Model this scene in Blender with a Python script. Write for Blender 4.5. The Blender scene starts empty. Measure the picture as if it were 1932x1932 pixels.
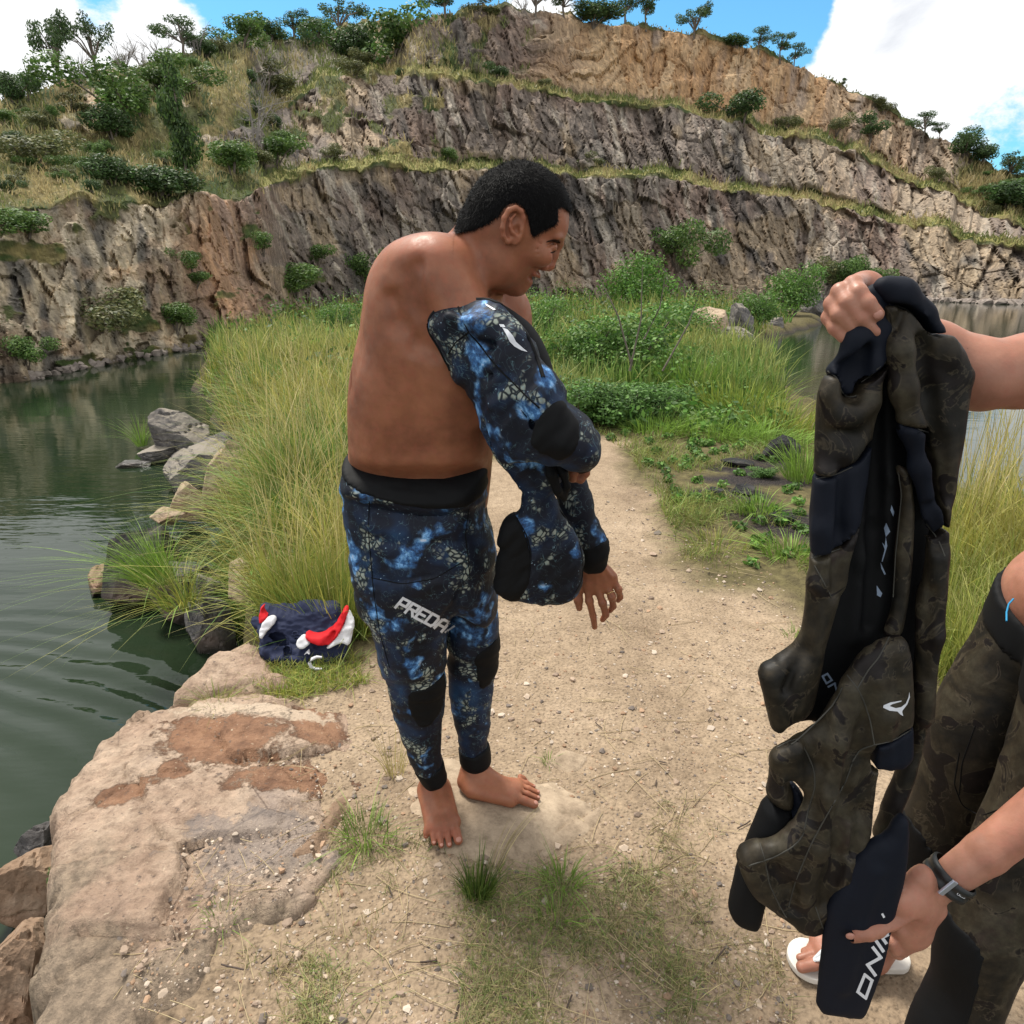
import bpy, math, random
import numpy as np
from mathutils import Vector, Matrix, Euler
from mathutils.bvhtree import BVHTree

# ------------------------------------------------------------------ camera, world, sun, exposure
SC = bpy.context.scene
COL = SC.collection
CAM_Z = 1.5
PITCH = math.radians(19.5)
FOC = 1259.0                      # focal length in units of 1/1932 of the picture width
cd = bpy.data.cameras.new('camera'); cam = bpy.data.objects.new('camera', cd); COL.objects.link(cam)
cam.location = (0, 0, CAM_Z); cam.rotation_euler = (math.radians(90) - PITCH, 0, 0)
cd.sensor_fit = 'HORIZONTAL'; cd.angle = 2 * math.atan(966 / FOC); cd.clip_start = 0.05; cd.clip_end = 3000
SC.camera = cam
SC.view_settings.view_transform = 'Standard'; SC.view_settings.look = 'None'
SC.view_settings.gamma = 1; SC.view_settings.exposure = 0.38
SC.view_settings.use_curve_mapping = False

cP, sP = math.cos(PITCH), math.sin(PITCH)
def ray(u, v):
    """direction (x, y, z) of a picture point; y is level and forward"""
    w = 966.0 - np.asarray(v, float)
    return np.stack(np.broadcast_arrays(np.asarray(u, float) - 966.0, FOC * cP + w * sP, w * cP - FOC * sP), -1)
def W(u, v, y):
    d = ray(u, v); return np.array([0, 0, CAM_Z]) + d * (np.asarray(y, float) / d[..., 1])[..., None]
def G0(u, v, z=0.0):
    d = ray(u, v); t = (z - CAM_Z) / d[..., 2]; return np.array([0, 0, CAM_Z]) + d * t[..., None]
def pix(p):
    p = np.asarray(p, float); x = p[..., 0]; y = p[..., 1]; z = p[..., 2] - CAM_Z
    dep = y * cP - z * sP; up = y * sP + z * cP
    return 966 + FOC * x / dep, 966 - FOC * up / dep

SUN_AZ, SUN_EL = math.radians(-38), math.radians(62)    # azimuth clockwise from +Y
sd = bpy.data.lights.new('sun', 'SUN'); sun = bpy.data.objects.new('sun', sd); COL.objects.link(sun)
sd.energy = 3.9; sd.angle = math.radians(15); sd.color = (1.0, 0.95, 0.86)
sv = Vector((math.sin(SUN_AZ) * math.cos(SUN_EL), math.cos(SUN_AZ) * math.cos(SUN_EL), math.sin(SUN_EL)))
sun.rotation_euler = sv.to_track_quat('Z', 'Y').to_euler()

world = bpy.data.worlds.new('World'); SC.world = world; world.use_nodes = True
def build_world():
    nt = world.node_tree; N = nt.nodes; L = nt.links; N.clear()
    out = N.new('ShaderNodeOutputWorld'); mix = N.new('ShaderNodeMixShader')
    sky = N.new('ShaderNodeTexSky'); sky.sky_type = 'NISHITA'; sky.sun_disc = False
    sky.sun_elevation = SUN_EL; sky.sun_rotation = SUN_AZ; sky.air_density = 1.0; sky.dust_density = 0.3; sky.ozone_density = 2.5
    bg1 = N.new('ShaderNodeBackground'); bg1.inputs[1].default_value = 0.13
    tint = N.new('ShaderNodeMix'); tint.data_type = 'RGBA'; tint.blend_type = 'MULTIPLY'; tint.inputs[0].default_value = 1
    tint.inputs[7].default_value = (0.55, 1.0, 1.05, 1)
    L.new(sky.outputs[0], tint.inputs[6]); L.new(tint.outputs[2], bg1.inputs[0])
    bg2 = N.new('ShaderNodeBackground'); bg2.inputs[1].default_value = 0.9
    tc = N.new('ShaderNodeTexCoord')
    def math_(op, a, b=None, c=None):
        n = N.new('ShaderNodeMath'); n.operation = op
        for i, x in enumerate((a, b, c)):
            if x is None: continue
            if isinstance(x, (int, float)): n.inputs[i].default_value = x
            else: L.new(x, n.inputs[i])
        return n.outputs[0]
    def blob(u, v, size_deg, wu=1.0):
        d = ray(u, v); d = d / np.linalg.norm(d)
        n = N.new('ShaderNodeVectorMath'); n.operation = 'DOT_PRODUCT'
        L.new(tc.outputs['Generated'], n.inputs[0]); n.inputs[1].default_value = tuple(d)
        m = N.new('ShaderNodeMapRange'); m.interpolation_type = 'SMOOTHSTEP'
        m.inputs[1].default_value = math.cos(math.radians(size_deg)); m.inputs[2].default_value = 1.0
        L.new(n.outputs['Value'], m.inputs[0]); return m.outputs[0]
    def noise(scale, detail, rough, loc=(0, 0, 0), dist=0.0):
        mp = N.new('ShaderNodeMapping'); mp.inputs[1].default_value = loc; mp.inputs[3].default_value = (1, 1, 1.7)
        L.new(tc.outputs['Generated'], mp.inputs[0])
        n = N.new('ShaderNodeTexNoise'); n.inputs['Scale'].default_value = scale
        n.inputs['Detail'].default_value = detail; n.inputs['Roughness'].default_value = rough
        n.inputs['Distortion'].default_value = dist
        L.new(mp.outputs[0], n.inputs['Vector']); return n.outputs['Fac']
    n1 = noise(3.4, 12, 0.66, (3.1, 1.7, 0.4), 0.2)
    cover = math_('ADD', n1, 0.17)
    for (u, v, s, k) in ((270, -30, 7, .5), (640, -40, 13, .75), (1390, -10, 8, .6), (1490, 70, 5, .4), (1880, 270, 6, .45), (1180, -10, 5, .3), (1290, 20, 5, .35)):
        cover = math_('SUBTRACT', cover, math_('MULTIPLY', blob(u, v, s), k))
    for (u, v, s, k) in ((1750, 100, 13, .35), (100, 40, 12, .3), (420, 30, 7, .3)):
        cover = math_('ADD', cover, math_('MULTIPLY', blob(u, v, s), k))
    ramp = N.new('ShaderNodeMapRange'); ramp.interpolation_type = 'SMOOTHSTEP'
    ramp.inputs[1].default_value = 0.44; ramp.inputs[2].default_value = 0.56
    L.new(cover, ramp.inputs[0])
    # grey undersides
    n2 = noise(4.0, 10, 0.62, (0.3, 5.2, 1.1), 0.3)
    grey = math_('MULTIPLY', math_('SUBTRACT', n2, 0.53), 3.4)
    for (u, v, s, k) in ((1660, 55, 6, .35), (1730, 90, 6.5, .38), (1800, 130, 6.5, .38), (1860, 170, 6.5, .42), (1900, 205, 5, .35)):
        grey = math_('ADD', grey, math_('MULTIPLY', blob(u, v, s), k))
    for (u, v, s, k) in ((1580, 190, 9, .9), (1930, 10, 7, 1.0), (100, 40, 15, .8), (1500, 20, 6, .6), (1740, 260, 6, .6)):
        grey = math_('SUBTRACT', grey, math_('MULTIPLY', blob(u, v, s), k))
    cr = N.new('ShaderNodeMix'); cr.data_type = 'RGBA'; cr.clamp_factor = True
    cr.inputs[6].default_value = (0.98, 0.99, 1.0, 1); cr.inputs[7].default_value = (0.44, 0.48, 0.57, 1)
    L.new(grey, cr.inputs[0]); L.new(cr.outputs[2], bg2.inputs[0])
    L.new(ramp.outputs[0], mix.inputs[0]); L.new(bg1.outputs[0], mix.inputs[1]); L.new(bg2.outputs[0], mix.inputs[2])
    L.new(mix.outputs[0], out.inputs[0])
build_world()

# ------------------------------------------------------------------ helpers
def smooth(x, a, b):
    t = np.clip((x - a) / (b - a), 0, 1); return t * t * (3 - 2 * t)
def hash_(ix, iy, iz, seed):
    h = (ix.astype(np.int64) * 374761393 + iy.astype(np.int64) * 668265263 + iz.astype(np.int64) * 2147483647 + seed * 974634777) & 0xFFFFFFFF
    h = ((h ^ (h >> 13)) * 1274126177) & 0xFFFFFFFF
    h = ((h ^ (h >> 16)) * 2246822519) & 0xFFFFFFFF
    return ((h ^ (h >> 15)) & 0xFFFFFF) / float(0xFFFFFF)
def vnoise(x, y, z=None, seed=0):
    """value noise, about -1..1"""
    x = np.asarray(x, float); y = np.asarray(y, float)
    z = np.zeros_like(x) if z is None else np.asarray(z, float)
    xi, yi, zi = np.floor(x), np.floor(y), np.floor(z)
    fx, fy, fz = x - xi, y - yi, z - zi
    fx = fx * fx * fx * (fx * (fx * 6 - 15) + 10); fy = fy * fy * fy * (fy * (fy * 6 - 15) + 10); fz = fz * fz * (3 - 2 * fz)
    r = 0
    flat = not np.any(z)
    for dz in ((0,) if flat else (0, 1)):
        wz = 1 if flat else (fz if dz else 1 - fz)
        for dy in (0, 1):
            wy = fy if dy else 1 - fy
            for dx in (0, 1):
                r = r + hash_(xi + dx, yi + dy, zi + dz, seed) * (fx if dx else 1 - fx) * wy * wz
    return r * 2 - 1
def fbm(x, y, z=None, o=4, seed=0, g=0.5):
    a = 1.0; s = 0; t = 0
    for i in range(o):
        f = 2.03 ** i
        s = s + a * vnoise(x * f + i * 17.3, y * f - i * 9.1, None if z is None else z * f + i * 3.3, seed + i); t += a; a *= g
    return s / t
def cells(x, y, seed=0, jit=0.9):
    """2-D cell noise: distance to the nearest and second cell, two random numbers of the nearest cell, offset from its centre"""
    xi, yi = np.floor(x), np.floor(y)
    f1 = np.full(x.shape, 9.0); f2 = np.full(x.shape, 9.0)
    r1 = np.zeros(x.shape); r2 = np.zeros(x.shape); ox = np.zeros(x.shape); oy = np.zeros(x.shape)
    z0 = np.zeros_like(xi)
    for dx in (-1, 0, 1):
        for dy in (-1, 0, 1):
            cx, cy = xi + dx, yi + dy
            a = hash_(cx, cy, z0, seed); b = hash_(cx, cy, z0 + 1, seed)
            px = cx + .5 + (a - .5) * jit; py = cy + .5 + (b - .5) * jit
            d = np.hypot(x - px, y - py)
            m = d < f1
            f2 = np.where(m, f1, np.minimum(f2, d))
            f1 = np.where(m, d, f1)
            r1 = np.where(m, hash_(cx, cy, z0 + 2, seed), r1); r2 = np.where(m, hash_(cx, cy, z0 + 3, seed), r2)
            ox = np.where(m, x - px, ox); oy = np.where(m, y - py, oy)
    return f1, f2, r1, r2, ox, oy
def poly_sd(px, py, poly):
    """signed distance to a 2-D polygon, positive inside"""
    poly = np.asarray(poly, float); n = len(poly)
    px = np.asarray(px, float); py = np.asarray(py, float)
    best = np.full(px.shape, 1e18); ins = np.zeros(px.shape, bool)
    for i in range(n):
        ax, ay = poly[i]; bx, by = poly[(i + 1) % n]
        ex, ey = bx - ax, by - ay; l2 = ex * ex + ey * ey + 1e-18
        t = np.clip(((px - ax) * ex + (py - ay) * ey) / l2, 0, 1)
        d = (px - ax - t * ex) ** 2 + (py - ay - t * ey) ** 2
        best = np.minimum(best, d)
        c = (ay > py) != (by > py)
        if ay != by:
            ins ^= c & (px < (bx - ax) * (py - ay) / (by - ay) + ax)
    d = np.sqrt(best); return np.where(ins, d, -d)

def mesh_np(name, verts, faces, mats=(), attrs=None, cols=None, shade=True, midx=None):
    """faces: (n,3) or (n,4) int array, or a list of such arrays"""
    me = bpy.data.meshes.new(name)
    fl = faces if isinstance(faces, list) else [faces]
    fl = [np.asarray(f, np.int32) for f in fl if len(f)]
    verts = np.ascontiguousarray(verts, np.float32)
    me.vertices.add(len(verts)); me.vertices.foreach_set('co', verts.ravel())
    nl = sum(f.size for f in fl); npo = sum(len(f) for f in fl)
    me.loops.add(nl); me.polygons.add(npo)
    me.loops.foreach_set('vertex_index', np.concatenate([f.ravel() for f in fl]))
    tot = np.concatenate([np.full(len(f), f.shape[1], np.int32) for f in fl])
    st = np.concatenate([[0], np.cumsum(tot)[:-1]]).astype(np.int32)
    me.polygons.foreach_set('loop_start', st)
    try: me.polygons.foreach_set('loop_total', tot)
    except Exception: pass
    if midx is not None: me.polygons.foreach_set('material_index', np.asarray(midx, np.int32))
    me.update(calc_edges=True)
    me.polygons.foreach_set('use_smooth', np.full(npo, bool(shade)))
    for k, a in (attrs or {}).items():
        at = me.attributes.new(k, 'FLOAT', 'POINT'); at.data.foreach_set('value', np.ascontiguousarray(a, np.float32))
    for k, a in (cols or {}).items():
        at = me.attributes.new(k, 'FLOAT_COLOR', 'POINT')
        c = np.ones((len(verts), 4), np.float32); c[:, :3] = a; at.data.foreach_set('color', c.ravel())
    for m in mats: me.materials.append(m)
    return me
def link(name, me, parent=None, label=None, cat=None, group=None, kind=None, loc=None):
    o = bpy.data.objects.new(name, me); COL.objects.link(o)
    if parent is not None: o.parent = parent
    if loc is not None: o.location = loc
    if label: o['label'] = label
    if cat: o['category'] = cat
    if group: o['group'] = group
    if kind: o['kind'] = kind
    return o
def copy_tree(o, parent=None):
    c = o.copy(); COL.objects.link(c); c.parent = parent
    for ch in o.children: copy_tree(ch, c)
    return c

class Mat:
    """small builder of node materials"""
    def __init__(s, name):
        s.m = bpy.data.materials.new(name); s.m.use_nodes = True
        s.nt = s.m.node_tree; s.N = s.nt.nodes; s.L = s.nt.links
        s.b = s.N['Principled BSDF']; s.out = s.N['Material Output']
        s.tc = s.N.new('ShaderNodeTexCoord')
    def set(s, sock, x, node=None):
        n = node or s.b; i = n.inputs[sock]
        if isinstance(x, (int, float)): i.default_value = x
        elif isinstance(x, tuple):
            i.default_value = x if len(x) != 3 or i.type == 'VECTOR' else (*x, 1)
        else: s.L.new(x, i)
    def node(s, t, **kw):
        n = s.N.new(t)
        for k, v in kw.items(): setattr(n, k, v)
        return n
    def vec(s, scale=(1, 1, 1), loc=(0, 0, 0), rot=(0, 0, 0), src='Object'):
        n = s.N.new('ShaderNodeMapping'); n.inputs[1].default_value = loc; n.inputs[2].default_value = rot; n.inputs[3].default_value = scale
        s.L.new(s.tc.outputs[src], n.inputs[0]); return n.outputs[0]
    def noise(s, scale, detail=4, rough=0.5, vec=None, dist=0.0, out='Fac'):
        n = s.N.new('ShaderNodeTexNoise'); n.inputs['Scale'].default_value = scale; n.inputs['Detail'].default_value = detail
        n.inputs['Roughness'].default_value = rough; n.inputs['Distortion'].default_value = dist
        s.L.new(vec if vec is not None else s.tc.outputs['Object'], n.inputs['Vector']); return n.outputs[out]
    def voro(s, scale, feature='F1', vec=None, out='Distance', rnd=1.0):
        n = s.N.new('ShaderNodeTexVoronoi'); n.feature = feature; n.inputs['Scale'].default_value = scale
        n.inputs['Randomness'].default_value = rnd
        s.L.new(vec if vec is not None else s.tc.outputs['Object'], n.inputs['Vector']); return n.outputs[out]
    def m2(s, op, a, b=None, c=None, clamp=False):
        n = s.N.new('ShaderNodeMath'); n.operation = op; n.use_clamp = clamp
        for i, x in enumerate((a, b, c)):
            if x is not None: s.set(i, x, n)
        return n.outputs[0]
    def rng(s, x, a, b, c=0.0, d=1.0, sm=True):
        n = s.N.new('ShaderNodeMapRange'); n.interpolation_type = 'SMOOTHSTEP' if sm else 'LINEAR'
        s.set(0, x, n); n.inputs[1].default_value = a; n.inputs[2].default_value = b; n.inputs[3].default_value = c; n.inputs[4].default_value = d
        return n.outputs[0]
    def mix(s, f, a, b, mode='MIX'):
        n = s.N.new('ShaderNodeMix'); n.data_type = 'RGBA'; n.blend_type = mode
        s.set(0, f, n)
        for i, x in ((6, a), (7, b)):
            if isinstance(x, tuple): n.inputs[i].default_value = (*x[:3], 1)
            else: s.L.new(x, n.inputs[i])
        return n.outputs[2]
    def ramp(s, f, pts):
        n = s.N.new('ShaderNodeValToRGB'); e = n.color_ramp.elements
        e[0].position, e[0].color = pts[0][0], (*pts[0][1], 1); e[1].position, e[1].color = pts[-1][0], (*pts[-1][1], 1)
        for p, c in pts[1:-1]:
            k = e.new(p); k.color = (*c, 1)
        s.set(0, f, n); return n.outputs[0]
    def attr(s, name, out='Fac'):
        n = s.N.new('ShaderNodeAttribute'); n.attribute_name = name; return n.outputs[out]
    def bump(s, h, strength=0.5, dist=0.01, prev=None):
        n = s.N.new('ShaderNodeBump'); n.inputs['Strength'].default_value = strength; n.inputs['Distance'].default_value = dist
        s.L.new(h, n.inputs['Height'])
        if prev is not None: s.L.new(prev, n.inputs['Normal'])
        s.L.new(n.outputs[0], s.b.inputs['Normal']); return n.outputs[0]
    def rough(s, x, spec=None):
        s.set('Roughness', x)
        if spec is not None: s.set('Specular IOR Level', spec)

def leaf_mat(name, tint=(1, 1, 1), trans=0.35):
    M = Mat(name); c = M.attr('col', 'Color')
    n = M.noise(3.0, 2)
    c = M.mix(1.0, c, M.ramp(n, [(0.3, (0.7 * tint[0], 0.7 * tint[1], 0.7 * tint[2])), (0.7, (1.2 * tint[0], 1.2 * tint[1], 1.2 * tint[2]))]), 'MULTIPLY')
    M.set('Base Color', c); M.rough(0.55, 0.3)
    t = M.N.new('ShaderNodeBsdfTranslucent'); M.L.new(c, t.inputs[0])
    mx = M.N.new('ShaderNodeMixShader'); mx.inputs[0].default_value = trans
    M.L.new(M.b.outputs[0], mx.inputs[1]); M.L.new(t.outputs[0], mx.inputs[2]); M.L.new(mx.outputs[0], M.out.inputs[0])
    return M.m
# ------------------------------------------------------------------ quarry cliff
WZ = -1.0
def uvc(tab, ref=None):
    """picture curve (u, v) as (azimuth, tangent of elevation)"""
    t = np.array(tab, float); d = ray(t[:, 0], t[:, 1]); h = np.hypot(d[:, 0], d[:, 1])
    return np.arctan2(d[:, 0], d[:, 1]), d[:, 2] / h
def azu(tab, v=450):
    t = np.array(tab, float); d = ray(t[:, 0], np.full(len(t), v)); return np.arctan2(d[:, 0], d[:, 1]), t[:, 1]
NA, secs = 980, []
az = np.linspace(math.radians(-54), math.radians(50), NA)
def cu(tab): a, t = uvc(tab); o = np.argsort(a); return np.interp(az, a[o], t[o])
def cr(tab): a, t = azu(tab); return np.interp(az, a, t)
vA = [(-300, 420), (0, 400), (150, 372), (225, 385), (300, 375), (375, 358), (450, 372), (520, 345), (600, 314), (800, 313), (1000, 318), (1300, 340), (1500, 376), (1700, 416), (1850, 458), (1932, 478), (2300, 540)]
vA2 = [(-300, 390), (0, 372), (150, 345), (300, 345), (450, 345), (520, 322), (600, 301), (800, 300), (1000, 307), (1300, 330), (1500, 365), (1700, 404), (1850, 446), (1932, 467), (2300, 534)]
vB = [(-300, 320), (0, 300), (300, 268), (450, 240), (560, 190), (600, 148), (700, 138), (800, 142), (966, 160), (1166, 194), (1366, 224), (1466, 250), (1616, 290), (1716, 335), (1816, 382), (1932, 440), (2300, 525)]
vB2 = [(-300, 290), (0, 270), (300, 225), (450, 190), (560, 166), (600, 136), (700, 128), (800, 131), (966, 152), (1166, 186), (1366, 213), (1466, 238), (1616, 278), (1716, 322), (1816, 370), (1932, 430), (2300, 516)]
vS = [(-300, 250), (0, 198), (100, 168), (200, 134), (300, 112), (400, 88), (500, 66), (600, 57), (750, 36), (850, 22), (966, 14), (1066, 24), (1166, 45), (1266, 57), (1366, 77), (1466, 107), (1566, 152), (1666, 202), (1766, 257), (1841, 297), (1932, 332), (2300, 480)]
R0 = cr([(-1400, 15), (-400, 19), (0, 21), (370, 28), (440, 30), (500, 33), (540, 40), (700, 49), (966, 60), (1300, 72), (1500, 80), (1650, 84), (1800, 83), (1932, 79), (2500, 74)])
lf = 1 - smooth(cr([(-3000, -3000), (5000, 5000)]), 430, 620)      # 1 on the left flank
kA = 1.12 + 0 * lf; kA2 = 1.18 + .04 * lf; kB = 1.30 + .28 * lf; kB2 = 1.37 + .3 * lf; kS = 1.48 + .62 * lf
tA, tA2, tB, tB2, tS = cu(vA), cu(vA2), cu(vB), cu(vB2), cu(vS)
t0 = (WZ - CAM_Z) / R0
tU = (WZ - 1.2 - CAM_Z) / R0
keys = [(tU, R0 * .995), (t0, R0), (tA, R0 * kA), (tA2, R0 * kA2), (tB, R0 * kB), (tB2, R0 * kB2), (tS, R0 * kS), (tS * .93, R0 * kS * 1.25), (tS * .5 - .05, R0 * kS * 1.7)]
nrow = [3, 122, 8, 88, 8, 88, 6, 3]
T, RR, ROCK, SEC = [], [], [], []
for k in range(8):
    n = nrow[k]
    for j in range(n + (k == 7)):
        f = j / n
        T.append(keys[k][0] * (1 - f) + keys[k + 1][0] * f)
        # faces: steeper at the top, flaring at the foot
        g = f ** (1.35 if k in (1, 3, 5) else 1)
        g = f * .5 + g * .5
        RR.append(keys[k][1] * (1 - g) + keys[k + 1][1] * g); SEC.append(k + f)
T, RR = np.array(T), np.array(RR); SEC = np.array(SEC)[:, None] + 0 * az[None, :]
NR = len(T)
AZ = az[None, :] + 0 * T
LF = lf[None, :] + 0 * T
U_ = (966 + FOC * cP * np.tan(AZ))            # rough picture column
Wn = fbm(AZ * 9, T * 14, o=4, seed=5)
# wander of the ledges
jig = fbm(AZ * 30, SEC * 0 + 2.0, o=4, seed=9) * .006 + fbm(AZ * 120, SEC * 0, o=2, seed=19) * .0025
T = T + jig * np.clip(SEC - 1, 0, 1) * np.clip((6.6 - SEC), .35, 1)
k = SEC.astype(int); f = SEC - k
face = np.where(k == 1, smooth(f, -.2, .03) * (1 - smooth(f, .96, 1.0)), 0) + np.where((k == 3) | (k == 5), smooth(f, 0, .08) * (1 - smooth(f, .94, 1.0)), 0) + np.where(k == 0, 1, 0)
# vegetated flank at the left, shrubby far right
ns1 = fbm(AZ * 22, T * 30, o=5, seed=33)
slopeveg = np.where(k >= 2, smooth(U_ + 60 * Wn, 640, 520), 0)
slopeveg = np.maximum(slopeveg, np.where(k >= 5, smooth(U_ + 120 * Wn, 1660, 1760), 0))
slopeveg = np.maximum(slopeveg, np.where(k >= 5, smooth(U_ + 80 * Wn, 960, 800) * .6, 0))
slopeveg = np.maximum(slopeveg, np.where(k >= 3, smooth(U_ + 80 * Wn, 1790, 1880) * .9, 0))
patch = smooth(ns1, .22, .42)                       # rock showing through the scrub
rockm = face * (1 - slopeveg * (1 - .8 * patch))
# creepers and ledge grass spreading over rock
low = (k == 3) & (U_ > 540) & (U_ < 860)
creep = smooth(fbm(AZ * 26 + 3, T * 38, o=5, seed=71), .12, .3)
cw = np.where(U_ < 560, .75, .22); cw = np.where(low, .75, cw); cw = np.where((k == 5) & (U_ < 1000), .6, cw)
cw = np.where((k == 1) & (f < .3) & (U_ < 800), 1.0, cw)
rockm = rockm * (1 - creep * cw)
# rock relief
S = 70.0
A_, E_ = AZ * S, T * S
w1 = fbm(A_ * .5, E_ * .5, o=3, seed=2) * .35
left = smooth(U_, 560, 440)
orange = np.where(k == 5, smooth(U_ + 50 * Wn, 960, 1080), 0) * (1 - smooth(U_, 1500, 1700))
shear = .34 * (1 - left) * (1 - orange)
ax = A_ + shear * E_ + w1; ey = E_ + .8 * w1
def facet(sx, sy, seed):
    f1, f2, r1, r2, ox, oy = cells(ax / sx, ey / sy, seed)
    return (r1 - .5) * 1.1 + ox * (r2 - .5) * 2.4 + oy * (r1 * 7 % 1 - .5) * 1.6, f2 - f1, r1, r2
big, e1, c1, c1b = facet(3.6, 6.5, 11)
mid, e2, c2, c2b = facet(1.25, 3.0, 12)
mid_l, e2l, c2l, c2lb = facet(1.35, 2.9, 14)
sml, e3, c3, c3b = facet(.55, 1.25, 13)
f1t, f2t, rt1, rt2, oxt, oyt = cells(ax / .26, ey / .6, 15); tiny = (rt1 - .5) * .14 + oxt * (rt2 - .5) * .3
mm = mid * (1 - left) + mid_l * left
crack = np.minimum(smooth(e2, 0, .10) * (1 - left) + (.75 + .25 * smooth(e2l, 0, .06)) * left, smooth(e3, -.02, .07) * .5 + .5)
disp = .75 * big + (.60 + .16 * left) * mm + .34 * sml + .35 * fbm(A_ * .12, E_ * .15, o=3, seed=8) * 3 + (crack - 1) * .30 + fbm(ax * 3, ey * 3, o=3, seed=45) * .08 + tiny
strata = vnoise(A_ * .05 + 4, E_ * 1.1 + w1 * 2, seed=62) * .3 * orange
disp = disp * (1 - .35 * orange) + strata
soft = fbm(A_ * .35, E_ * .5, o=5, seed=50) * 1.1 + fbm(A_ * 1.2, E_ * 1.6, o=3, seed=51) * .35
damp = np.clip(np.minimum(SEC * 1.5, (7.2 - SEC)), 0.0, 1)
D = (rockm * disp + (1 - rockm) * soft) * damp * (RR / S)
ss = np.sin(AZ); cc = np.cos(AZ)
nh = np.where(face > .3, .95, .35); nv = np.where(face > .3, .25, .6)
Rf = RR - D * nh
PX, PY, PZ = ss * Rf, cc * Rf, CAM_Z + T * RR + D * nv
PZ = np.where(k == 0, CAM_Z + T * RR, PZ)
cv = np.stack([PX, PY, PZ], -1).reshape(-1, 3)
ii = np.arange(NR * NA).reshape(NR, NA)
cf = np.stack([ii[:-1, :-1], ii[:-1, 1:], ii[1:, 1:], ii[1:, :-1]], -1).reshape(-1, 4)
# colours of the stone
def C(*c): return np.array(c)[None, None, :]
def mixc(a, b, t): return a + (b - a) * t[..., None]
st = fbm(ax * 1.6, ey * .22, o=4, seed=81)          # run-off streaks
st2 = fbm(ax * .6 + 9, ey * .12, o=3, seed=82)
buff = mixc(C(.36, .295, .21), C(.60, .51, .38), c2lb); buff = mixc(buff, C(.24, .20, .15), smooth(st, .0, .5) * .8)
buff = mixc(buff, C(.10, .095, .09), smooth(st2, .12, .42) * .85)
buff = mixc(buff, C(.42, .27, .16), smooth(fbm(A_ * .4, E_ * .4, o=3, seed=88), .1, .5) * .4)
dark = mixc(C(.105, .086, .074), C(.23, .19, .16), c2b * .6 + c3 * .4); dark = mixc(dark, C(.20, .135, .105), smooth(fbm(A_ * .16, E_ * .16, o=3, seed=90), -.1, .4) * .6)
dark = mixc(dark, C(.46, .41, .34), smooth(st, .12, .42) * .6); dark = mixc(dark, C(.055, .052, .05), smooth(st2, .1, .45) * .75); dark = mixc(dark, C(.38, .29, .19), smooth(fbm(ax * .35 + 4, ey * .3, o=4, seed=93), .12, .4) * .55)
dark = mixc(dark, C(.30, .24, .17), smooth(c1b, .8, .95) * .5)
org = mixc(C(.36, .215, .11), C(.48, .34, .205), c2b); org = mixc(org, C(.26, .21, .18), smooth(st2, -.05, .25) * .7); org = mixc(org, C(.17, .13, .11), smooth(st, .2, .5) * .5)
low_l = smooth(U_ + 40 * Wn, 460, 520)
colr = mixc(buff, dark, low_l)
corner = np.exp(-((U_ - 490 - 60 * Wn) / 60) ** 2) * (k == 1); colr = mixc(colr, mixc(C(.40, .24, .14), C(.33, .23, .18), c2b), np.clip(corner, 0, 1))
colr = colr * (.86 + .28 * c3)[..., None]; colr = mixc(colr, org, orange * smooth(f + .25 * Wn, -.1, .05))
mixed = np.where((k >= 3) & (U_ > 1450), .35, 0); colr = mixc(colr, C(.27, .22, .18), mixed)
wet = smooth(PZ - WZ, .35, .05) * (k <= 1); colr = mixc(colr, colr * .45, wet)
vegn = fbm(AZ * 30 + 7, T * 44, o=4, seed=101)
vc = mixc(C(.075, .085, .032), C(.20, .165, .07), smooth(vegn, -.15, .35)); vc = mixc(vc, C(.05, .075, .022), smooth(fbm(AZ * 50, T * 60, o=3, seed=102), .0, .4))
bench = ((k == 2) | (k == 4)) & (U_ > 560); vc = np.where(bench[..., None], C(.20, .19, .065), vc)
colr = mixc(vc, colr, smooth(rockm, .25, .5))
Mc = Mat('quarry_stone')
c = Mc.attr('col', 'Color'); rk = Mc.attr('rock')
vv = Mc.vec((1, 1, .35))
n1 = Mc.noise(2.2, 9, .65, vv); n2 = Mc.noise(9, 6, .6)
c = Mc.mix(1, c, Mc.ramp(n1, [(.3, (.50, .49, .47)), (.5, (.95, .95, .95)), (.70, (1.6, 1.55, 1.45))]), 'MULTIPLY')
c = Mc.mix(.5, c, Mc.ramp(n2, [(.35, (.7, .7, .7)), (.65, (1.3, 1.3, 1.3))]), 'MULTIPLY')
Mc.set('Base Color', c); Mc.rough(.92, .2)
Mc.bump(Mc.m2('ADD', n1, Mc.m2('MULTIPLY', Mc.noise(5, 8, .7, Mc.vec((1, 1, .5))), .6)), .7, .22)
cliff_me = mesh_np('quarry_cliff', cv, cf[:, ::-1], [Mc.m], {'rock': rockm.ravel()}, {'col': colr.reshape(-1, 3)}, shade=False)
cliff = link('quarry_hillside', cliff_me, kind='structure')
cliff['label'] = 'terraced quarry rock face with grassy benches behind the water'
cliff_bvh = BVHTree.FromPolygons([tuple(x) for x in cv[::1].tolist()], cf[:, ::-1].tolist()) if False else None

def on_cliff(u, v):
    """where the sight line through a picture point meets the hillside (nearest grid vertex)"""
    d = ray(u, v); a = math.atan2(d[0], d[1]); t = d[2] / math.hypot(d[0], d[1])
    j = int(np.clip((a - az[0]) / (az[1] - az[0]), 0, NA - 1)); colt = (PZ[:, j] - CAM_Z) / np.hypot(PX[:, j], PY[:, j])
    hit = np.where((colt[5:-10] >= t))[0]
    i = 5 + (hit[0] if len(hit) else NR - 13 - 5)
    return np.array([PX[i, j], PY[i, j], PZ[i, j]])

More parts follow.
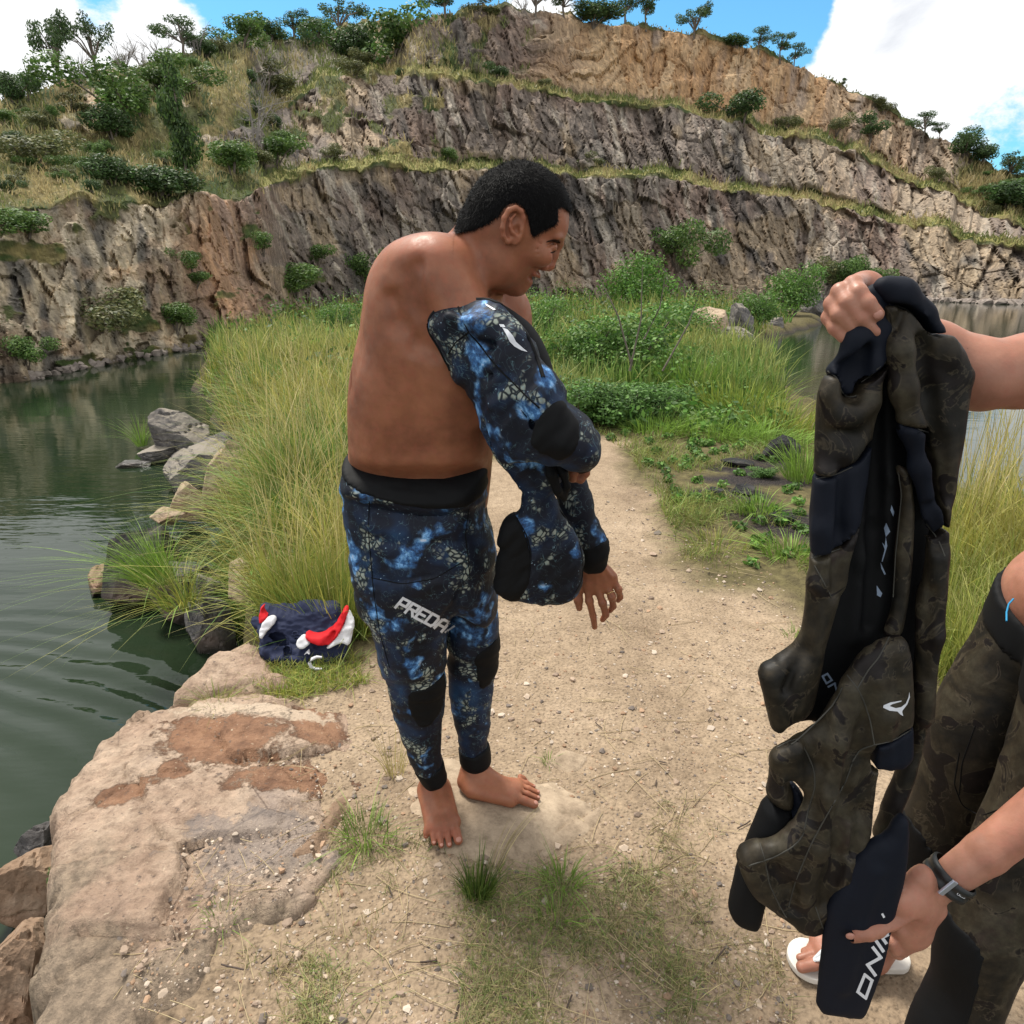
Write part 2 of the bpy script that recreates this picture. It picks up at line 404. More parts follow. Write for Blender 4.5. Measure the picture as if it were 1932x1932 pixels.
# ------------------------------------------------------------------ water
Mw = Mat('lake_water')
Mw.set('Base Color', Mw.mix(Mw.rng(Mw.noise(.25, 2), .35, .65), (.010, .020, .009), (.020, .032, .017)))
Mw.rough(.03, .5); Mw.set('IOR', 1.33)
wt = Mw.node('ShaderNodeTexWave', wave_type='RINGS', rings_direction='SPHERICAL'); wt.inputs['Scale'].default_value = 1.55
wt.inputs['Distortion'].default_value = 4.0; wt.inputs['Detail'].default_value = 2; wt.inputs['Detail Scale'].default_value = .7
Mw.L.new(Mw.vec(loc=(4.1, -.3, 0)), wt.inputs['Vector'])
sepx = Mw.node('ShaderNodeSeparateXYZ'); Mw.L.new(Mw.tc.outputs['Object'], sepx.inputs[0])
nearm = Mw.m2('MULTIPLY', Mw.rng(sepx.outputs[1], 3.2, 5.2, 1, 0), 1.0)
nearm2 = Mw.rng(sepx.outputs[1], 2.3, 3.3, 0.12, 1)
rings = Mw.m2('MULTIPLY', Mw.m2('MULTIPLY', wt.outputs['Fac'], nearm), nearm2)
rp = Mw.noise(1.6, 4, .55, Mw.vec((.35, 1.6, 1), rot=(0, 0, .15)))
rp2 = Mw.noise(7, 3, .5, Mw.vec((.5, 1.5, 1)))
h = Mw.m2('ADD', Mw.m2('MULTIPLY', rings, .42), Mw.m2('ADD', Mw.m2('MULTIPLY', rp, Mw.rng(sepx.outputs[1], 5, 14, .40, .14)), Mw.m2('MULTIPLY', rp2, .06)))
Mw.bump(h, .55, .055)
n = 60
gx = np.linspace(-90, 140, n); gy = np.linspace(-30, 150, n); GX, GY = np.meshgrid(gx, gy)
wi = np.arange(n * n).reshape(n, n)
water = link('lake_water', mesh_np('lake_water', np.stack([GX, GY, GX * 0 + WZ], -1).reshape(-1, 3), np.stack([wi[:-1, :-1], wi[:-1, 1:], wi[1:, 1:], wi[1:, :-1]], -1).reshape(-1, 4), [Mw.m]), kind='structure')
water['label'] = 'still green quarry lake reflecting the rock face'

# ------------------------------------------------------------------ ground: the spit of land between the two arms of the lake
SHORE = [(-.9, -3.2), (-.92, .6), (-1.02, 1.05), (-1.14, 1.35), (-1.26, 1.62), (-1.28, 1.95), (-1.14, 2.25), (-1.06, 2.6), (-1.4, 3.3), (-1.65, 4.1), (-2.1, 4.9), (-2.5, 6.8), (-3.4, 9.2), (-4.9, 12), (-7.5, 17), (-9.3, 22), (-13, 28.5), (-19, 33), (-30, 50), (-30, 95), (40, 110), (30, 85), (16, 60), (19, 43), (15.5, 36), (9.2, 27), (7.7, 23), (6.2, 18), (4.75, 13), (4.1, 9), (3.8, 6), (3.6, 4.2), (3.3, 2.5), (3.1, 0), (3.1, -3.2)]
DIRT = [G0(*p)[:2] for p in ((820, 1010), (900, 880), (1020, 845), (1120, 828), (1185, 838), (1200, 900), (1235, 950), (1260, 1060), (1330, 1110), (1450, 1110), (1560, 1180), (1600, 1300), (1780, 1340), (1900, 1380), (2400, 1500))] + [np.array(p) for p in ((2.6, -3), (-.9, -3))] + [G0(*p)[:2] for p in ((60, 1932), (110, 1560), (300, 1400), (420, 1290), (500, 1240), (680, 1240), (740, 1200))]
def ground_h(x, y, fine=True):
    sdv = poly_sd(x, y, SHORE) + fbm(x * .9, y * .9, o=3, seed=201) * np.clip(.06 * y, .03, .45)
    base = -.55 * smooth(y, 9, 26) - .10 * smooth(y, 3.5, 7) * smooth(x, .5, 3)
    wdt = np.clip(.10 + .22 * (y - 2.3), .22, 1.1)
    z = base + (-1.45 - base) * (1 - smooth(sdv, -wdt * .9, wdt * .35))
    z = z + .05 * fbm(x * .8, y * .8, o=3, seed=202) * smooth(np.hypot(x, y), .5, 4)
    if fine:
        z = z + .012 * fbm(x * 5, y * 5, o=4, seed=203) + .0022 * fbm(x * 45, y * 45, o=3, seed=204)
        # wheel-like ruts along the path
        rut = np.exp(-((x - .62 - .12 * (y - 2)) / .10) ** 2) + .7 * np.exp(-((x - 1.0 - .1 * (y - 2)) / .09) ** 2)
        z = z + .006 * fbm(x * 11, y * 11, o=4, seed=207, g=.6) - .016 * rut * smooth(y, 1.2, 1.8) * (1 - smooth(y, 4.5, 6))
    return z
NGA, NGR = 470, 430
ga = np.linspace(math.radians(-64), math.radians(60), NGA); gr = .35 * (110 / .35) ** (np.linspace(0, 1, NGR) ** 1.0)
GA, GR = np.meshgrid(ga, gr)
gX, gY = np.sin(GA) * GR, np.cos(GA) * GR - .15
gZ = ground_h(gX, gY)
gd = poly_sd(gX, gY, DIRT) + .12 * fbm(gX * 2.2, gY * 2.2, o=4, seed=210) * np.clip(gY * .5, .5, 2)
dirt = smooth(gd, -.12, .14)
Mg = Mat('ground_earth')
d_ = Mg.attr('dirt')
na = Mg.noise(1.4, 6, .6); nb = Mg.noise(14, 6, .65); nc = Mg.noise(90, 4, .6); vr = Mg.voro(75); vr2 = Mg.voro(160)
sand = Mg.ramp(na, [(.3, (.205, .150, .100)), (.5, (.29, .218, .148)), (.7, (.35, .268, .188))])
sand = Mg.mix(.8, sand, Mg.ramp(nb, [(.3, (.72, .70, .68)), (.5, (1, 1, 1)), (.72, (1.2, 1.2, 1.2))]), 'MULTIPLY')
sand = Mg.mix(.55, sand, Mg.ramp(nc, [(.32, (.45, .43, .42)), (.5, (1, 1, 1)), (.7, (1.4, 1.38, 1.35))]), 'MULTIPLY')
sand = Mg.mix(Mg.rng(Mg.voro(38, out='Distance'), .12, .06), sand, Mg.mix(Mg.noise(30, 1), (.16, .12, .10), (.50, .40, .30)))
soil = Mg.ramp(nb, [(.3, (.055, .045, .025)), (.6, (.13, .11, .05)), (.8, (.20, .18, .09))])
c = Mg.mix(d_, soil, sand)
char = Mg.attr('char'); c = Mg.mix(char, c, Mg.mix(Mg.rng(nc, .4, .7), (.016, .015, .016), (.07, .055, .05)))
geo = Mg.node('ShaderNodeNewGeometry'); sp = Mg.node('ShaderNodeSeparateXYZ'); Mg.L.new(geo.outputs['Position'], sp.inputs[0])
c = Mg.mix(Mg.rng(sp.outputs[2], WZ + .02, WZ + .22, 1, 0), c, (.06, .05, .04))
Mg.set('Base Color', c); Mg.rough(.95, .15)
hh = Mg.m2('ADD', Mg.m2('MULTIPLY', nb, .8), Mg.m2('ADD', Mg.m2('MULTIPLY', nc, .5), Mg.m2('MULTIPLY', Mg.rng(vr, 0, .5, 1, 0), .55)))
Mg.bump(hh, .8, .010)
CHAR = [(1430, 905, .50, .30), (1500, 868, .5, .28), (1375, 940, .40, .22), (1480, 985, .45, .3), (1400, 885, .4, .2), (1545, 1010, .4, .3), (1300, 770, .6, .3)]
char = np.zeros_like(gX)
for (u, v, rx, ry) in CHAR:
    p = G0(u, v, -.03); dd = np.hypot((gX - p[0]) / rx, (gY - p[1]) / ry) + .5 * fbm(gX * 4, gY * 4, o=3, seed=220); char = np.maximum(char, smooth(dd, 1.1, .55))
gi = np.arange(NGA * NGR).reshape(NGR, NGA)
gf = np.stack([gi[:-1, :-1], gi[:-1, 1:], gi[1:, 1:], gi[1:, :-1]], -1).reshape(-1, 4)
gzc = gZ.ravel()[gf].max(1); gf = gf[gzc > WZ - .42]
ground = link('ground', mesh_np('ground', np.stack([gX, gY, gZ], -1).reshape(-1, 3), gf[:, ::-1], [Mg.m], {'dirt': dirt.ravel(), 'char': char.ravel()}), kind='structure')
ground['label'] = 'sandy path and grassy spit of land between two arms of the lake'
def on_ground(u, v, off=0.0):
    z = 0.0
    for _ in range(6):
        p = G0(u, v, z); z = float(ground_h(np.array([p[0]]), np.array([p[1]]))[0])
    return np.array([p[0], p[1], z + off])
# ------------------------------------------------------------------ rocks
rng = np.random.default_rng(7)
def ico(sub):
    import bmesh
    bm = bmesh.new(); bmesh.ops.create_icosphere(bm, subdivisions=sub, radius=1)
    v = np.array([x.co[:] for x in bm.verts]); f = np.array([[y.index for y in x.verts] for x in bm.faces]); bm.free(); return v, f
ICO = {k: ico(k) for k in (1, 2, 4, 5)}
def boulder_mesh(name, size, seed, mat, sub=5, cuts=22, rough=.045, flat=.0):
    v, f = ICO[sub]; v = v.copy(); r = np.random.default_rng(seed)
    for _ in range(cuts):
        n = r.normal(size=3); n /= np.linalg.norm(n); d = r.uniform(.50, .84)
        s = v @ n; v = v - np.outer(np.maximum(s - d, 0) * .95, n)
    if flat: v[:, 2] = np.minimum(v[:, 2], flat + .05 * fbm(v[:, 0] * 3, v[:, 1] * 3, o=3, seed=seed))
    nn = v / np.linalg.norm(v, axis=1, keepdims=True)
    dd = fbm(v[:, 0] * 1.7 + seed, v[:, 1] * 1.7, v[:, 2] * 1.7, o=5, seed=seed, g=.55) * rough * 1.6 - np.abs(fbm(v[:, 0] * 3 + seed, v[:, 1] * 3, v[:, 2] * 3.6, o=4, seed=seed + 5)) * rough * 1.2
    lay = np.abs(((v[:, 2] + v[:, 0] * .25) * 3.1 + fbm(v[:, 0] * 2, v[:, 1] * 2, v[:, 2] * 2, o=2, seed=seed) * .5) % 1 - .5)
    dd = dd - smooth(lay, .08, .0) * .05
    v = v + nn * dd[:, None]
    return mesh_np(name, v * (np.array(size) / 2), f, [mat], shade=False)
def stone_mat(name, a, b, c3, rust=0.0, tip=None, wetz=True):
    M = Mat(name); n1 = M.noise(3.5, 7, .62); n2 = M.noise(18, 6, .65); n3 = M.noise(1.3, 3, .5)
    c = M.ramp(n1, [(.3, a), (.5, b), (.72, c3)])
    c = M.mix(.8, c, M.ramp(n2, [(.3, (.62, .62, .62)), (.7, (1.35, 1.35, 1.35))]), 'MULTIPLY')
    if rust: c = M.mix(M.m2('MULTIPLY', M.rng(n3, .52, .66), rust), c, (.25, .12, .06))
    geo = M.node('ShaderNodeNewGeometry'); sp = M.node('ShaderNodeSeparateXYZ'); M.L.new(geo.outputs['Position'], sp.inputs[0])
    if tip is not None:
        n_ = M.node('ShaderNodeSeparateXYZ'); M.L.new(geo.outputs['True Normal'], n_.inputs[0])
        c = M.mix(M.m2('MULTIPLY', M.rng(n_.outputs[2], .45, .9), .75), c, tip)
    c = M.mix(M.rng(M.m2('ADD', sp.outputs[2], M.m2('MULTIPLY', n2, .1)), WZ + .05, WZ + .17, 1, 0), c, (.03, .028, .022))
    M.set('Base Color', c); M.rough(M.rng(sp.outputs[2], WZ + .03, WZ + .2, .35, .9), .3)
    M.bump(M.m2('ADD', n2, M.m2('MULTIPLY', n1, .8)), .9, .02); return M.m
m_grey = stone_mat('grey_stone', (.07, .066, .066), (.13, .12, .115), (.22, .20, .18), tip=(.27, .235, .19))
m_dark = stone_mat('dark_stone', (.045, .043, .045), (.10, .093, .09), (.17, .155, .145), .3)
m_tan = stone_mat('tan_stone', (.22, .16, .11), (.38, .29, .20), (.50, .40, .29), .5)
m_rust = stone_mat('rusty_stone', (.13, .08, .05), (.24, .16, .105), (.34, .26, .19), .5)
m_char = stone_mat('charred_lump', (.008, .008, .009), (.02, .02, .021), (.06, .055, .05))
DEP = lambda p: p[1] * cP - (p[2] - CAM_Z) * sP
def rock(u, v, wpx, hpx, mat, label, seed, zb=None, name='boulder', sink=.25, dy=1.0, rot=0.0, group=None, cat='rock', flat=0.0, tilt=0.0):
    p = on_ground(u, v) if zb is None else G0(u, v, zb)
    s = DEP(p) / FOC; w, h = wpx * s * 1.15, hpx * s * 1.4
    me = boulder_mesh(name, (w, w * dy, h * (1 + sink)), seed, mat, flat=flat)
    o = link(name, me, None, label, cat, group); o.location = (p[0], p[1] + w * dy * .3, p[2] + h * (.5 - sink * .8)); o.rotation_euler = (tilt * .5, tilt, rot)
    return o
ROCKS = [
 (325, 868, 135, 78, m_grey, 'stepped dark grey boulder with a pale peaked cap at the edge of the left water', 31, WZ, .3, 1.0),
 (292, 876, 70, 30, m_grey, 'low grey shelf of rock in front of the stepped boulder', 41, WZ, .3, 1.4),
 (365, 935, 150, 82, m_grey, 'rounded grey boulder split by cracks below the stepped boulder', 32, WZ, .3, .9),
 (425, 955, 110, 95, m_tan, 'pale tan boulder half hidden by grass right of the cracked boulder', 33, -.75, .3, 1.0),
 (400, 870, 95, 45, m_dark, 'dark wedge of rock tucked behind the pale tan boulder', 39, -.75, .3, 1.0),
 (245, 883, 74, 12, m_dark, 'thin dark sliver of rock just breaking the water surface', 34, WZ, .5, .5),
 (305, 990, 60, 30, m_tan, 'small pale stone at the foot of the grassy left bank', 35, -.8, .3, 1.0),
 (345, 975, 80, 60, m_tan, 'buff ledge stone under overhanging green grass', 48, -.85, .3, 1.0),
 (195, 1120, 100, 55, m_rust, 'low brownish boulder lying in the water left of the bank', 36, WZ, .35, 1.1),
 (258, 1150, 135, 125, m_dark, 'dark wet boulder with a straight edge below the drooping grass tuft', 37, WZ, .3, 1.0),
 (335, 1180, 150, 105, m_dark, 'dark boulder wedged at the waterline under the bank', 38, WZ, .3, 1.0),
 (385, 1205, 95, 130, m_grey, 'tall grey block standing at the corner of the bank left of the shirt', 42, WZ, .3, .9),
 (395, 1235, 90, 100, m_dark, 'dark block below the tall grey block beside the water', 46, WZ, .3, .8),
 (460, 1150, 90, 80, m_tan, 'pale cream boulder among grass behind the folded shirt', 43, -.35, .3, 1.0),
 (62, 1655, 92, 82, m_dark, 'speckled brown boulder in the water beside the big slab', 44, WZ, .3, 1.0),
 (20, 1760, 130, 120, m_rust, 'rust stained rock low on the left edge of the view', 45, WZ + .05, .4, 1.2),
 (25, 1930, 150, 170, m_rust, 'brown rock face below the slab in the bottom left corner', 47, WZ + .1, .4, 1.2),
 (1345, 655, 92, 62, m_tan, 'sunlit tan boulder among the grass right of the path', 51, -.6, .3, 1.0),
 (1400, 640, 66, 66, m_grey, 'fractured grey boulder beside the tan boulder at the right bank', 52, -.6, .3, 1.0),
 (1392, 660, 66, 40, m_grey, 'angular grey stone in front of the fractured boulder', 57, -.6, .3, 1.0),
 (1452, 628, 74, 34, m_grey, 'flat topped pale rock jutting into the right water', 53, WZ, .3, .8),
 (1538, 602, 52, 48, m_grey, 'grey boulder at the far tip of the spit beside the leafy bush', 54, WZ, .3, .8),
 (1262, 785, 62, 26, m_tan, 'tan stone in the burnt patch under green grass', 55, None, .3, .9),
 (1485, 870, 74, 40, m_char, 'charred black lump of burnt wood in the grass beside the hanging suit', 61, None, .2, .9),
 (1395, 882, 55, 12, m_char, 'flat black piece of burnt debris left of the charred lump', 62, None, .2, .9),
 (1355, 938, 42, 14, m_char, 'small black burnt lump nearest the path', 63, None, .2, .9),
 (1410, 935, 60, 16, m_char, 'scattered black embers in the middle of the burnt patch', 64, None, .2, .9),
 (1478, 990, 60, 14, m_char, 'black ash heap low beside the hanging suit', 65, None, .2, .9),
]
for i, (u, v, w, h, m, lab, sd_, zb, sink, dy) in enumerate(ROCKS):
    rock(u, v, w, h, m, lab, sd_, zb, name='boulder' if m is not m_char else 'charred_lump', sink=sink, dy=dy, rot=(i * 1.3) % 1 - .5, cat='rock' if m is not m_char else 'charcoal', flat=.55 if h < 40 else 0)
# far shoreline rubble under the right wall
mrub = Mat('rubble'); mrub.set('Base Color', mrub.ramp(mrub.noise(4, 5, .6), [(.3, (.12, .10, .09)), (.7, (.34, .29, .25))])); mrub.rough(.9, .2)
rv, rf, nv_ = [], [], 0
for i in range(700):
    a = rng.uniform(math.radians(-36), math.radians(44)); j = int((a - az[0]) / (az[1] - az[0])); Rr = R0[j] - rng.uniform(-1.2, .4) * R0[j] / 80
    s = rng.uniform(.12, .5) ** 1.3 * R0[j] / 60 * 1.2
    v, f = ICO[1]; q = v * (np.array([1, 1, .7]) * s) + rng.normal(size=v.shape) * .18 * s + [math.sin(a) * Rr, math.cos(a) * Rr, WZ + .02 + rng.uniform(-.02, .1)]
    rv.append(q); rf.append(f + nv_); nv_ += len(v)
link('shoreline_rubble', mesh_np('shoreline_rubble', np.concatenate(rv), np.concatenate(rf), [mrub.m], shade=False), None, 'broken stones along the foot of the quarry walls', 'rubble', kind='stuff')

# the big slab in the left foreground, and the two set in the path
def slab(name, polyp, label, hgt, res, side, seed, mat, z0=-.03, buried=None, edge=.05, rghn=1.0):
    P = np.array([G0(*p, z0)[:2] for p in polyp])
    lo, hi = P.min(0) - .25, P.max(0) + .25
    xs = np.arange(lo[0], hi[0], res); ys = np.arange(lo[1], hi[1], res); X, Y = np.meshgrid(xs, ys)
    s = poly_sd(X, Y, P) + (.085 if side > 1.3 else .045) * fbm(X * 4, Y * 4, o=5, seed=seed, g=.6) + .008 * fbm(X * 20, Y * 20, o=3, seed=seed)
    zt = ground_h(X, Y, False)
    zt = np.maximum(zt, -.015) if side else zt
    top = zt * .3 + hgt * smooth(s, -.01, edge) + rghn * (.026 * fbm(X * 2.5, Y * 2.5, o=4, seed=seed + 1) + .011 * fbm(X * 11, Y * 11, o=5, seed=seed + 2, g=.6))
    f1, f2, r1, r2, ox, oy = cells(X * 3.1 + .6 * fbm(X * 3, Y * 3, o=2, seed=3), Y * 4.3, seed + 4)
    top = top + rghn * ((r1 - .5) * .038 + ox * (r2 - .5) * .05 - .014 * smooth(f2 - f1, .04, 0))
    if buried is not None: top = top - buried(X, Y, s)
    Z = top - side * (smooth(-s, -.012, .035) * .22 + smooth(-s, .02, .16) * .78) - (0 if side else .12 * smooth(-s, 0, .1))
    st = smooth(fbm(X * 3.3 + 5, Y * 3.3, o=5, seed=seed + 6, g=.6), .02, .16)
    i_ = np.arange(X.size).reshape(X.shape); F = np.stack([i_[:-1, :-1], i_[:-1, 1:], i_[1:, 1:], i_[1:, :-1]], -1).reshape(-1, 4)
    ok = (Z.ravel()[F].max(1) > (WZ - .2 if side else -.2)) & ((s.ravel()[F].max(1)) > (-.16 if side else -.08)); F = F[ok]
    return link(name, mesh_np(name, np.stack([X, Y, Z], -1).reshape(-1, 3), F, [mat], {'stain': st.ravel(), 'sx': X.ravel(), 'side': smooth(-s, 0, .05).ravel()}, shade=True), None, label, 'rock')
Ms = Mat('slab_stone'); n1 = Ms.noise(2.3, 6, .6); n2 = Ms.noise(13, 7, .7); n3 = Ms.noise(55, 5, .65)
c = Ms.ramp(n1, [(.25, (.24, .185, .155)), (.42, (.40, .285, .21)), (.56, (.47, .355, .265)), (.75, (.29, .235, .21))])
c = Ms.mix(.9, c, Ms.ramp(n2, [(.25, (.42, .40, .40)), (.45, (.92, .90, .88)), (.58, (1.05, 1.05, 1.05)), (.75, (1.4, 1.36, 1.32))]), 'MULTIPLY')
n4 = Ms.noise(30, 8, .75); c = Ms.mix(.8, c, Ms.ramp(n4, [(.35, (.55, .52, .50)), (.5, (1, 1, 1)), (.68, (1.25, 1.22, 1.2))]), 'MULTIPLY')
cr_ = Ms.voro(3.2, 'DISTANCE_TO_EDGE', Ms.vec((1, 1.5, 1))); nz_ = Ms.noise(2.2, 3)
c = Ms.mix(Ms.m2('MULTIPLY', Ms.rng(Ms.m2('ADD', cr_, Ms.m2('MULTIPLY', n2, .04)), .034, .020), Ms.rng(nz_, .45, .6, 0, .6)), c, (.10, .07, .055))
# worn clear of its crust: two red-brown patches with ragged rims
def patch_mask(M, pts, rag=.5):
    acc = None
    for (x, y, rx, ry, ro) in pts:
        v_ = M.vec((1, 1, 0)); n_ = M.node('ShaderNodeMapping'); n_.vector_type = 'TEXTURE'; n_.inputs[1].default_value = (x, y, 0); n_.inputs[2].default_value = (0, 0, ro); n_.inputs[3].default_value = (rx, ry, 1)
        M.L.new(v_, n_.inputs[0]); ln = M.node('ShaderNodeVectorMath', operation='LENGTH'); M.L.new(n_.outputs[0], ln.inputs[0])
        d = M.m2('ADD', ln.outputs['Value'], M.m2('MULTIPLY', M.m2('SUBTRACT', n2, .5), rag * 4))
        d = M.m2('ADD', d, M.m2('MULTIPLY', M.m2('SUBTRACT', n1, .5), rag * 3)); d = M.m2('ADD', d, M.m2('MULTIPLY', M.m2('SUBTRACT', n4, .5), rag * 2.2))
        m = M.rng(d, .82, 1.10, 1, 0); acc = m if acc is None else M.m2('MAXIMUM', acc, m)
    return acc
RP = []
for (u, v, ru, rv_, ro) in ((430, 1425, 125, 52, -.25), (560, 1490, 120, 40, .12), (600, 1390, 40, 50, .5), (245, 1535, 55, 24, .5), (335, 1495, 34, 18, 0), (30, 1600, 1, 1, 0)):
    p = G0(u, v, -.02); q = G0(u + ru, v, -.02); r_ = G0(u, v - rv_, -.02); RP.append((p[0], p[1], abs(q[0] - p[0]), abs(r_[1] - p[1]), ro))
rm = patch_mask(Ms, RP[:5])
c = Ms.mix(Ms.m2('MULTIPLY', rm, .88), c, Ms.ramp(n2, [(.3, (.13, .065, .04)), (.5, (.27, .14, .08)), (.7, (.38, .21, .12))]))
gp = G0(520, 1620, -.02); c = Ms.mix(Ms.m2('MULTIPLY', patch_mask(Ms, [(gp[0], gp[1], .22, .13, 0)]), .5), c, (.25, .225, .215))
wp = G0(480, 1370, -.02); c = Ms.mix(Ms.m2('MULTIPLY', patch_mask(Ms, [(wp[0], wp[1], .26, .05, -.1)]), .8), c, (.60, .48, .36))
c = Ms.mix(Ms.m2('MULTIPLY', Ms.rng(n3, .60, .68), .8), c, (.13, .10, .085))
c = Ms.mix(Ms.m2('MULTIPLY', Ms.rng(Ms.noise(70, 3, .6), .66, .72), .8), c, (.62, .5, .36))
sepp = Ms.node('ShaderNodeSeparateXYZ'); Ms.L.new(Ms.tc.outputs['Object'], sepp.inputs[0])
nd = Ms.noise(3.2, 6, .65, Ms.vec(loc=(2, 5, 0)))
dm = Ms.rng(Ms.m2('ADD', Ms.m2('MULTIPLY', sepp.outputs[1], -1.0), Ms.m2('MULTIPLY', nd, 1.6)), -.52, -.30)
c = Ms.mix(Ms.m2('MULTIPLY', dm, .85), c, Ms.mix(Ms.rng(n4, .35, .65), (.17, .135, .10), (.36, .28, .20)))
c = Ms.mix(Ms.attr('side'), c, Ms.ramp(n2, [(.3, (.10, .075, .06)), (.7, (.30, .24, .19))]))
Ms.set('Base Color', c); Ms.rough(.92, .2)
Ms.bump(Ms.m2('ADD', Ms.m2('MULTIPLY', n2, 1.2), Ms.m2('ADD', Ms.m2('MULTIPLY', n4, .9), Ms.m2('MULTIPLY', rm, -.25))), 1.0, .020)
slab('rock_slab', [(-40, 2150), (40, 1932), (72, 1800), (100, 1660), (112, 1545), (170, 1460), (245, 1385), (330, 1352), (470, 1338), (560, 1332), (660, 1345), (700, 1400), (690, 1480), (700, 1560), (640, 1640), (560, 1720), (420, 1830), (300, 1960), (250, 2150)],
     'huge flat pinkish slab with red brown worn patches at the lower left', .05, .011, 1.35, 301, Ms.m,
     buried=lambda X, Y, s: .075 * smooth(X + .45 * Y + .10 * fbm(X * 3, Y * 3, o=4, seed=333), -.05, .42))
slab('rock_slab', [(318, 1345), (345, 1315), (410, 1262), (470, 1222), (500, 1240), (530, 1290), (620, 1300), (600, 1325), (500, 1330)],
     'smaller buff rock ledge at the water just in front of the folded shirt', .045, .01, 1.2, 351, Ms.m, buried=lambda X, Y, s: .07 * smooth(X, -.95, -.78))
Mf = Mat('foot_stone'); n1 = Mf.noise(5, 7, .65); n2 = Mf.noise(26, 6, .7)
c = Mf.ramp(n1, [(.3, (.24, .18, .125)), (.5, (.37, .285, .20)), (.7, (.47, .37, .265))]); c = Mf.mix(.8, c, Mf.ramp(n2, [(.3, (.5, .48, .46)), (.55, (1, 1, 1)), (.75, (1.2, 1.2, 1.2))]), 'MULTIPLY')
Mf.set('Base Color', c); Mf.rough(.9, .2); Mf.bump(Mf.m2('ADD', n1, n2), .8, .012)
slab('rock_slab', [(770, 1490), (830, 1430), (940, 1455), (1050, 1455), (1120, 1500), (1125, 1540), (1080, 1570), (1010, 1610), (940, 1630), (860, 1625), (790, 1570)],
     'pale flat stone set in the path under the feet of the man', .018, .008, 0, 361, Mf.m, z0=0, edge=.09, rghn=.5)
slab('rock_slab', [(1010, 1436), (1060, 1420), (1095, 1432), (1080, 1450), (1030, 1450)],
     'small pale stone just above the flat stone under the feet', .014, .006, 0, 371, Mf.m, z0=0, edge=.05, rghn=.4)
slab('rock_slab', [(520, 1640), (600, 1560), (645, 1510), (660, 1530), (610, 1600), (560, 1650)],
     'narrow orange ridge of rock running diagonally beside the big slab', .028, .006, 0, 381, m_rust, z0=0, edge=.04, rghn=.7)

# ------------------------------------------------------------------ grass
def blades(name, P, H, Wd, seg=3, droop=.5, spread=.35, colA=(.1, .15, .03), colB=(.3, .28, .09), mixv=None, mat=None, label='', wind=(0, 0), seed=1, colT=None, cat='grass', jit=.35):
    """P base points (n,3), H heights, Wd widths"""
    r = np.random.default_rng(seed); n = len(P)
    th = r.uniform(0, 2 * np.pi, n); ld = np.stack([np.cos(th), np.sin(th)], 1) * (np.minimum(np.abs(r.normal(size=n)), 1.7) * spread)[:, None] + np.array(wind)[None]
    cv_ = droop * r.uniform(.2, 1.4, n)
    ph = r.uniform(0, np.pi, n); side = np.stack([np.cos(ph), np.sin(ph)], 1)
    verts = np.zeros((n, 2 * seg + 1, 3), np.float32)
    for k in range(seg + 1):
        t = k / seg
        hor = ld * (H * (t * .6 + cv_ * t * t))[:, None]
        ln = np.hypot(*ld.T)
        z = H * (t - .33 * cv_ * ln * 1.3 * t * t)
        c_ = np.stack([P[:, 0] + hor[:, 0], P[:, 1] + hor[:, 1], P[:, 2] + z - (.03 * H if k == 0 else 0)], 1)
        if k == seg: verts[:, 2 * seg] = c_
        else:
            w = (Wd * (1 - .55 * t) * .5)[:, None] * np.concatenate([side, np.zeros((n, 1))], 1)
            verts[:, 2 * k] = c_ - w; verts[:, 2 * k + 1] = c_ + w
    nv = 2 * seg + 1; base = (np.arange(n) * nv)[:, None]
    q = [base + np.array([2 * k, 2 * k + 1, 2 * k + 3, 2 * k + 2])[None] for k in range(seg - 1)]
    tr = base + np.array([2 * seg - 2, 2 * seg - 1, 2 * seg])[None]
    m = r.uniform(0, 1, n) if mixv is None else np.clip(mixv + r.normal(size=n) * jit * .5, 0, 1)
    c_ = np.array(colA)[None] * (1 - m[:, None]) + np.array(colB)[None] * m[:, None]
    c_ = c_ * r.uniform(.7, 1.3, (n, 1))
    cc_ = np.repeat(c_[:, None], nv, 1)
    if colT is not None: cc_[:, -1] = cc_[:, -1] * .4 + np.array(colT) * .6
    return verts.reshape(-1, 3), [np.concatenate(q).astype(np.int32) if q else np.zeros((0, 4), np.int32), tr.astype(np.int32)], cc_.reshape(-1, 3)
m_grass = leaf_mat('grass_blade', trans=.3)
m_leaf = leaf_mat('leaf', trans=.3)
def grass_obj(name, P, H, Wd, label=None, cat=None, kind=None, parent=None, group=None, mat=None, **kw):
    v, f, c = blades(name, P, H, Wd, **kw)
    return link(name, mesh_np(name, v, f, [mat or m_grass], None, {'col': c}, shade=True), parent, label, cat, group, kind)
def scatter(poly, n, z=0.0, seed=0, rmin=0):
    """points on the ground inside a picture outline, even in picture area"""
    r = np.random.default_rng(seed); P = np.array(poly, float); lo, hi = P.min(0), P.max(0); out = []
    while sum(map(len, out)) < n:
        q = r.uniform(lo, hi, (n * 3, 2)); q = q[poly_sd(q[:, 0], q[:, 1], P) > 0]; out.append(q)
    q = np.concatenate(out)[:n]
    zz = np.zeros(n)
    for _ in range(5):
        g = G0(q[:, 0], q[:, 1], zz); zz = ground_h(g[:, 0], g[:, 1], False)
    g[:, 2] = zz; ok = zz > WZ + .02
    return g[ok], q[ok]
def clumpy(g, amount, sc, seed, thr=0.0):
    nn = fbm(g[:, 0] * sc, g[:, 1] * sc, o=3, seed=seed); return nn > thr
YG, GR_, DG, STRAW, LIME = (.38, .35, .08), (.15, .25, .045), (.055, .11, .025), (.55, .46, .24), (.24, .38, .06)

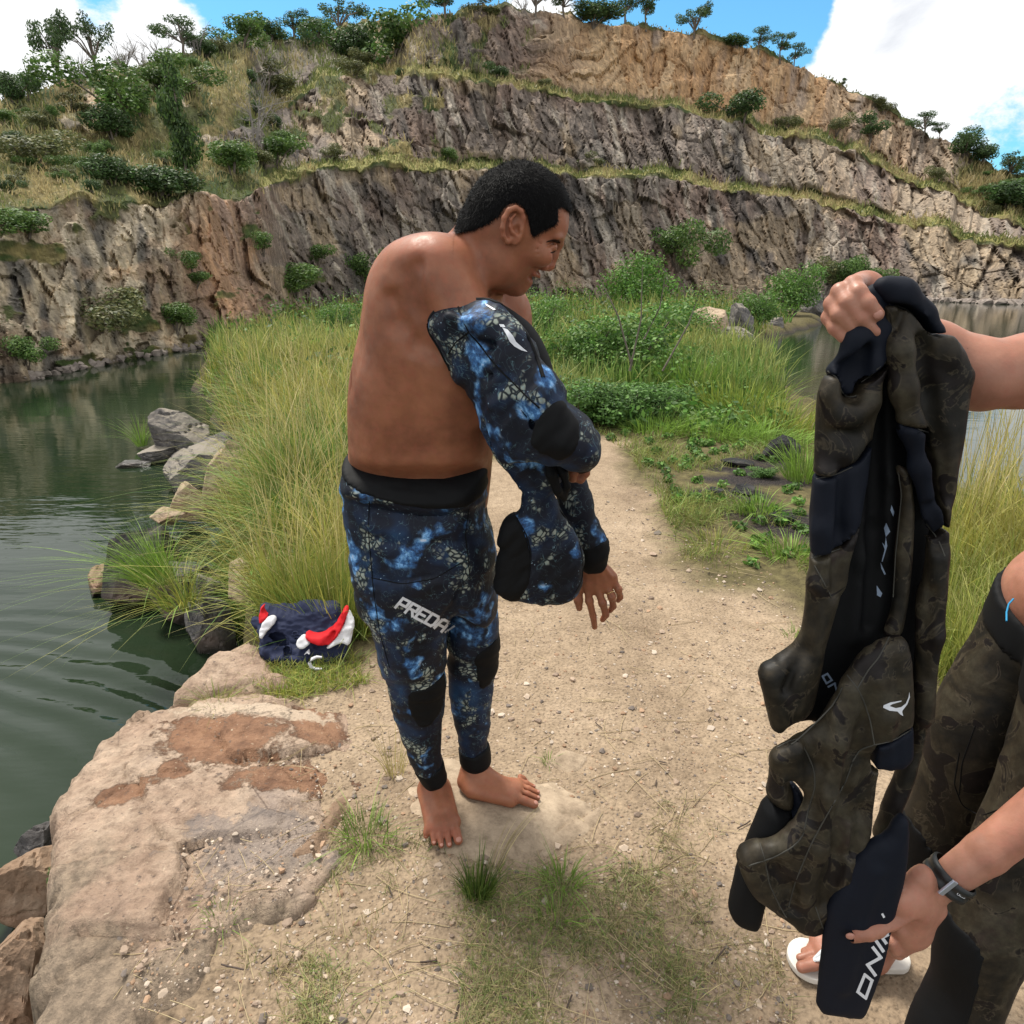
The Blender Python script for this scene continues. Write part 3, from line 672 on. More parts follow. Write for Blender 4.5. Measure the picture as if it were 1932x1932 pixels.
# big mass of tall grass on the left bank
g, q = scatter([(440, 1170), (370, 1110), (350, 1040), (400, 980), (470, 930), (490, 860), (400, 780), (350, 730), (380, 670), (480, 600), (700, 600), (720, 700), (715, 1150), (690, 1215), (560, 1160), (480, 1180)], 25000, seed=1)
k = g[:, 1] < 16; g, q = g[k], q[k]
nz = fbm(g[:, 0] * 1.3, g[:, 1] * 1.3, o=3, seed=401)
cl = smooth(fbm(g[:, 0] * 3.2, g[:, 1] * 3.2, o=2, seed=411), -.35, .2); H = (.18 + .21 * smooth(g[:, 1], 2.6, 4.2)) * (.45 + .75 * cl) * (1 + .4 * nz) * rng.uniform(.45, 1.3, len(g)); Hc = np.clip(H, .08, 1.1)
grass_obj('bank_grass', g, Hc, .0035 + .0011 * g[:, 1], 'mass of tall yellow green grass covering the left bank', 'grass', 'stuff', seg=4, droop=1.1, spread=.74, colA=(.12, .235, .04), colB=YG, mixv=.36 + 1.3 * nz + 1.1 * fbm(g[:, 0] * 3.6, g[:, 1] * 3.6, o=2, seed=430), jit=.7, colT=STRAW, seed=2, wind=(-.08, -.05))
# straw stems with seed heads standing over it
g2, q2 = scatter([(450, 1150), (440, 860), (420, 700), (440, 620), (700, 600), (715, 1150), (600, 1180)], 1500, seed=5)
grass_obj('dry_stems', g2, rng.uniform(.5, 1.0, len(g2)) * (.6 + .4 * smooth(g2[:, 1], 2.5, 5)), .0022 + .0008 * g2[:, 1], 'thin straw coloured stems standing above the left bank grass', 'grass', 'stuff', seg=4, droop=.7, spread=.4, colA=YG, colB=STRAW, seed=6)
# far field of grass on the spit
g, q = scatter([(380, 700), (400, 640), (470, 545), (1530, 548), (1535, 595), (1420, 628), (1440, 680), (1475, 760), (1500, 830), (1200, 800), (1100, 800), (1000, 830), (700, 850), (640, 700)], 37000, seed=11)
nz = fbm(g[:, 0] * .55, g[:, 1] * .55, o=4, seed=402); nz2 = fbm(g[:, 0] * .2, g[:, 1] * .2, o=3, seed=404)
H = (.34 + .22 * smooth(g[:, 1], 5, 12) + .3 * smooth(g[:, 1], 20, 50)) * (1 + .9 * nz) * rng.uniform(.4, 1.3, len(g)) * (.55 + .6 * smooth(fbm(g[:, 0] * 1.8, g[:, 1] * 1.8, o=2, seed=412), -.3, .25)); H = np.clip(H, .06, 2); ok = ~((nz < -.25) & (g[:, 1] < 12))
lowr = smooth(g[:, 0] / g[:, 1], .16, .22) * smooth(g[:, 1], 9, 7); H = H * (1 - .45 * lowr)
g, H, nz, nz2 = g[ok], H[ok], nz[ok], nz2[ok]
grass_obj('spit_grass', g, H, .0040 + .0019 * g[:, 1], 'bright green grass field covering the spit behind the man', 'grass', 'stuff', seg=3, droop=.8, spread=.42, colA=(.085, .19, .03), colB=(.36, .37, .11), mixv=.36 + 1.6 * nz2 + .7 * nz - .18 * smooth(g[:, 0], .5, 2.5), jit=.6, colT=(.30, .36, .12), seed=12)
# clumps of broad bright grass at the right, each a thing
def tuft(u, v, n, h, w, sprd, label, seed, colA=GR_, colB=LIME, rad=.1, droop=.9, name='grass_tuft', seg=4, group=None, colT=None, zoff=0, wind=(0, 0), spread=.6, z=None):
    p = on_ground(u, v) if z is None else G0(u, v, z); r = np.random.default_rng(seed)
    a = r.uniform(0, 6.28, n); rr = rad * np.sqrt(r.uniform(0, 1, n))
    P = np.stack([np.cos(a) * rr, np.sin(a) * rr * sprd, np.zeros(n) + zoff], 1)
    return_o = grass_obj(name, P, h * r.uniform(.45, 1.1, n), np.full(n, w) * r.uniform(.6, 1.3, n), label, 'grass tuft', None, None, group, colA=colA, colB=colB, seg=seg, droop=droop, spread=spread, seed=seed, colT=colT, wind=wind)
    return_o.location = p; return return_o
tuft(1215, 690, 420, .85, .016, .8, 'upright bright green grass clump behind the low herbs on the right', 21, rad=.42)
tuft(1300, 745, 650, .62, .014, .8, 'large bright green grass clump in front of the tan boulder', 22, rad=.5)
tuft(1395, 785, 560, .48, .013, .8, 'arching yellow green grass clump at the edge of the right water', 23, rad=.48, colB=(.33, .37, .06))
tuft(1465, 815, 420, .40, .012, .8, 'yellowish grass clump between the right water and the hanging suit', 24, rad=.4, colB=(.38, .36, .08))
tuft(1350, 822, 420, .26, .012, .8, 'low broad bladed bright grass patch above the burnt ground', 25, rad=.5, droop=1.4, spread=.9)
tuft(1440, 835, 360, .25, .011, .8, 'low glossy grass patch beside the charred lump', 26, rad=.42, droop=1.4, spread=.9)
tuft(1240, 812, 300, .22, .010, .8, 'short green tuft at the end of the sandy path', 27, rad=.35, droop=1.2, spread=.8)
tuft(1520, 905, 260, .40, .007, .8, 'thin grass tuft growing against the left side of the hanging suit', 28, rad=.16)
tuft(1432, 968, 200, .16, .006, .8, 'small bright tuft in the lower burnt ground', 29, rad=.14, droop=1.2, spread=.9)
tuft(1490, 1050, 200, .14, .006, .8, 'small grass tuft left of the middle of the hanging suit', 30, rad=.15, droop=1.2, spread=.9)
tuft(1350, 1030, 200, .10, .005, .8, 'faint low grass tuft at the right margin of the path', 33, rad=.2, droop=1.2, spread=.9, colB=YG)
tuft(295, 1095, 420, .42, .005, 1, 'drooping green tuft hanging over the dark wet boulder', 34, rad=.11, droop=1.1, spread=.7, z=-.38, wind=(-.25, -.1))
tuft(340, 1140, 240, .34, .005, 1, 'yellow green tuft spilling down over the bank beside the wet boulder', 35, rad=.12, droop=1.5, spread=.8, z=-.35, wind=(-.1, -.2), colB=YG)
tuft(268, 840, 90, .55, .007, 1, 'isolated reed tuft standing in the left water beside the stepped boulder', 36, rad=.08, droop=1.0, spread=.6, z=-.95)
tuft(640, 1190, 420, .46, .0042, .7, 'tall fine grass tuft right behind the folded shirt', 37, rad=.16, spread=.3, colB=YG, droop=.7)
tuft(560, 1165, 420, .44, .0042, .7, 'fine yellow grass tuft behind the left end of the folded shirt', 38, rad=.16, spread=.35, colB=YG, droop=.8)
tuft(705, 1185, 260, .36, .0042, .7, 'grass tuft between the folded shirt and the legs of the man', 39, rad=.12, spread=.4, colB=YG)
tuft(450, 1225, 200, .20, .0045, .9, 'green tuft at the left end of the folded shirt', 40, rad=.12, spread=.9, droop=1.3)
tuft(905, 1690, 260, .115, .0026, .7, 'dense dark green tuft in front of the flat stone under the feet', 41, colA=DG, colB=(.16, .22, .04), rad=.035, spread=.45, droop=.5, wind=(.12, 0))
tuft(935, 1640, 14, .26, .0018, .7, 'few tall seed stems leaning right out of the dark green tuft', 42, colA=STRAW, colB=(.20, .15, .08), rad=.02, spread=.15, droop=.5, wind=(.42, .1), name='seed_stems')
tuft(1060, 1665, 120, .07, .0026, .7, 'short light green tuft right of the dark green tuft', 43, rad=.05, spread=.8, droop=1)
tuft(1050, 1735, 90, .06, .0026, .7, 'short tuft below and right of the dark green tuft', 44, rad=.05, spread=.8, droop=1)
tuft(690, 1580, 170, .085, .0025, .9, 'soft green tuft left of the feet on the slab edge', 45, rad=.07, spread=.8, droop=1)
tuft(745, 1460, 60, .20, .0020, .9, 'thin dry stems standing behind the near foot', 46, colA=YG, colB=STRAW, rad=.03, spread=.5, droop=.5, name='stem_cluster')
tuft(420, 1745, 70, .055, .0026, .9, 'small green tuft on the slab near the bottom', 47, rad=.035, spread=.8, droop=1)
tuft(415, 1700, 50, .045, .0026, .9, 'tiny green tuft just above the one near the bottom of the slab', 48, rad=.03, spread=.8, droop=1)
tuft(275, 1625, 60, .05, .0026, .9, 'flat pale tuft on the left half of the slab', 49, rad=.04, spread=.9, droop=1, colB=YG)
tuft(410, 1335, 110, .09, .0028, .9, 'yellow green tuft on the small ledge by the water', 50, rad=.05, spread=.8, droop=1, colB=YG)
tuft(530, 1310, 70, .08, .0028, .9, 'small tuft below the folded shirt beside the ledge', 56, rad=.05, spread=.8, droop=1, colB=YG)
tuft(1035, 1438, 36, .035, .0022, .9, 'tiny tuft on the small pale stone', 57, rad=.02, spread=.9, droop=1)
tuft(1500, 1200, 60, .05, .003, .9, 'tiny tuft on the path left of the camouflage suit', 58, rad=.05, spread=.9, droop=1)
# right shore grass beyond the hanging suit
g, q = scatter([(1760, 1290), (1770, 1060), (1790, 960), (1860, 930), (2200, 930), (2200, 1290), (1932, 1330), (1830, 1320)], 9000, seed=31)
nz = fbm(g[:, 0] * 1.5, g[:, 1] * 1.5, o=3, seed=406)
grass_obj('shore_grass', g, .36 * (1 + .4 * nz) * rng.uniform(.5, 1.25, len(g)), .004 + .0008 * g[:, 1], 'tall yellow green grass on the right shore behind the hanging suit', 'grass', 'stuff', seg=4, droop=.9, spread=.45, colA=GR_, colB=YG, mixv=.6 + .6 * nz, colT=STRAW, seed=32)
g, q = scatter([(1790, 960), (1860, 940), (2100, 940), (2100, 1050), (1800, 1050)], 260, seed=35)
grass_obj('reed_stems', g, rng.uniform(.6, 1.15, len(g)), np.full(len(g), .006), 'thin reed stems standing before the bright water on the right', 'grass', 'stuff', seg=4, droop=.5, spread=.3, colA=YG, colB=STRAW, seed=36)
# short grass: margins of the path, and thin turf in the foreground
def short(name, poly, n, h, label, seed, thr, sc, cA, cB, w0=.0022, droop=1.0, spread=1.0, seg=3):
    g, q = scatter(poly, n, seed=seed); nz = fbm(g[:, 0] * sc, g[:, 1] * sc, o=4, seed=seed + 500) + rng.normal(size=len(g)) * .12
    k = nz > thr; g = g[k]; nz = nz[k]
    if name == 'foreground_turf': g[:, 2] += .0
    grass_obj(name, g, h * rng.uniform(.4, 1.3, len(g)) * (1 + .4 * nz), w0 + .0007 * g[:, 1], label, 'grass', 'stuff', seg=seg, droop=droop, spread=spread, colA=cA, colB=cB, seed=seed)
short('path_margin_grass', [(1090, 800), (1200, 790), (1560, 830), (1550, 1090), (1440, 1110), (1290, 1060), (1240, 940), (1180, 850)], 15000, .075, 'short patchy grass along the right margin of the path', 61, -.02, 1.6, GR_, (.30, .27, .09))
short('trampled_turf', [(640, 1600), (860, 1560), (880, 1640), (1000, 1650), (1140, 1590), (1260, 1640), (1340, 1800), (1300, 1960), (560, 1960), (580, 1750)], 13000, .020, 'thin trampled turf in the foreground below the feet', 62, .04, 4, (.12, .19, .04), (.42, .35, .17), w0=.0013, spread=1.6)
short('thin_turf', [(250, 1600), (560, 1560), (700, 1500), (760, 1640), (620, 1960), (160, 1960), (130, 1800)], 7000, .016, 'sparse turf scattered over the lower slab', 63, .10, 5, (.10, .13, .03), (.34, .27, .13), w0=.0012, spread=1.6)
short('edge_turf', [(1100, 1500), (1400, 1500), (1500, 1932), (1300, 1950), (1150, 1700)], 5000, .016, 'sparse dry blades on the sandy path', 64, .18, 4, (.12, .14, .04), (.40, .32, .17), w0=.0012, spread=1.6)
short('verge_grass', [(420, 1290), (450, 1240), (700, 1240), (740, 1260), (700, 1290), (560, 1320)], 2400, .045, 'short grass round the folded shirt', 65, -.1, 4, GR_, YG)
# fallen straws and twigs
def sticks(name, n, poly, label, seed, ln=(.04, .2), rad=.0011, col=(.42, .33, .19)):
    g, q = scatter(poly, n, seed=seed); r = np.random.default_rng(seed); V, F = [], []; nv = 0
    for p in g:
        a = r.uniform(0, np.pi); L_ = r.uniform(*ln); b = r.normal() * .25; pts = []
        for k in range(4):
            t = (k / 3 - .5) * L_; pts.append([p[0] + math.cos(a) * t - math.sin(a) * b * t * t * 6, p[1] + math.sin(a) * t + math.cos(a) * b * t * t * 6, 0])
        pts = np.array(pts); pts[:, 2] = ground_h(pts[:, 0], pts[:, 1]) + rad * 1.5 + r.uniform(0, .006) + .03 * (p[0] < -.55)
        for k in range(4):
            for s_ in range(3):
                an = s_ * 2.094; V.append(pts[k] + rad * np.array([-math.sin(a) * math.cos(an), math.cos(a) * math.cos(an), math.sin(an)]))
        for k in range(3):
            for s_ in range(3):
                s2 = (s_ + 1) % 3; F.append([nv + k * 3 + s_, nv + k * 3 + s2, nv + k * 3 + 3 + s2, nv + k * 3 + 3 + s_])
        nv += 12
    M = Mat(name); M.set('Base Color', M.mix(M.noise(6, 2), tuple(x * .5 for x in col), tuple(x * 1.4 for x in col))); M.rough(.7, .3)
    link(name, mesh_np(name, np.array(V), np.array(F), [M.m]), None, label, 'straw', kind='stuff')
ALLG = [(420, 1350), (700, 1260), (950, 1000), (1200, 900), (1480, 1100), (1560, 1300), (1500, 1940), (250, 1940), (200, 1600)]
sticks('fallen_straw', 330, ALLG, 'dry straws lying over the sandy path', 71)
sticks('dark_twigs', 34, ALLG, 'small dark twigs scattered on the path', 72, (.02, .06), .0022, (.07, .05, .04))
# pebbles, largest nearest: loose grit
def pebbles(name, n, poly, label, seed, smin, smax, pw):
    g, q = scatter(poly, n, seed=seed); r = np.random.default_rng(seed); v0, f0 = ICO[1]; n = len(g)
    s = smin * (smax / smin) ** (r.uniform(0, 1, n) ** pw) * (.6 + .35 * g[:, 1])
    V = v0[None] * s[:, None, None] * np.stack([r.uniform(.7, 1.3, n), r.uniform(.7, 1.3, n), r.uniform(.45, .8, n)], 1)[:, None] + r.normal(size=(n, 12, 3)) * (s * .16)[:, None, None]
    zz = ground_h(g[:, 0], g[:, 1]) + .045 * (1 - smooth(g[:, 0] + .45 * g[:, 1], -.1, .3)) * (poly_sd(q[:, 0], q[:, 1], [(40, 1932), (112, 1545), (245, 1385), (660, 1345), (700, 1560), (420, 1830), (300, 1960)]) > 0)
    V = V + np.stack([g[:, 0], g[:, 1], zz + s * .2], 1)[:, None]
    F = (np.arange(n)[:, None, None] * 12 + f0[None]).reshape(-1, 3)
    base = np.array([[.36, .27, .20], [.27, .20, .15], [.42, .33, .25], [.17, .14, .12], [.34, .22, .14], [.48, .40, .32]])[r.integers(0, 6, n)] * r.uniform(.75, 1.15, (n, 1))
    M = Mat(name); M.set('Base Color', M.attr('col', 'Color')); M.rough(.85, .3)
    link(name, mesh_np(name, V.reshape(-1, 3), F, [M.m], None, {'col': np.repeat(base, 12, 0)}, shade=False), None, label, 'gravel', kind='stuff')
pebbles('grit', 7000, ALLG + [(150, 1800)], 'fine grit and pebbles loose on the sandy path', 81, .0018, .0045, 1.6)
pebbles('pebbles', 700, ALLG, 'larger loose pebbles on the path', 82, .005, .012, 2.5)

# ------------------------------------------------------------------ shrubs and trees
def tube(pts, rad, ns=5):
    pts = np.array(pts, float); n = len(pts); V, F = [], []
    for i in range(n):
        d = pts[min(i + 1, n - 1)] - pts[max(i - 1, 0)]; d = d / (np.linalg.norm(d) + 1e-9)
        a = np.cross(d, [0, 0, 1.0]) if abs(d[2]) < .95 else np.cross(d, [1.0, 0, 0]); a /= np.linalg.norm(a); b = np.cross(d, a)
        for s_ in range(ns):
            an = 2 * math.pi * s_ / ns; V.append(pts[i] + rad[i] * (a * math.cos(an) + b * math.sin(an)))
    for i in range(n - 1):
        for s_ in range(ns):
            s2 = (s_ + 1) % ns; F.append([i * ns + s_, i * ns + s2, i * ns + ns + s2, i * ns + ns + s_])
    return np.array(V), np.array(F)
def join(parts):
    V, F, n = [], [], 0
    for v, f in parts: V.append(v); F.append(f + n); n += len(v)
    return np.concatenate(V), np.concatenate(F)
def leaves(centres, radii, n, size, r, cols, flat=.3, asp=1.8, squash=.8):
    w = np.array(radii) ** 2; w = w / w.sum(); k = r.choice(len(centres), n, p=w)
    d = r.normal(size=(n, 3)); d /= np.linalg.norm(d, axis=1, keepdims=True)
    rr = r.uniform(.35, 1.0, n) ** .6
    P = np.array(centres)[k] + d * (np.array(radii)[k] * rr)[:, None] * np.array([1, 1, squash])
    nrm = d * (1 - flat) + r.normal(size=(n, 3)) * .6 + np.array([0, 0, flat * 1.4]); nrm /= np.linalg.norm(nrm, axis=1, keepdims=True)
    a = np.cross(nrm, r.normal(size=(n, 3))); a /= np.linalg.norm(a, axis=1, keepdims=True); b = np.cross(nrm, a)
    s = size * r.uniform(.6, 1.4, n)[:, None]
    V = np.stack([P - a * s * asp / 2, P - b * s * .5, P + a * s * asp / 2, P + b * s * .5], 1)
    F = np.arange(n * 4).reshape(n, 4)
    c = np.array(cols)[r.integers(0, len(cols), n)] * r.uniform(.7, 1.3, (n, 1)); lobe = r.uniform(.8, 1.2, len(centres))[k][:, None]
    return V.reshape(-1, 3), F, np.repeat(c * lobe, 4, 0)
m_bark = Mat('bark'); m_bark.set('Base Color', m_bark.mix(m_bark.noise(8, 4), (.09, .07, .055), (.22, .19, .16))); m_bark.rough(.9, .2); m_bark.bump(m_bark.noise(20, 4), .6, .02); m_bark = m_bark.m
m_dead = Mat('dead_wood'); m_dead.set('Base Color', m_dead.mix(m_dead.noise(5, 3), (.20, .18, .17), (.36, .33, .31))); m_dead.rough(.9, .2); m_dead = m_dead.m
DKG = [(.045, .085, .030), (.060, .110, .038), (.085, .135, .045)]; MDG = [(.07, .14, .035), (.11, .20, .045), (.15, .24, .06)]; BRG = [(.10, .22, .035), (.15, .30, .05), (.07, .17, .03)]; OLV = [(.13, .15, .055), (.20, .20, .08), (.09, .11, .045)]
def plant_meshes(tag, kind, cols, seed, n, leaf, nl=7):
    """unit sized plant (about 1 high, 1 wide), returns crown mesh and trunk mesh"""
    r = np.random.default_rng(seed); br = []
    if kind == 'bush':
        cen = [np.array([r.normal() * .22, r.normal() * .22, r.uniform(.18, .62)]) for _ in range(nl)]; rad = [r.uniform(.17, .30) for _ in cen]
        for c in cen[:5]: br.append(tube([[0, 0, -.15], c * [.5, .5, .5], c], [.02, .014, .006]))
    elif kind == 'tree':
        cen = [np.array([r.normal() * .27, r.normal() * .27, r.uniform(.55, .86)]) for _ in range(nl)]; rad = [r.uniform(.10, .2) for _ in cen]
        top = np.array([r.normal() * .05, 0, .6]); br.append(tube([[0, 0, -.2], [r.normal() * .03, 0, .25], top], [.035, .028, .018], 6))
        for c in cen: br.append(tube([[0, 0, .22], (c + top) / 2 * [.9, .9, .85], c], [.018, .012, .005]))
    elif kind == 'flat':           # layered, flat topped
        cen = [np.array([r.normal() * .25, r.normal() * .25, r.uniform(.42, .88)]) for _ in range(nl)]; rad = [r.uniform(.13, .22) for _ in cen]
        br.append(tube([[0, 0, -.2], [.05, 0, .3], [0, 0, .8]], [.035, .025, .012], 6))
        for c in cen: br.append(tube([[0.03, 0, .3], c * [.6, .6, .9], c], [.014, .01, .004]))
    elif kind == 'tall':
        cen = [np.array([r.normal() * .10, r.normal() * .10, z]) for z in np.linspace(.15, .9, nl)]; rad = [r.uniform(.13, .24) * (1.15 - .5 * c[2]) for c in cen]
        br.append(tube([[0, 0, -.15], [.02, 0, .4], [0, 0, .85]], [.03, .02, .01], 6))
    sq = .6 if kind == 'flat' else .85
    v, f, c = leaves(cen, rad, n, leaf, r, cols, squash=sq)
    crown = mesh_np('crown', v, f, [m_leaf], None, {'col': c}, shade=True)
    bv, bf = join(br); trunk = mesh_np('trunk', bv, bf, [m_bark]); return crown, trunk
def bare_mesh(seed, levels=4, n0=5, sp=.5):
    r = np.random.default_rng(seed); parts = []
    def grow(p, d, L, rad, lev):
        pts = [p]; q = p; dd = d
        for _ in range(3): dd = dd + r.normal(size=3) * .13; dd /= np.linalg.norm(dd); q = q + dd * L / 3; pts.append(q)
        parts.append(tube(pts, list(np.linspace(rad, rad * .55, 4)), 3 if lev < 3 else 5))
        if lev > 0:
            for k in range(r.integers(3, 5)):
                i = r.integers(1, 4); nd = dd + r.normal(size=3) * sp + np.array([0, 0, .12]); nd /= np.linalg.norm(nd); grow(pts[i], nd, L * r.uniform(.55, .75), rad * .5, lev - 1)
    for k in range(n0):
        d = np.array([r.normal() * .4, r.normal() * .4, 1]); grow(np.array([r.normal() * .03, r.normal() * .03, -.1]), d / np.linalg.norm(d), .42, .014, levels - 1)
    v, f = join(parts); return mesh_np('branches', v, f, [m_dead])
PM = {}
PM['bush_d'] = [plant_meshes('a', 'bush', DKG + MDG[:1], s, 3600, .030) for s in (1, 2)]
PM['bush_m'] = [plant_meshes('a', 'bush', MDG, s, 3600, .030) for s in (3, 4)]
PM['bush_o'] = [plant_meshes('a', 'bush', OLV, s, 3000, .030) for s in (5, 6)]
PM['bush_b'] = [plant_meshes('a', 'bush', BRG, s, 3600, .03, 9) for s in (7,)]
PM['tree_d'] = [plant_meshes('a', 'tree', DKG, s, 2600, .026, 13) for s in (8, 9)]
PM['flat_d'] = [plant_meshes('a', 'flat', DKG + MDG[:1], s, 2400, .026, 14) for s in (10, 11)]
PM['tall_d'] = [plant_meshes('a', 'tall', DKG + MDG, s, 4200, .028, 12) for s in (12,)]
BARE = [bare_mesh(20), bare_mesh(21, 3, 7, .35)]
def plant(kind, p, h, wr, label, cat, group=None, name=None, i=0, rz=0):
    name = name or {'bush': 'bush', 'tree': 'tree', 'flat': 'tree', 'tall': 'tree'}.get(kind.split('_')[0], 'bush')
    o = bpy.data.objects.new(name, None); COL.objects.link(o); o.location = p; o.scale = (h * wr, h * wr, h); o.rotation_euler = (0, 0, rz)
    o['label'] = label; o['category'] = cat
    if group: o['group'] = group
    cr_, tr_ = PM[kind][i % len(PM[kind])]; link('crown', cr_, o); link('trunk', tr_, o); return o
def cliff_plant(kind, u, v, wpx, hpx, label, cat='bush', group=None, i=0, name=None):
    p = on_cliff(u, v); s = np.linalg.norm(p - [0, 0, CAM_Z]) / FOC * 1.0; p = p.copy(); p[2] -= .02 * hpx * s
    return plant(kind, p, hpx * s, wpx / hpx, label, cat, group, name, i, rz=(u * 7.3) % 6.28)
CP = [
 ('bush_m', 735, 128, 140, 112, 'large round bright green bush on the ridge above the head of the man', 'bush'),
 ('bush_d', 672, 122, 90, 78, 'dark green bush touching the left side of the large ridge bush', 'bush'),
 ('tree_d', 642, 70, 60, 52, 'small dark tree on the ridge just left of the large ridge bush', 'tree'),
 ('bush_d', 22, 196, 60, 56, 'dark bush at the far left end of the skyline', 'bush'),
 ('bush_m', 52, 190, 46, 50, 'green bush second from the left end of the skyline', 'bush'),
 ('tree_d', 118, 165, 62, 92, 'slender open tree leaning on the left skyline', 'tree'),
 ('tree_d', 184, 140, 56, 72, 'dense dark tree right of the slender open tree on the left skyline', 'tree'),
 ('flat_d', 345, 100, 66, 50, 'flat topped dark tree on the skyline left of centre', 'tree'),
 ('bush_m', 458, 88, 84, 56, 'wide green bush on the skyline between bare thickets', 'bush'),
 ('bush_d', 510, 74, 60, 36, 'low dark bush on the skyline right of the wide green bush', 'bush'),
 ('flat_d', 556, 64, 60, 34, 'small layered tree on the skyline under the blue sky', 'tree'),
 ('bush_m', 600, 78, 70, 36, 'low green bush below the skyline left of the ridge bush', 'bush'),
 ('flat_d', 842, 30, 64, 34, 'layered dark tree at the top left of the upper quarry face', 'tree'),
 ('bush_o', 905, 26, 70, 28, 'olive bush on the ridge above the head of the man', 'bush'),
 ('tree_d', 1012, 26, 56, 48, 'tree on the highest part of the ridge', 'tree'),
 ('flat_d', 1068, 34, 60, 46, 'layered tree on the ridge right of the highest tree', 'tree'),
 ('bush_d', 1118, 46, 90, 44, 'dark spreading bush hanging over the orange face', 'bush'),
 ('flat_d', 1180, 44, 56, 50, 'layered tree above the left end of the orange face', 'tree'),
 ('flat_d', 1222, 52, 50, 46, 'small layered tree leaning right above the orange face', 'tree'),
 ('tree_d', 1312, 72, 52, 44, 'solitary round tree on the rim of the orange face', 'tree'),
 ('bush_d', 1392, 90, 60, 24, 'low dark bush on the rim right of the solitary round tree', 'bush'),
 ('flat_d', 1432, 98, 40, 30, 'small flat tree on the rim, first of three', 'tree'),
 ('flat_d', 1474, 112, 38, 36, 'small flat tree on the rim, middle of three', 'tree'),
 ('flat_d', 1500, 118, 32, 30, 'small flat tree on the rim, last of three', 'tree'),
 ('flat_d', 1592, 168, 14, 16, 'tiny lone tree on the descending rim', 'tree'),
 ('bush_o', 1648, 202, 30, 22, 'olive bush on the descending rim', 'bush'),
 ('bush_o', 1668, 214, 28, 26, 'second olive bush just below on the descending rim', 'bush'),
 ('flat_d', 1742, 258, 44, 34, 'dark flat topped tree on the right skyline', 'tree'),
 ('flat_d', 1772, 264, 22, 26, 'very small tree right of the dark flat topped tree on the right skyline', 'tree'),
 ('bush_d', 1818, 296, 60, 46, 'rounded dark bush on the right skyline', 'bush'),
 ('bush_d', 1855, 308, 46, 36, 'second rounded dark bush near the right end of the skyline', 'bush'),
 ('tree_d', 1905, 338, 50, 34, 'low tree at the right end of the skyline', 'tree'),
 ('bush_d', 1900, 395, 110, 60, 'broad dark thicket on the slope at the right edge', 'bush'),
 ('bush_d', 1404, 228, 82, 58, 'dense dark green bush at the foot of the orange face', 'bush'),
 ('flat_d', 1638, 282, 58, 50, 'spreading tree on the upper bench at the right', 'tree'),
 ('bush_o', 1108, 322, 62, 36, 'olive bush on the middle bench behind the forehead of the man', 'bush'),
 ('bush_o', 1580, 250, 40, 34, 'olive bush on the upper face left of the spreading tree', 'bush'),
 ('tall_d', 352, 330, 80, 160, 'tall dark ragged tree in the middle of the left slope', 'tree'),
 ('bush_m', 245, 230, 120, 84, 'wide green bush on the upper left slope', 'bush'),
 ('bush_d', 215, 262, 90, 60, 'dark bush below the wide green bush on the left slope', 'bush'),
 ('bush_m', 320, 175, 90, 50, 'mid green bush under the skyline on the left slope', 'bush'),
 ('bush_o', 505, 170, 90, 56, 'olive bush at the left end of the upper bench', 'bush'),
 ('bush_m', 520, 310, 90, 60, 'green bush at the left end of the middle bench', 'bush'),
 ('bush_m', 440, 330, 90, 60, 'green bush below the grey bare tree', 'bush'),
 ('bush_d', 300, 375, 130, 70, 'dark bush hanging over the rim of the buff face', 'bush'),
 ('bush_d', 215, 350, 90, 60, 'dark bush on the left slope above the buff face', 'bush'),
 ('bush_o', 60, 310, 110, 60, 'olive scrub clump at the left edge of the slope', 'bush'),
 ('bush_m', 55, 455, 100, 50, 'green creeper bush on the buff face at the left edge', 'bush'),
 ('bush_o', 190, 630, 130, 90, 'feathery olive bush low on the buff face above the water', 'bush'),
 ('bush_m', 335, 625, 74, 56, 'green bush low on the buff face near the corner', 'bush'),
 ('bush_m', 362, 505, 56, 40, 'small bush halfway up the buff face', 'bush'),
 ('bush_m', 50, 690, 64, 56, 'small green bush at the waterline on the far left', 'bush'),
 ('bush_m', 372, 540, 50, 34, 'small bush below the one halfway up the buff face', 'bush'),
 ('bush_m', 498, 480, 50, 44, 'green bush on the orange corner of rock', 'bush'),
 ('bush_m', 600, 500, 56, 50, 'green bush on the dark face left of the back of the man', 'bush'),
 ('bush_m', 560, 560, 110, 70, 'dark green thicket at the foot of the dark face', 'bush'),
 ('bush_m', 690, 540, 70, 80, 'leafy green shrub at the foot of the dark face behind the back of the man', 'bush'),
]
for i, (k_, u, v, w, h, lab, cat) in enumerate(CP): cliff_plant(k_, u, v, w, h, lab, cat, i=i)
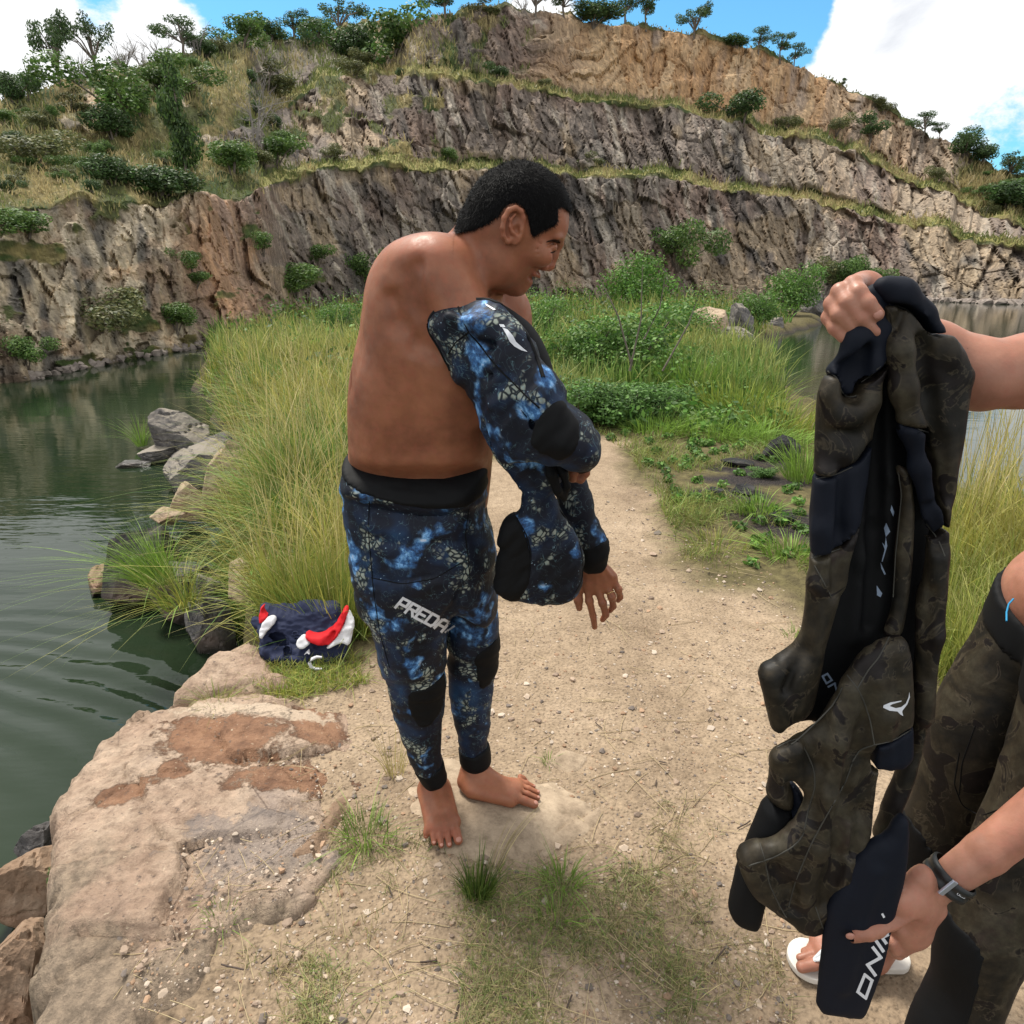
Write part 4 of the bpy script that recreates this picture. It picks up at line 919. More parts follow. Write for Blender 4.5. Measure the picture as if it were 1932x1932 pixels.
# scrub scattered on the vegetated flanks
flat_ok = np.where((rockm.ravel() < .25) & (SEC.ravel() > 2.2) & (SEC.ravel() < 7) )[0]
uu_, vv_ = pix(cv[flat_ok]); sel = (uu_ > -250) & (uu_ < 2150) & ((uu_ < 1000) | (uu_ > 1650) | (rng.uniform(size=len(uu_)) < .25)); flat_ok = flat_ok[sel]
pk = rng.choice(flat_ok, 120, replace=False); pku, pkv = pix(cv[pk]); pks = SEC.ravel()[pk]
def where_(u, s):
    a = 'far left' if u < 250 else 'left' if u < 560 else 'middle' if u < 1000 else 'right'
    h_ = 'just above the lowest rock face' if s < 3 else 'on the middle slope' if s < 4.2 else 'on the upper slope' if s < 6 else 'along the skyline'
    return '%s at the %s' % (h_, a)
for i, idx in enumerate(pk):
    p = cv[idx].copy(); d_ = np.linalg.norm(p - [0, 0, CAM_Z]); h = d_ / FOC * rng.uniform(12, 32); kd = rng.choice(['bush_d', 'bush_m', 'bush_o', 'bush_o'])
    wh = where_(pku[i], pks[i]); cl_ = {'bush_d': 'dark green', 'bush_m': 'mid green', 'bush_o': 'olive'}[kd]; lab = 'small %s scrub bush %s' % (cl_, wh)
    plant(kd, p, h, rng.uniform(.9, 1.7), lab, 'bush', '%s scrub bushes %s' % (cl_, wh), 'scrub_bush', i, rng.uniform(0, 6))
BT = [(482, 262, 130, 120, 'grey leafless tree with fine spreading twigs on the left slope', 0), (232, 128, 60, 60, 'bare grey thicket on the skyline right of the dense dark tree', 1), (272, 122, 70, 56, 'second bare grey thicket along the left skyline', 0), (372, 92, 50, 66, 'tall bare stems on the skyline left of centre', 1), (300, 112, 60, 52, 'bare grey thicket left of the tall bare stems', 1),
      (150, 160, 50, 80, 'thin bare saplings between the two trees of the left skyline', 1), (440, 300, 90, 60, 'grey leafless bush below the spreading leafless tree', 0), (560, 300, 90, 60, 'greyish leafless bush at the left end of the middle bench', 0), (990, 22, 40, 36, 'bare twigs on the highest part of the ridge', 1), (460, 60, 50, 40, 'bare twigs rising behind the wide green bush', 1)]
for (u, v, w, h, lab, bi) in BT:
    p = on_cliff(u, v); s = np.linalg.norm(p - [0, 0, CAM_Z]) / FOC
    o = link('bare_tree', BARE[bi], None, lab, 'tree'); o.location = p; o.scale = (w * s * .9, w * s * .9, h * s); o.rotation_euler = (0, 0, u)
# grass and weeds over the hillside
w_ = np.where(SEC.ravel() > 1.9, 1 - rockm.ravel(), 0) + .12 * (1 - rockm.ravel()); w_[(SEC.ravel() < 1.1) | (SEC.ravel() > 7.2)] = 0
bn = ((np.floor(SEC.ravel()) == 2) | (np.floor(SEC.ravel()) == 4) | (np.floor(SEC.ravel()) == 6)); w_ = w_ * np.where(bn, 3.5, 1); w_ = np.where(w_ > .5, w_, 0)
idx = rng.choice(len(w_), 52000, p=w_ / w_.sum()); P = cv[idx] + rng.normal(size=(52000, 3)) * .12; hs_ = np.where(SEC.ravel()[idx] > 5.85, .45, 1.0)
dist = np.linalg.norm(P, axis=1); vg = vegn.ravel()[idx]
grass_obj('hillside_grass', P, dist / FOC * rng.uniform(4, 13, len(P)) * hs_ * np.where(bn[idx], .62, 1), dist / FOC * 2.0, 'dry and green grass growing over the benches and slopes of the quarry', 'grass', 'stuff', seg=2, droop=.6, spread=.5, colA=(.14, .17, .05), colB=(.42, .34, .17), mixv=.5 + vg * 1.6 - .25 * bn[idx], jit=.6, seed=90)

# shrubs standing on the spit
def ground_plant(kind, u, v, wpx, hpx, label, cat='bush', i=0, name=None):
    p = on_ground(u, v); s = DEP(p) / FOC; return plant(kind, p, hpx * s, wpx / hpx, label, cat, None, name, i, rz=u * 1.7)
PM['fern'] = [plant_meshes('a', 'bush', BRG + MDG, 40, 5200, .022, 14)]; PM['fern2'] = [plant_meshes('a', 'bush', BRG, 41, 5200, .022, 14)]
PM['herb'] = [plant_meshes('a', 'bush', [(.09, .19, .04), (.13, .25, .06), (.06, .13, .03)], 42, 3600, .030, 14)]
GP = [('fern2', 1200, 580, 130, 130, 'bright green leafy shrub rising behind the grass right of the face of the man'), ('fern', 1490, 622, 120, 125, 'dense green leafy bush beside the rocks at the right water'), ('fern', 1430, 622, 90, 95, 'darker leafy bush left of the dense bush at the right water'),
      ('fern', 1180, 720, 240, 190, 'wide dark green feathery shrub in front of the grass field'), ('fern', 1095, 720, 170, 160, 'feathery shrub between the man and the wide dark shrub'), ('fern2', 1290, 650, 140, 110, 'light green feathery shrub behind the tan boulder'), ('fern', 1010, 660, 130, 130, 'green feathery shrub partly hidden by the chest of the man'),
      ('herb', 1090, 800, 150, 110, 'low leafy herb patch beside the sleeve of the man'), ('herb', 1165, 800, 150, 100, 'low leafy herb patch in front of the wide dark shrub'), ('herb', 1235, 790, 110, 80, 'low leafy herb patch next to the tan stone'), ('herb', 1440, 900, 50, 22, 'small herb seedlings in the burnt patch'),
      ('fern', 640, 640, 90, 90, 'leafy shrub in the grass behind the back of the man'), ('fern', 720, 560, 80, 70, 'leafy shrub near the foot of the dark face')]
for i, g_ in enumerate(GP): ground_plant(*g_, i=i)
for (u, v, w, h, lab, kd) in ((1280, 500, 88, 92, 'domed green shrub on a thin trunk against the dark face', 'bush_m'), (1210 + 380, 545, 60, 70, 'pale green bush at the far waterline right of the leafy bush', 'bush_m'), (1640, 550, 60, 52, 'low green bush at the far waterline behind the raised hand', 'bush_m'), (1570, 540, 50, 60, 'thin green bush at the far waterline', 'bush_o')):
    cliff_plant(kd, u, v, w, h, lab)
def weeds(name, poly, ncl, size, leaf, per, cols, label, seed):
    g, q = scatter(poly, ncl, seed=seed); r = np.random.default_rng(seed); sc_ = size * (.5 + .12 * g[:, 1]); cen = g + np.stack([0 * sc_, 0 * sc_, sc_ * .55], 1)
    v, f, c = leaves(list(cen), list(sc_), ncl * per, leaf, r, cols, squash=.7); link(name, mesh_np(name, v, f, [m_leaf], None, {'col': c}), None, label, 'weeds', kind='stuff')
weeds('leafy_weeds', [(1000, 640), (1200, 640), (1420, 680), (1500, 800), (1480, 840), (1250, 810), (1060, 810)], 150, .16, .045, 90, BRG + MDG, 'leafy green weeds growing through the grass at the right', 301)
weeds('field_weeds', [(440, 640), (480, 570), (1450, 570), (1400, 640), (1000, 660), (640, 720)], 170, .22, .085, 60, BRG + MDG + DKG, 'leafy weeds scattered through the far grass field', 302)
weeds('bank_weeds', [(420, 1080), (480, 880), (440, 740), (690, 700), (700, 1120), (560, 1140)], 90, .10, .022, 60, BRG + MDG, 'small leafy weeds among the tall grass of the left bank', 303)
weeds('path_edge_weeds', [(1120, 800), (1240, 800), (1500, 860), (1540, 1060), (1400, 1080), (1280, 960)], 70, .045, .022, 45, BRG + MDG, 'low leafy weeds at the edge of the burnt patch', 304)
# thin dark stalks standing over the feathery shrub
parts = []
for (x0, y0, x1, y1) in ((1188, 700, 1212, 500), (1192, 690, 1120, 500), (1215, 640, 1255, 520), (1250, 700, 1330, 520)):
    a = W(x0, y0, 8.0); b = W(x1, y1, 8.0); m_ = (a + b) / 2 + [.06, 0, 0]; parts.append(tube([a, m_, b], [.012, .009, .003], 4))
v, f = join(parts); link('dry_stalks', mesh_np('dry_stalks', v, f, [m_bark]), None, 'thin dark leafless stalks standing over the wide feathery shrub', 'stalks')
# seedlings at the foot of the slab
for (u, v, lab) in ((108, 1668, 'small bright seedling at the left foot of the slab'), (180, 1672, 'second bright seedling beside the speckled boulder')):
    p = G0(u, v, -.35); o = plant('herb', p, .07, 1.0, lab, 'plant', None, 'seedling')
# ------------------------------------------------------------------ solid modelling on a grid (smooth unions, meshed by surface nets)
def chaikin(p, n=2):
    p = np.asarray(p, float)
    for _ in range(n):
        q = np.roll(p, -1, 0); p = np.stack([.75 * p + .25 * q, .25 * p + .75 * q], 1).reshape(-1, 2)
    return p
def xz(poly, y, n=1):
    """picture outline to an outline in the upright plane at distance y (number, or one per point)"""
    poly = np.asarray(poly, float); y = np.broadcast_to(np.asarray(y, float), (len(poly),)).copy()
    w = W(poly[:, 0], poly[:, 1], y)[:, [0, 2]]
    return chaikin(w, n) if n else w
def rotm(rx=0, ry=0, rz=0): return np.array(Euler((rx, ry, rz)).to_matrix())
class Vol:
    def __init__(s, lo, hi, h):
        s.h = h; s.lo = np.floor(np.array(lo) / h) * h; s.n = np.ceil((np.array(hi) - s.lo) / h).astype(int) + 1
        s.ax = [s.lo[i] + np.arange(s.n[i]) * h for i in range(3)]
        s.F = np.full(s.n, .08, np.float32)
    def copy(s):
        c = object.__new__(Vol); c.__dict__ = dict(s.__dict__); c.F = s.F.copy(); return c
    def _sl(s, lo, hi):
        a = np.clip(np.floor((np.array(lo) - s.lo) / s.h).astype(int), 0, s.n); b = np.clip(np.ceil((np.array(hi) - s.lo) / s.h).astype(int) + 1, 0, s.n)
        if np.any(b <= a): return None
        sl = tuple(slice(a[i], b[i]) for i in range(3))
        return sl, s.ax[0][sl[0]][:, None, None], s.ax[1][sl[1]][None, :, None], s.ax[2][sl[2]][None, None, :]
    def _op(s, sl, d, k, mode='add'):
        f = s.F[sl]; d = d.astype(np.float32)
        if mode == 'add':
            h = np.clip(.5 + .5 * (f - d) / k, 0, 1); s.F[sl] = f + (d - f) * h - k * h * (1 - h)
        elif mode == 'cut':
            h = np.clip(.5 - .5 * (f + d) / k, 0, 1); s.F[sl] = f + (-d - f) * h + k * h * (1 - h)
        elif mode == 'and':
            s.F[sl] = np.maximum(f, d)
    def cone(s, a, b, ra, rb, k=.01, mode='add'):
        a, b = np.array(a, float), np.array(b, float); m = max(ra, rb) + k + .03
        r = s._sl(np.minimum(a, b) - m, np.maximum(a, b) + m)
        if r is None: return s
        sl, X, Y, Z = r; ab = b - a; l2 = ab @ ab + 1e-12
        t = np.clip(((X - a[0]) * ab[0] + (Y - a[1]) * ab[1] + (Z - a[2]) * ab[2]) / l2, 0, 1)
        d = np.sqrt((X - a[0] - t * ab[0]) ** 2 + (Y - a[1] - t * ab[1]) ** 2 + (Z - a[2] - t * ab[2]) ** 2) - (ra + (rb - ra) * t)
        s._op(sl, d, k, mode); return s
    def chain(s, pts, k=.008, mode='add'):
        for (a, ra), (b, rb) in zip(pts[:-1], pts[1:]): s.cone(a, b, ra, rb, k, mode)
        return s
    def ell(s, c, r, R=None, k=.01, mode='add'):
        c = np.array(c, float); r = np.array(r, float); m = r.max() + k + .03; q = s._sl(c - m, c + m)
        if q is None: return s
        sl, X, Y, Z = q; X, Y, Z = X - c[0], Y - c[1], Z - c[2]
        if R is not None: X, Y, Z = (R[0, 0] * X + R[1, 0] * Y + R[2, 0] * Z, R[0, 1] * X + R[1, 1] * Y + R[2, 1] * Z, R[0, 2] * X + R[1, 2] * Y + R[2, 2] * Z)
        e = np.sqrt((X / r[0]) ** 2 + (Y / r[1]) ** 2 + (Z / r[2]) ** 2); g = np.sqrt((X / r[0] ** 2) ** 2 + (Y / r[1] ** 2) ** 2 + (Z / r[2] ** 2) ** 2) + 1e-9
        s._op(sl, np.clip(e * (e - 1) / g, -1, 1), k, mode); return s
    def infl(s, poly, y0, D, Wd, k=.01, mode='add', p=2.0):
        """rounded solid whose outline seen from the front is poly (x, z); y0, Wd may be functions of (X, Z)"""
        poly = np.asarray(poly); m = k + .03
        ys = y0 if not callable(y0) else None
        lo = [poly[:, 0].min() - m, s.lo[1], poly[:, 1].min() - m]; hi = [poly[:, 0].max() + m, s.ax[1][-1], poly[:, 1].max() + m]
        if ys is not None and not callable(Wd): lo[1] = ys - Wd - m; hi[1] = ys + Wd + m
        r = s._sl(lo, hi)
        if r is None: return s
        sl, X, Y, Z = r; X2, Z2 = np.broadcast_arrays(X[:, 0, :], Z[:, 0, :])
        d = poly_sd(X2, Z2, poly); yy = y0(X2, Z2) if callable(y0) else y0; ww = Wd(X2, Z2) if callable(Wd) else Wd
        e1 = np.maximum(D - d, 0) / D
        yy = yy[:, None, :] if callable(y0) else yy; ww = ww[:, None, :] if callable(Wd) else ww
        e = (e1[:, None, :] ** p + (np.abs(Y - yy) / ww) ** p) ** (1 / p)
        s._op(sl, (e - 1) * min(D, float(np.min(ww))), k, mode); return s
    def clip_poly(s, poly, grow=0):
        """keep only what lies inside the outline (x, z)"""
        X2, Z2 = np.meshgrid(s.ax[0], s.ax[2], indexing='ij'); d = poly_sd(X2, Z2, np.asarray(poly)) + grow
        s.F = np.maximum(s.F, (-d)[:, None, :].astype(np.float32)); return s
    def clip_fn(s, fn):
        X, Y, Z = np.meshgrid(*s.ax, indexing='ij', sparse=True); s.F = np.maximum(s.F, fn(X, Y, Z).astype(np.float32)); return s
    def grow(s, d): s.F = s.F - d; return s
    def mesh(s):
        F = s.F; ins = F < 0; h = s.h
        c = ins[:-1, :-1, :-1].astype(np.int8)
        cnt = np.zeros(np.array(F.shape) - 1, np.int8)
        for i in (0, 1):
            for j in (0, 1):
                for k in (0, 1): cnt += ins[i:F.shape[0] - 1 + i, j:F.shape[1] - 1 + j, k:F.shape[2] - 1 + k]
        act = (cnt > 0) & (cnt < 8); ijk = np.argwhere(act)
        if not len(ijk): return np.zeros((0, 3)), np.zeros((0, 4), int)
        ident = np.full(act.shape, -1, np.int64); ident[act] = np.arange(len(ijk))
        acc = np.zeros((len(ijk), 3)); num = np.zeros(len(ijk))
        cor = [(i, j, k) for i in (0, 1) for j in (0, 1) for k in (0, 1)]
        vals = {c_: F[ijk[:, 0] + c_[0], ijk[:, 1] + c_[1], ijk[:, 2] + c_[2]] for c_ in cor}
        for a in cor:
            for axn in range(3):
                if a[axn]: continue
                b = list(a); b[axn] = 1; b = tuple(b); va, vb = vals[a], vals[b]; m = (va < 0) != (vb < 0)
                t = np.where(m, va / np.where(m, va - vb, 1), 0)
                p = np.array(a, float)[None] + np.zeros((len(ijk), 3)); p[:, axn] = t; acc += p * m[:, None]; num += m
        V = s.lo + (ijk + acc / num[:, None]) * h
        Q = []
        for axn in range(3):
            o = [0, 1, 2]; o.remove(axn); b, c_ = o
            sh = list(F.shape)
            s0 = [slice(None)] * 3; s1 = [slice(None)] * 3; s0[axn] = slice(0, -1); s1[axn] = slice(1, None)
            A, B = ins[tuple(s0)], ins[tuple(s1)]; m = A != B
            # interior edges only
            lim = [slice(None)] * 3; lim[b] = slice(1, sh[b] - 1); lim[c_] = slice(1, sh[c_] - 1)
            mm = np.zeros_like(m); mm[tuple(lim)] = m[tuple(lim)]
            e = np.argwhere(mm); 
            if not len(e): continue
            def idn(db, dc):
                q = e.copy(); q[:, b] += db; q[:, c_] += dc; return ident[q[:, 0], q[:, 1], q[:, 2]]
            quad = np.stack([idn(-1, -1), idn(0, -1), idn(0, 0), idn(-1, 0)], 1)
            flip = A[e[:, 0], e[:, 1], e[:, 2]]; 
            if axn == 1: flip = ~flip
            quad = np.where(flip[:, None], quad, quad[:, ::-1]); Q.append(quad)
        return V, np.concatenate(Q)
def vnormals(V, Fq):
    n = np.zeros_like(V); a = V[Fq[:, 2]] - V[Fq[:, 0]]; b = V[Fq[:, 3]] - V[Fq[:, 1]]; c = np.cross(a, b)
    for i in range(4): np.add.at(n, Fq[:, i], c)
    return n / (np.linalg.norm(n, axis=1, keepdims=True) + 1e-12)
def relax(V, Fq, it=2, lam=.5):
    for _ in range(it):
        acc = np.zeros_like(V); w = np.zeros(len(V))
        for i in range(4):
            j = (i + 1) % 4; np.add.at(acc, Fq[:, i], V[Fq[:, j]]); np.add.at(w, Fq[:, i], 1); np.add.at(acc, Fq[:, j], V[Fq[:, i]]); np.add.at(w, Fq[:, j], 1)
        V = V + lam * (acc / w[:, None] - V)
    return V
def catm(M): return M
def cat_meshes(ms):
    V, F, n = [], [], 0
    for v, f in ms: V.append(v); F.append(f + n); n += len(v)
    return np.concatenate(V), np.concatenate(F)
def largest(V, F):
    lab = np.arange(len(V))
    for _ in range(400):
        m = lab[F].min(1); new = lab.copy()
        for i in range(4): np.minimum.at(new, F[:, i], m)
        new = new[new]
        if np.array_equal(new, lab): break
        lab = new
    fl = lab[F[:, 0]]; u_, c_ = np.unique(fl, return_counts=True); keep = np.isin(fl, u_[c_ > .12 * c_.max()]); F = F[keep]
    used = np.zeros(len(V), bool); used[F.ravel()] = True; remap = np.cumsum(used) - 1
    return V[used], remap[F]
def solid(name, vol, mat, parent=None, wr=None, it=1, drop=None, **kw):
    V, F = vol.mesh(); V, F = largest(V, F); V = relax(V, F, it) if it else V
    if wr is not None: V = V + vnormals(V, F) * wr(V)[:, None]
    o = link(name, mesh_np(name, V, F, [mat]), parent, **kw); return o, V, F
def bvh_of(V, F): return BVHTree.FromPolygons(V.tolist(), F.tolist())
CAMP = Vector((0, 0, CAM_Z))
def onsurf(bvh, u, v, off=.0015, fallback=1.5):
    d = Vector(ray(u, v)).normalized(); h = bvh.ray_cast(CAMP, d)
    if h[0] is None:
        w = W(u, v, fallback); n_ = bvh.find_nearest(Vector(w)); return np.array(n_[0]) - np.array(d) * off
    return np.array(h[0] - d * off)
from mathutils.geometry import delaunay_2d_cdt
def decal(polys, bvh, name, mat, parent, off=.0015, thick=.0, step=3.0, fallback=1.0, **kw):
    """thin printed shape laid on a surface; polys: picture outlines"""
    Vs, Fs, n = [], [], 0
    for P in polys:
        P = np.array(P, float); pts = []
        for i in range(len(P)):
            a, b = P[i], P[(i + 1) % len(P)]; m = max(1, int(np.hypot(*(b - a)) / step))
            for t in range(m): pts.append(a + (b - a) * t / m)
        m = len(pts); lo, hi = P.min(0), P.max(0); gx, gy = np.meshgrid(np.arange(lo[0], hi[0], step), np.arange(lo[1], hi[1], step)); g = np.stack([gx.ravel(), gy.ravel()], 1)
        if len(g): g = g[poly_sd(g[:, 0], g[:, 1], P) > step * .4]
        allp = [Vector(p) for p in pts] + [Vector(p) for p in g]
        vo, eo, fo, _, _, _ = delaunay_2d_cdt(allp, [(i, (i + 1) % m) for i in range(m)], [list(range(m))], 1, 1e-4)
        for v in vo: Vs.append(onsurf(bvh, v[0], v[1], off, fallback))
        Fs += [[i + n for i in f] for f in fo]; n += len(vo)
    Fs = [f for f in Fs if len(f) == 3]
    return link(name, mesh_np(name, np.array(Vs), np.array(Fs), [mat]), parent, **kw)
def strokes(pts, w):
    out = []
    for a, b in zip(pts[:-1], pts[1:]):
        a, b = np.array(a, float), np.array(b, float); d = (b - a) / (np.hypot(*(b - a)) + 1e-9); nrm = np.array([-d[1], d[0]]) * w / 2; e = d * w * .42
        out.append([a - nrm - e, b - nrm + e, b + nrm + e, a + nrm - e])
    return out
def line_on(bvh, pts, rad, name, mat, parent, off=.0005, step=6.0, fallback=1.5, **kw):
    P = []
    for a, b in zip(pts[:-1], pts[1:]):
        m = max(1, int(math.hypot(b[0] - a[0], b[1] - a[1]) / step))
        for t in range(m): P.append((a[0] + (b[0] - a[0]) * t / m, a[1] + (b[1] - a[1]) * t / m))
    P.append(pts[-1]); Q = np.array([onsurf(bvh, u, v, off, fallback) for u, v in P])
    for _ in range(2): Q[1:-1] = (Q[:-2] + 2 * Q[1:-1] + Q[2:]) / 4
    v, f = tube(Q, [rad] * len(Q), 5); return link(name, mesh_np(name, v, f, [mat]), parent, **kw)
def ylin(yt, vt, yb, vb, u=966):
    """distance that changes evenly between two picture rows"""
    zt = W(u, vt, yt)[2]; zb = W(u, vb, yb)[2]
    return lambda X, Z: yb + (yt - yb) * np.clip((Z - zb) / (zt - zb), -.3, 1.3)

# ------------------------------------------------------------------ materials of people and suits
def skin_mat(name, base, dark, red):
    M = Mat(name); n1 = M.noise(9, 4, .55); n2 = M.noise(60, 3, .6); n3 = M.noise(260, 2, .6)
    c = M.mix(M.rng(n1, .35, .7), base, dark); nm = M.noise(28, 5, .65); c = M.mix(.6, c, M.ramp(nm, [(.3, (.78, .74, .72)), (.7, (1.2, 1.2, 1.2))]), 'MULTIPLY'); c = M.mix(M.m2('MULTIPLY', M.rng(n2, .45, .7), .3), c, red)
    c = M.mix(M.m2('MULTIPLY', M.rng(M.voro(55), .055, .03), .5), c, tuple(x * .35 for x in dark))
    rd = M.attr('red'); c = M.mix(M.m2('MULTIPLY', rd, .6), c, red)
    M.set('Base Color', c); M.set('Roughness', M.rng(n2, .3, .7, .40, .62)); M.set('Specular IOR Level', .38)
    M.set('Subsurface Weight', .12); M.set('Subsurface Radius', (.012, .005, .003)); M.set('Subsurface Scale', .6)
    M.bump(M.m2('ADD', n3, M.m2('MULTIPLY', n2, .8)), .22, .0012); return M.m
m_skin = skin_mat('tanned_skin', (.30, .118, .060), (.205, .075, .038), (.33, .095, .055))
m_skin2 = skin_mat('skin', (.38, .18, .12), (.29, .125, .08), (.42, .155, .11))
def reef_mat():
    M = Mat('reef_print_neoprene')
    w = M.node('ShaderNodeTexNoise'); w.inputs['Scale'].default_value = 7; w.inputs['Detail'].default_value = 2; M.L.new(M.tc.outputs['Object'], w.inputs['Vector'])
    wv = M.node('ShaderNodeVectorMath', operation='MULTIPLY_ADD'); wv.inputs[1].default_value = (.10, .10, .10); M.L.new(w.outputs['Color'], wv.inputs[0]); M.L.new(M.tc.outputs['Object'], wv.inputs[2]); v = wv.outputs[0]
    big = M.noise(8.5, 3, .5, v); big2 = M.noise(13, 3, .6, M.vec(loc=(3, 1, 2))); big3 = M.noise(11, 3, .55, M.vec(loc=(7, 4, 9)))
    base = M.ramp(big, [(.3, (.004, .005, .009)), (.5, (.006, .009, .020)), (.62, (.010, .026, .065)), (.75, (.02, .07, .16))])
    cel = M.voro(74, 'DISTANCE_TO_EDGE', v); cel2 = M.voro(120, 'DISTANCE_TO_EDGE', v)
    mot = M.noise(34, 6, .7, v)
    # coral cobbles: pale cells with dark gaps
    mask = M.rng(big2, .545, .62); cob = M.mix(M.rng(cel, .06, .2), (.01, .015, .02), M.mix(mot, (.12, .16, .15), (.44, .46, .38)))
    c = M.mix(mask, base, cob)
    # cold blue-white foam
    mask = M.rng(big3, .56, .66); fm = M.ramp(mot, [(.38, (.01, .02, .05)), (.5, (.04, .13, .32)), (.6, (.20, .45, .80)), (.72, (.75, .82, .95))]); c = M.mix(mask, c, fm)
    # fine worm lines
    wl = M.noise(26, 2, .5, M.vec(loc=(1, 8, 2)), 1.5); ln = M.rng(M.m2('ABSOLUTE', M.m2('SUBTRACT', wl, .5)), .012, .002); c = M.mix(M.m2('MULTIPLY', ln, M.rng(big2, .42, .55, .08, .45)), c, (.14, .26, .30))
    sp = M.rng(M.voro(95, vec=v), .16, .09); c = M.mix(M.m2('MULTIPLY', sp, M.rng(mot, .5, .6, 0, .8)), c, (.35, .50, .62))
    M.set('Base Color', c); M.rough(.62, .25); M.bump(M.noise(320, 2), .12, .0008); return M.m
def camo_mat():
    M = Mat('brown_camouflage_neoprene'); n1 = M.noise(9, 5, .6, None, .8); n2 = M.noise(15, 4, .6, M.vec(loc=(4, 2, 6)), 1.0); n3 = M.noise(60, 5, .65)
    c = M.ramp(n1, [(.30, (.004, .004, .0035)), (.42, (.012, .010, .007)), (.52, (.026, .020, .012)), (.62, (.040, .034, .022)), (.75, (.020, .010, .010))])
    c = M.mix(M.rng(n2, .56, .60), c, (.008, .0055, .005)); rim = M.rng(M.m2('ABSOLUTE', M.m2('SUBTRACT', n2, .56)), .018, .003); c = M.mix(M.m2('MULTIPLY', rim, .6), c, (.06, .048, .032))
    c = M.mix(.8, c, M.ramp(n3, [(.3, (.55, .55, .55)), (.7, (1.5, 1.5, 1.5))]), 'MULTIPLY')
    M.set('Base Color', c); M.rough(.55, .25); M.bump(M.m2('ADD', n3, M.noise(300, 2)), .15, .0012); return M.m
def plain(name, col, rough=.6, spec=.4, bs=300, bstr=.15, var=.2, sheen=0):
    M = Mat(name); M.set('Base Color', M.mix(M.noise(12, 4, .6), tuple(x * (1 - var) for x in col), tuple(x * (1 + var) for x in col))); M.rough(rough, spec); M.set('Sheen Weight', sheen); M.bump(M.noise(bs, 2), bstr, .0008); return M.m
m_reef, m_camo = reef_mat(), camo_mat()
m_blk = plain('black_neoprene', (.0035, .0038, .0045), .7, .18); m_blk2 = plain('navy_black_neoprene', (.0035, .0055, .012), .7, .2)
m_white = plain('white_print', (.62, .64, .68), .5); m_prt = plain('pale_blue_print', (.22, .28, .38), .5); m_thread = plain('thread', (.05, .048, .04), .7, var=.9, bs=60)
m_hair = plain('black_hair', (.0035, .0033, .0035), .8, .08, 200, .5); m_lash = plain('dark_brow', (.028, .015, .010), .7, .1, 900, .9)
m_nail = plain('nail', (.42, .20, .15), .35); m_gold = Mat('gold'); m_gold.set('Base Color', (.75, .5, .22)); m_gold.set('Metallic', 1.0); m_gold.rough(.25); m_gold = m_gold.m
m_steel = Mat('brushed_steel'); m_steel.set('Base Color', (.55, .6, .72)); m_steel.set('Metallic', .8); m_steel.rough(.35); m_steel = m_steel.m
m_rub = plain('black_rubber', (.012, .013, .014), .45, .45); m_lip = plain('lip', (.30, .10, .075), .4); m_teeth = plain('teeth', (.6, .55, .45), .3)

def letters(groups, bvh, mat, parent, off=.0015, fallback=1.0, name='letter'):
    for polys in groups: decal(polys, bvh, name, mat, parent, off, fallback=fallback)
# ------------------------------------------------------------------ the man on the flat stone
P3 = lambda u, v, y: W(u, v, y)
GS = .022                                           # height of the stone under the feet
def gp(u, v, z): return G0(u, v, z)
def person_root(label, loc):
    o = bpy.data.objects.new('person', None); COL.objects.link(o); o.location = (0, 0, 0); o['label'] = label; o['category'] = 'person'; return o
man = person_root('shirtless man in blue reef print wetsuit trousers pulling the matching jacket onto his arms', None)
YH = 1.5
head_px = [(868, 434), (876, 405), (892, 362), (922, 329), (965, 310), (994, 309), (1028, 322), (1056, 348), (1072, 382), (1074, 407), (1072, 436), (1064, 454), (1050, 466), (1038, 484), (1026, 497), (1014, 512), (1001, 523), (993, 538), (980, 549), (966, 554), (950, 554), (925, 545), (900, 520), (880, 485)]
def head_box(h):
    lo = P3(855, 565, YH); hi = P3(1085, 298, YH); return Vol([lo[0], YH - .125, lo[2]], [hi[0], YH + .125, hi[2]], h)
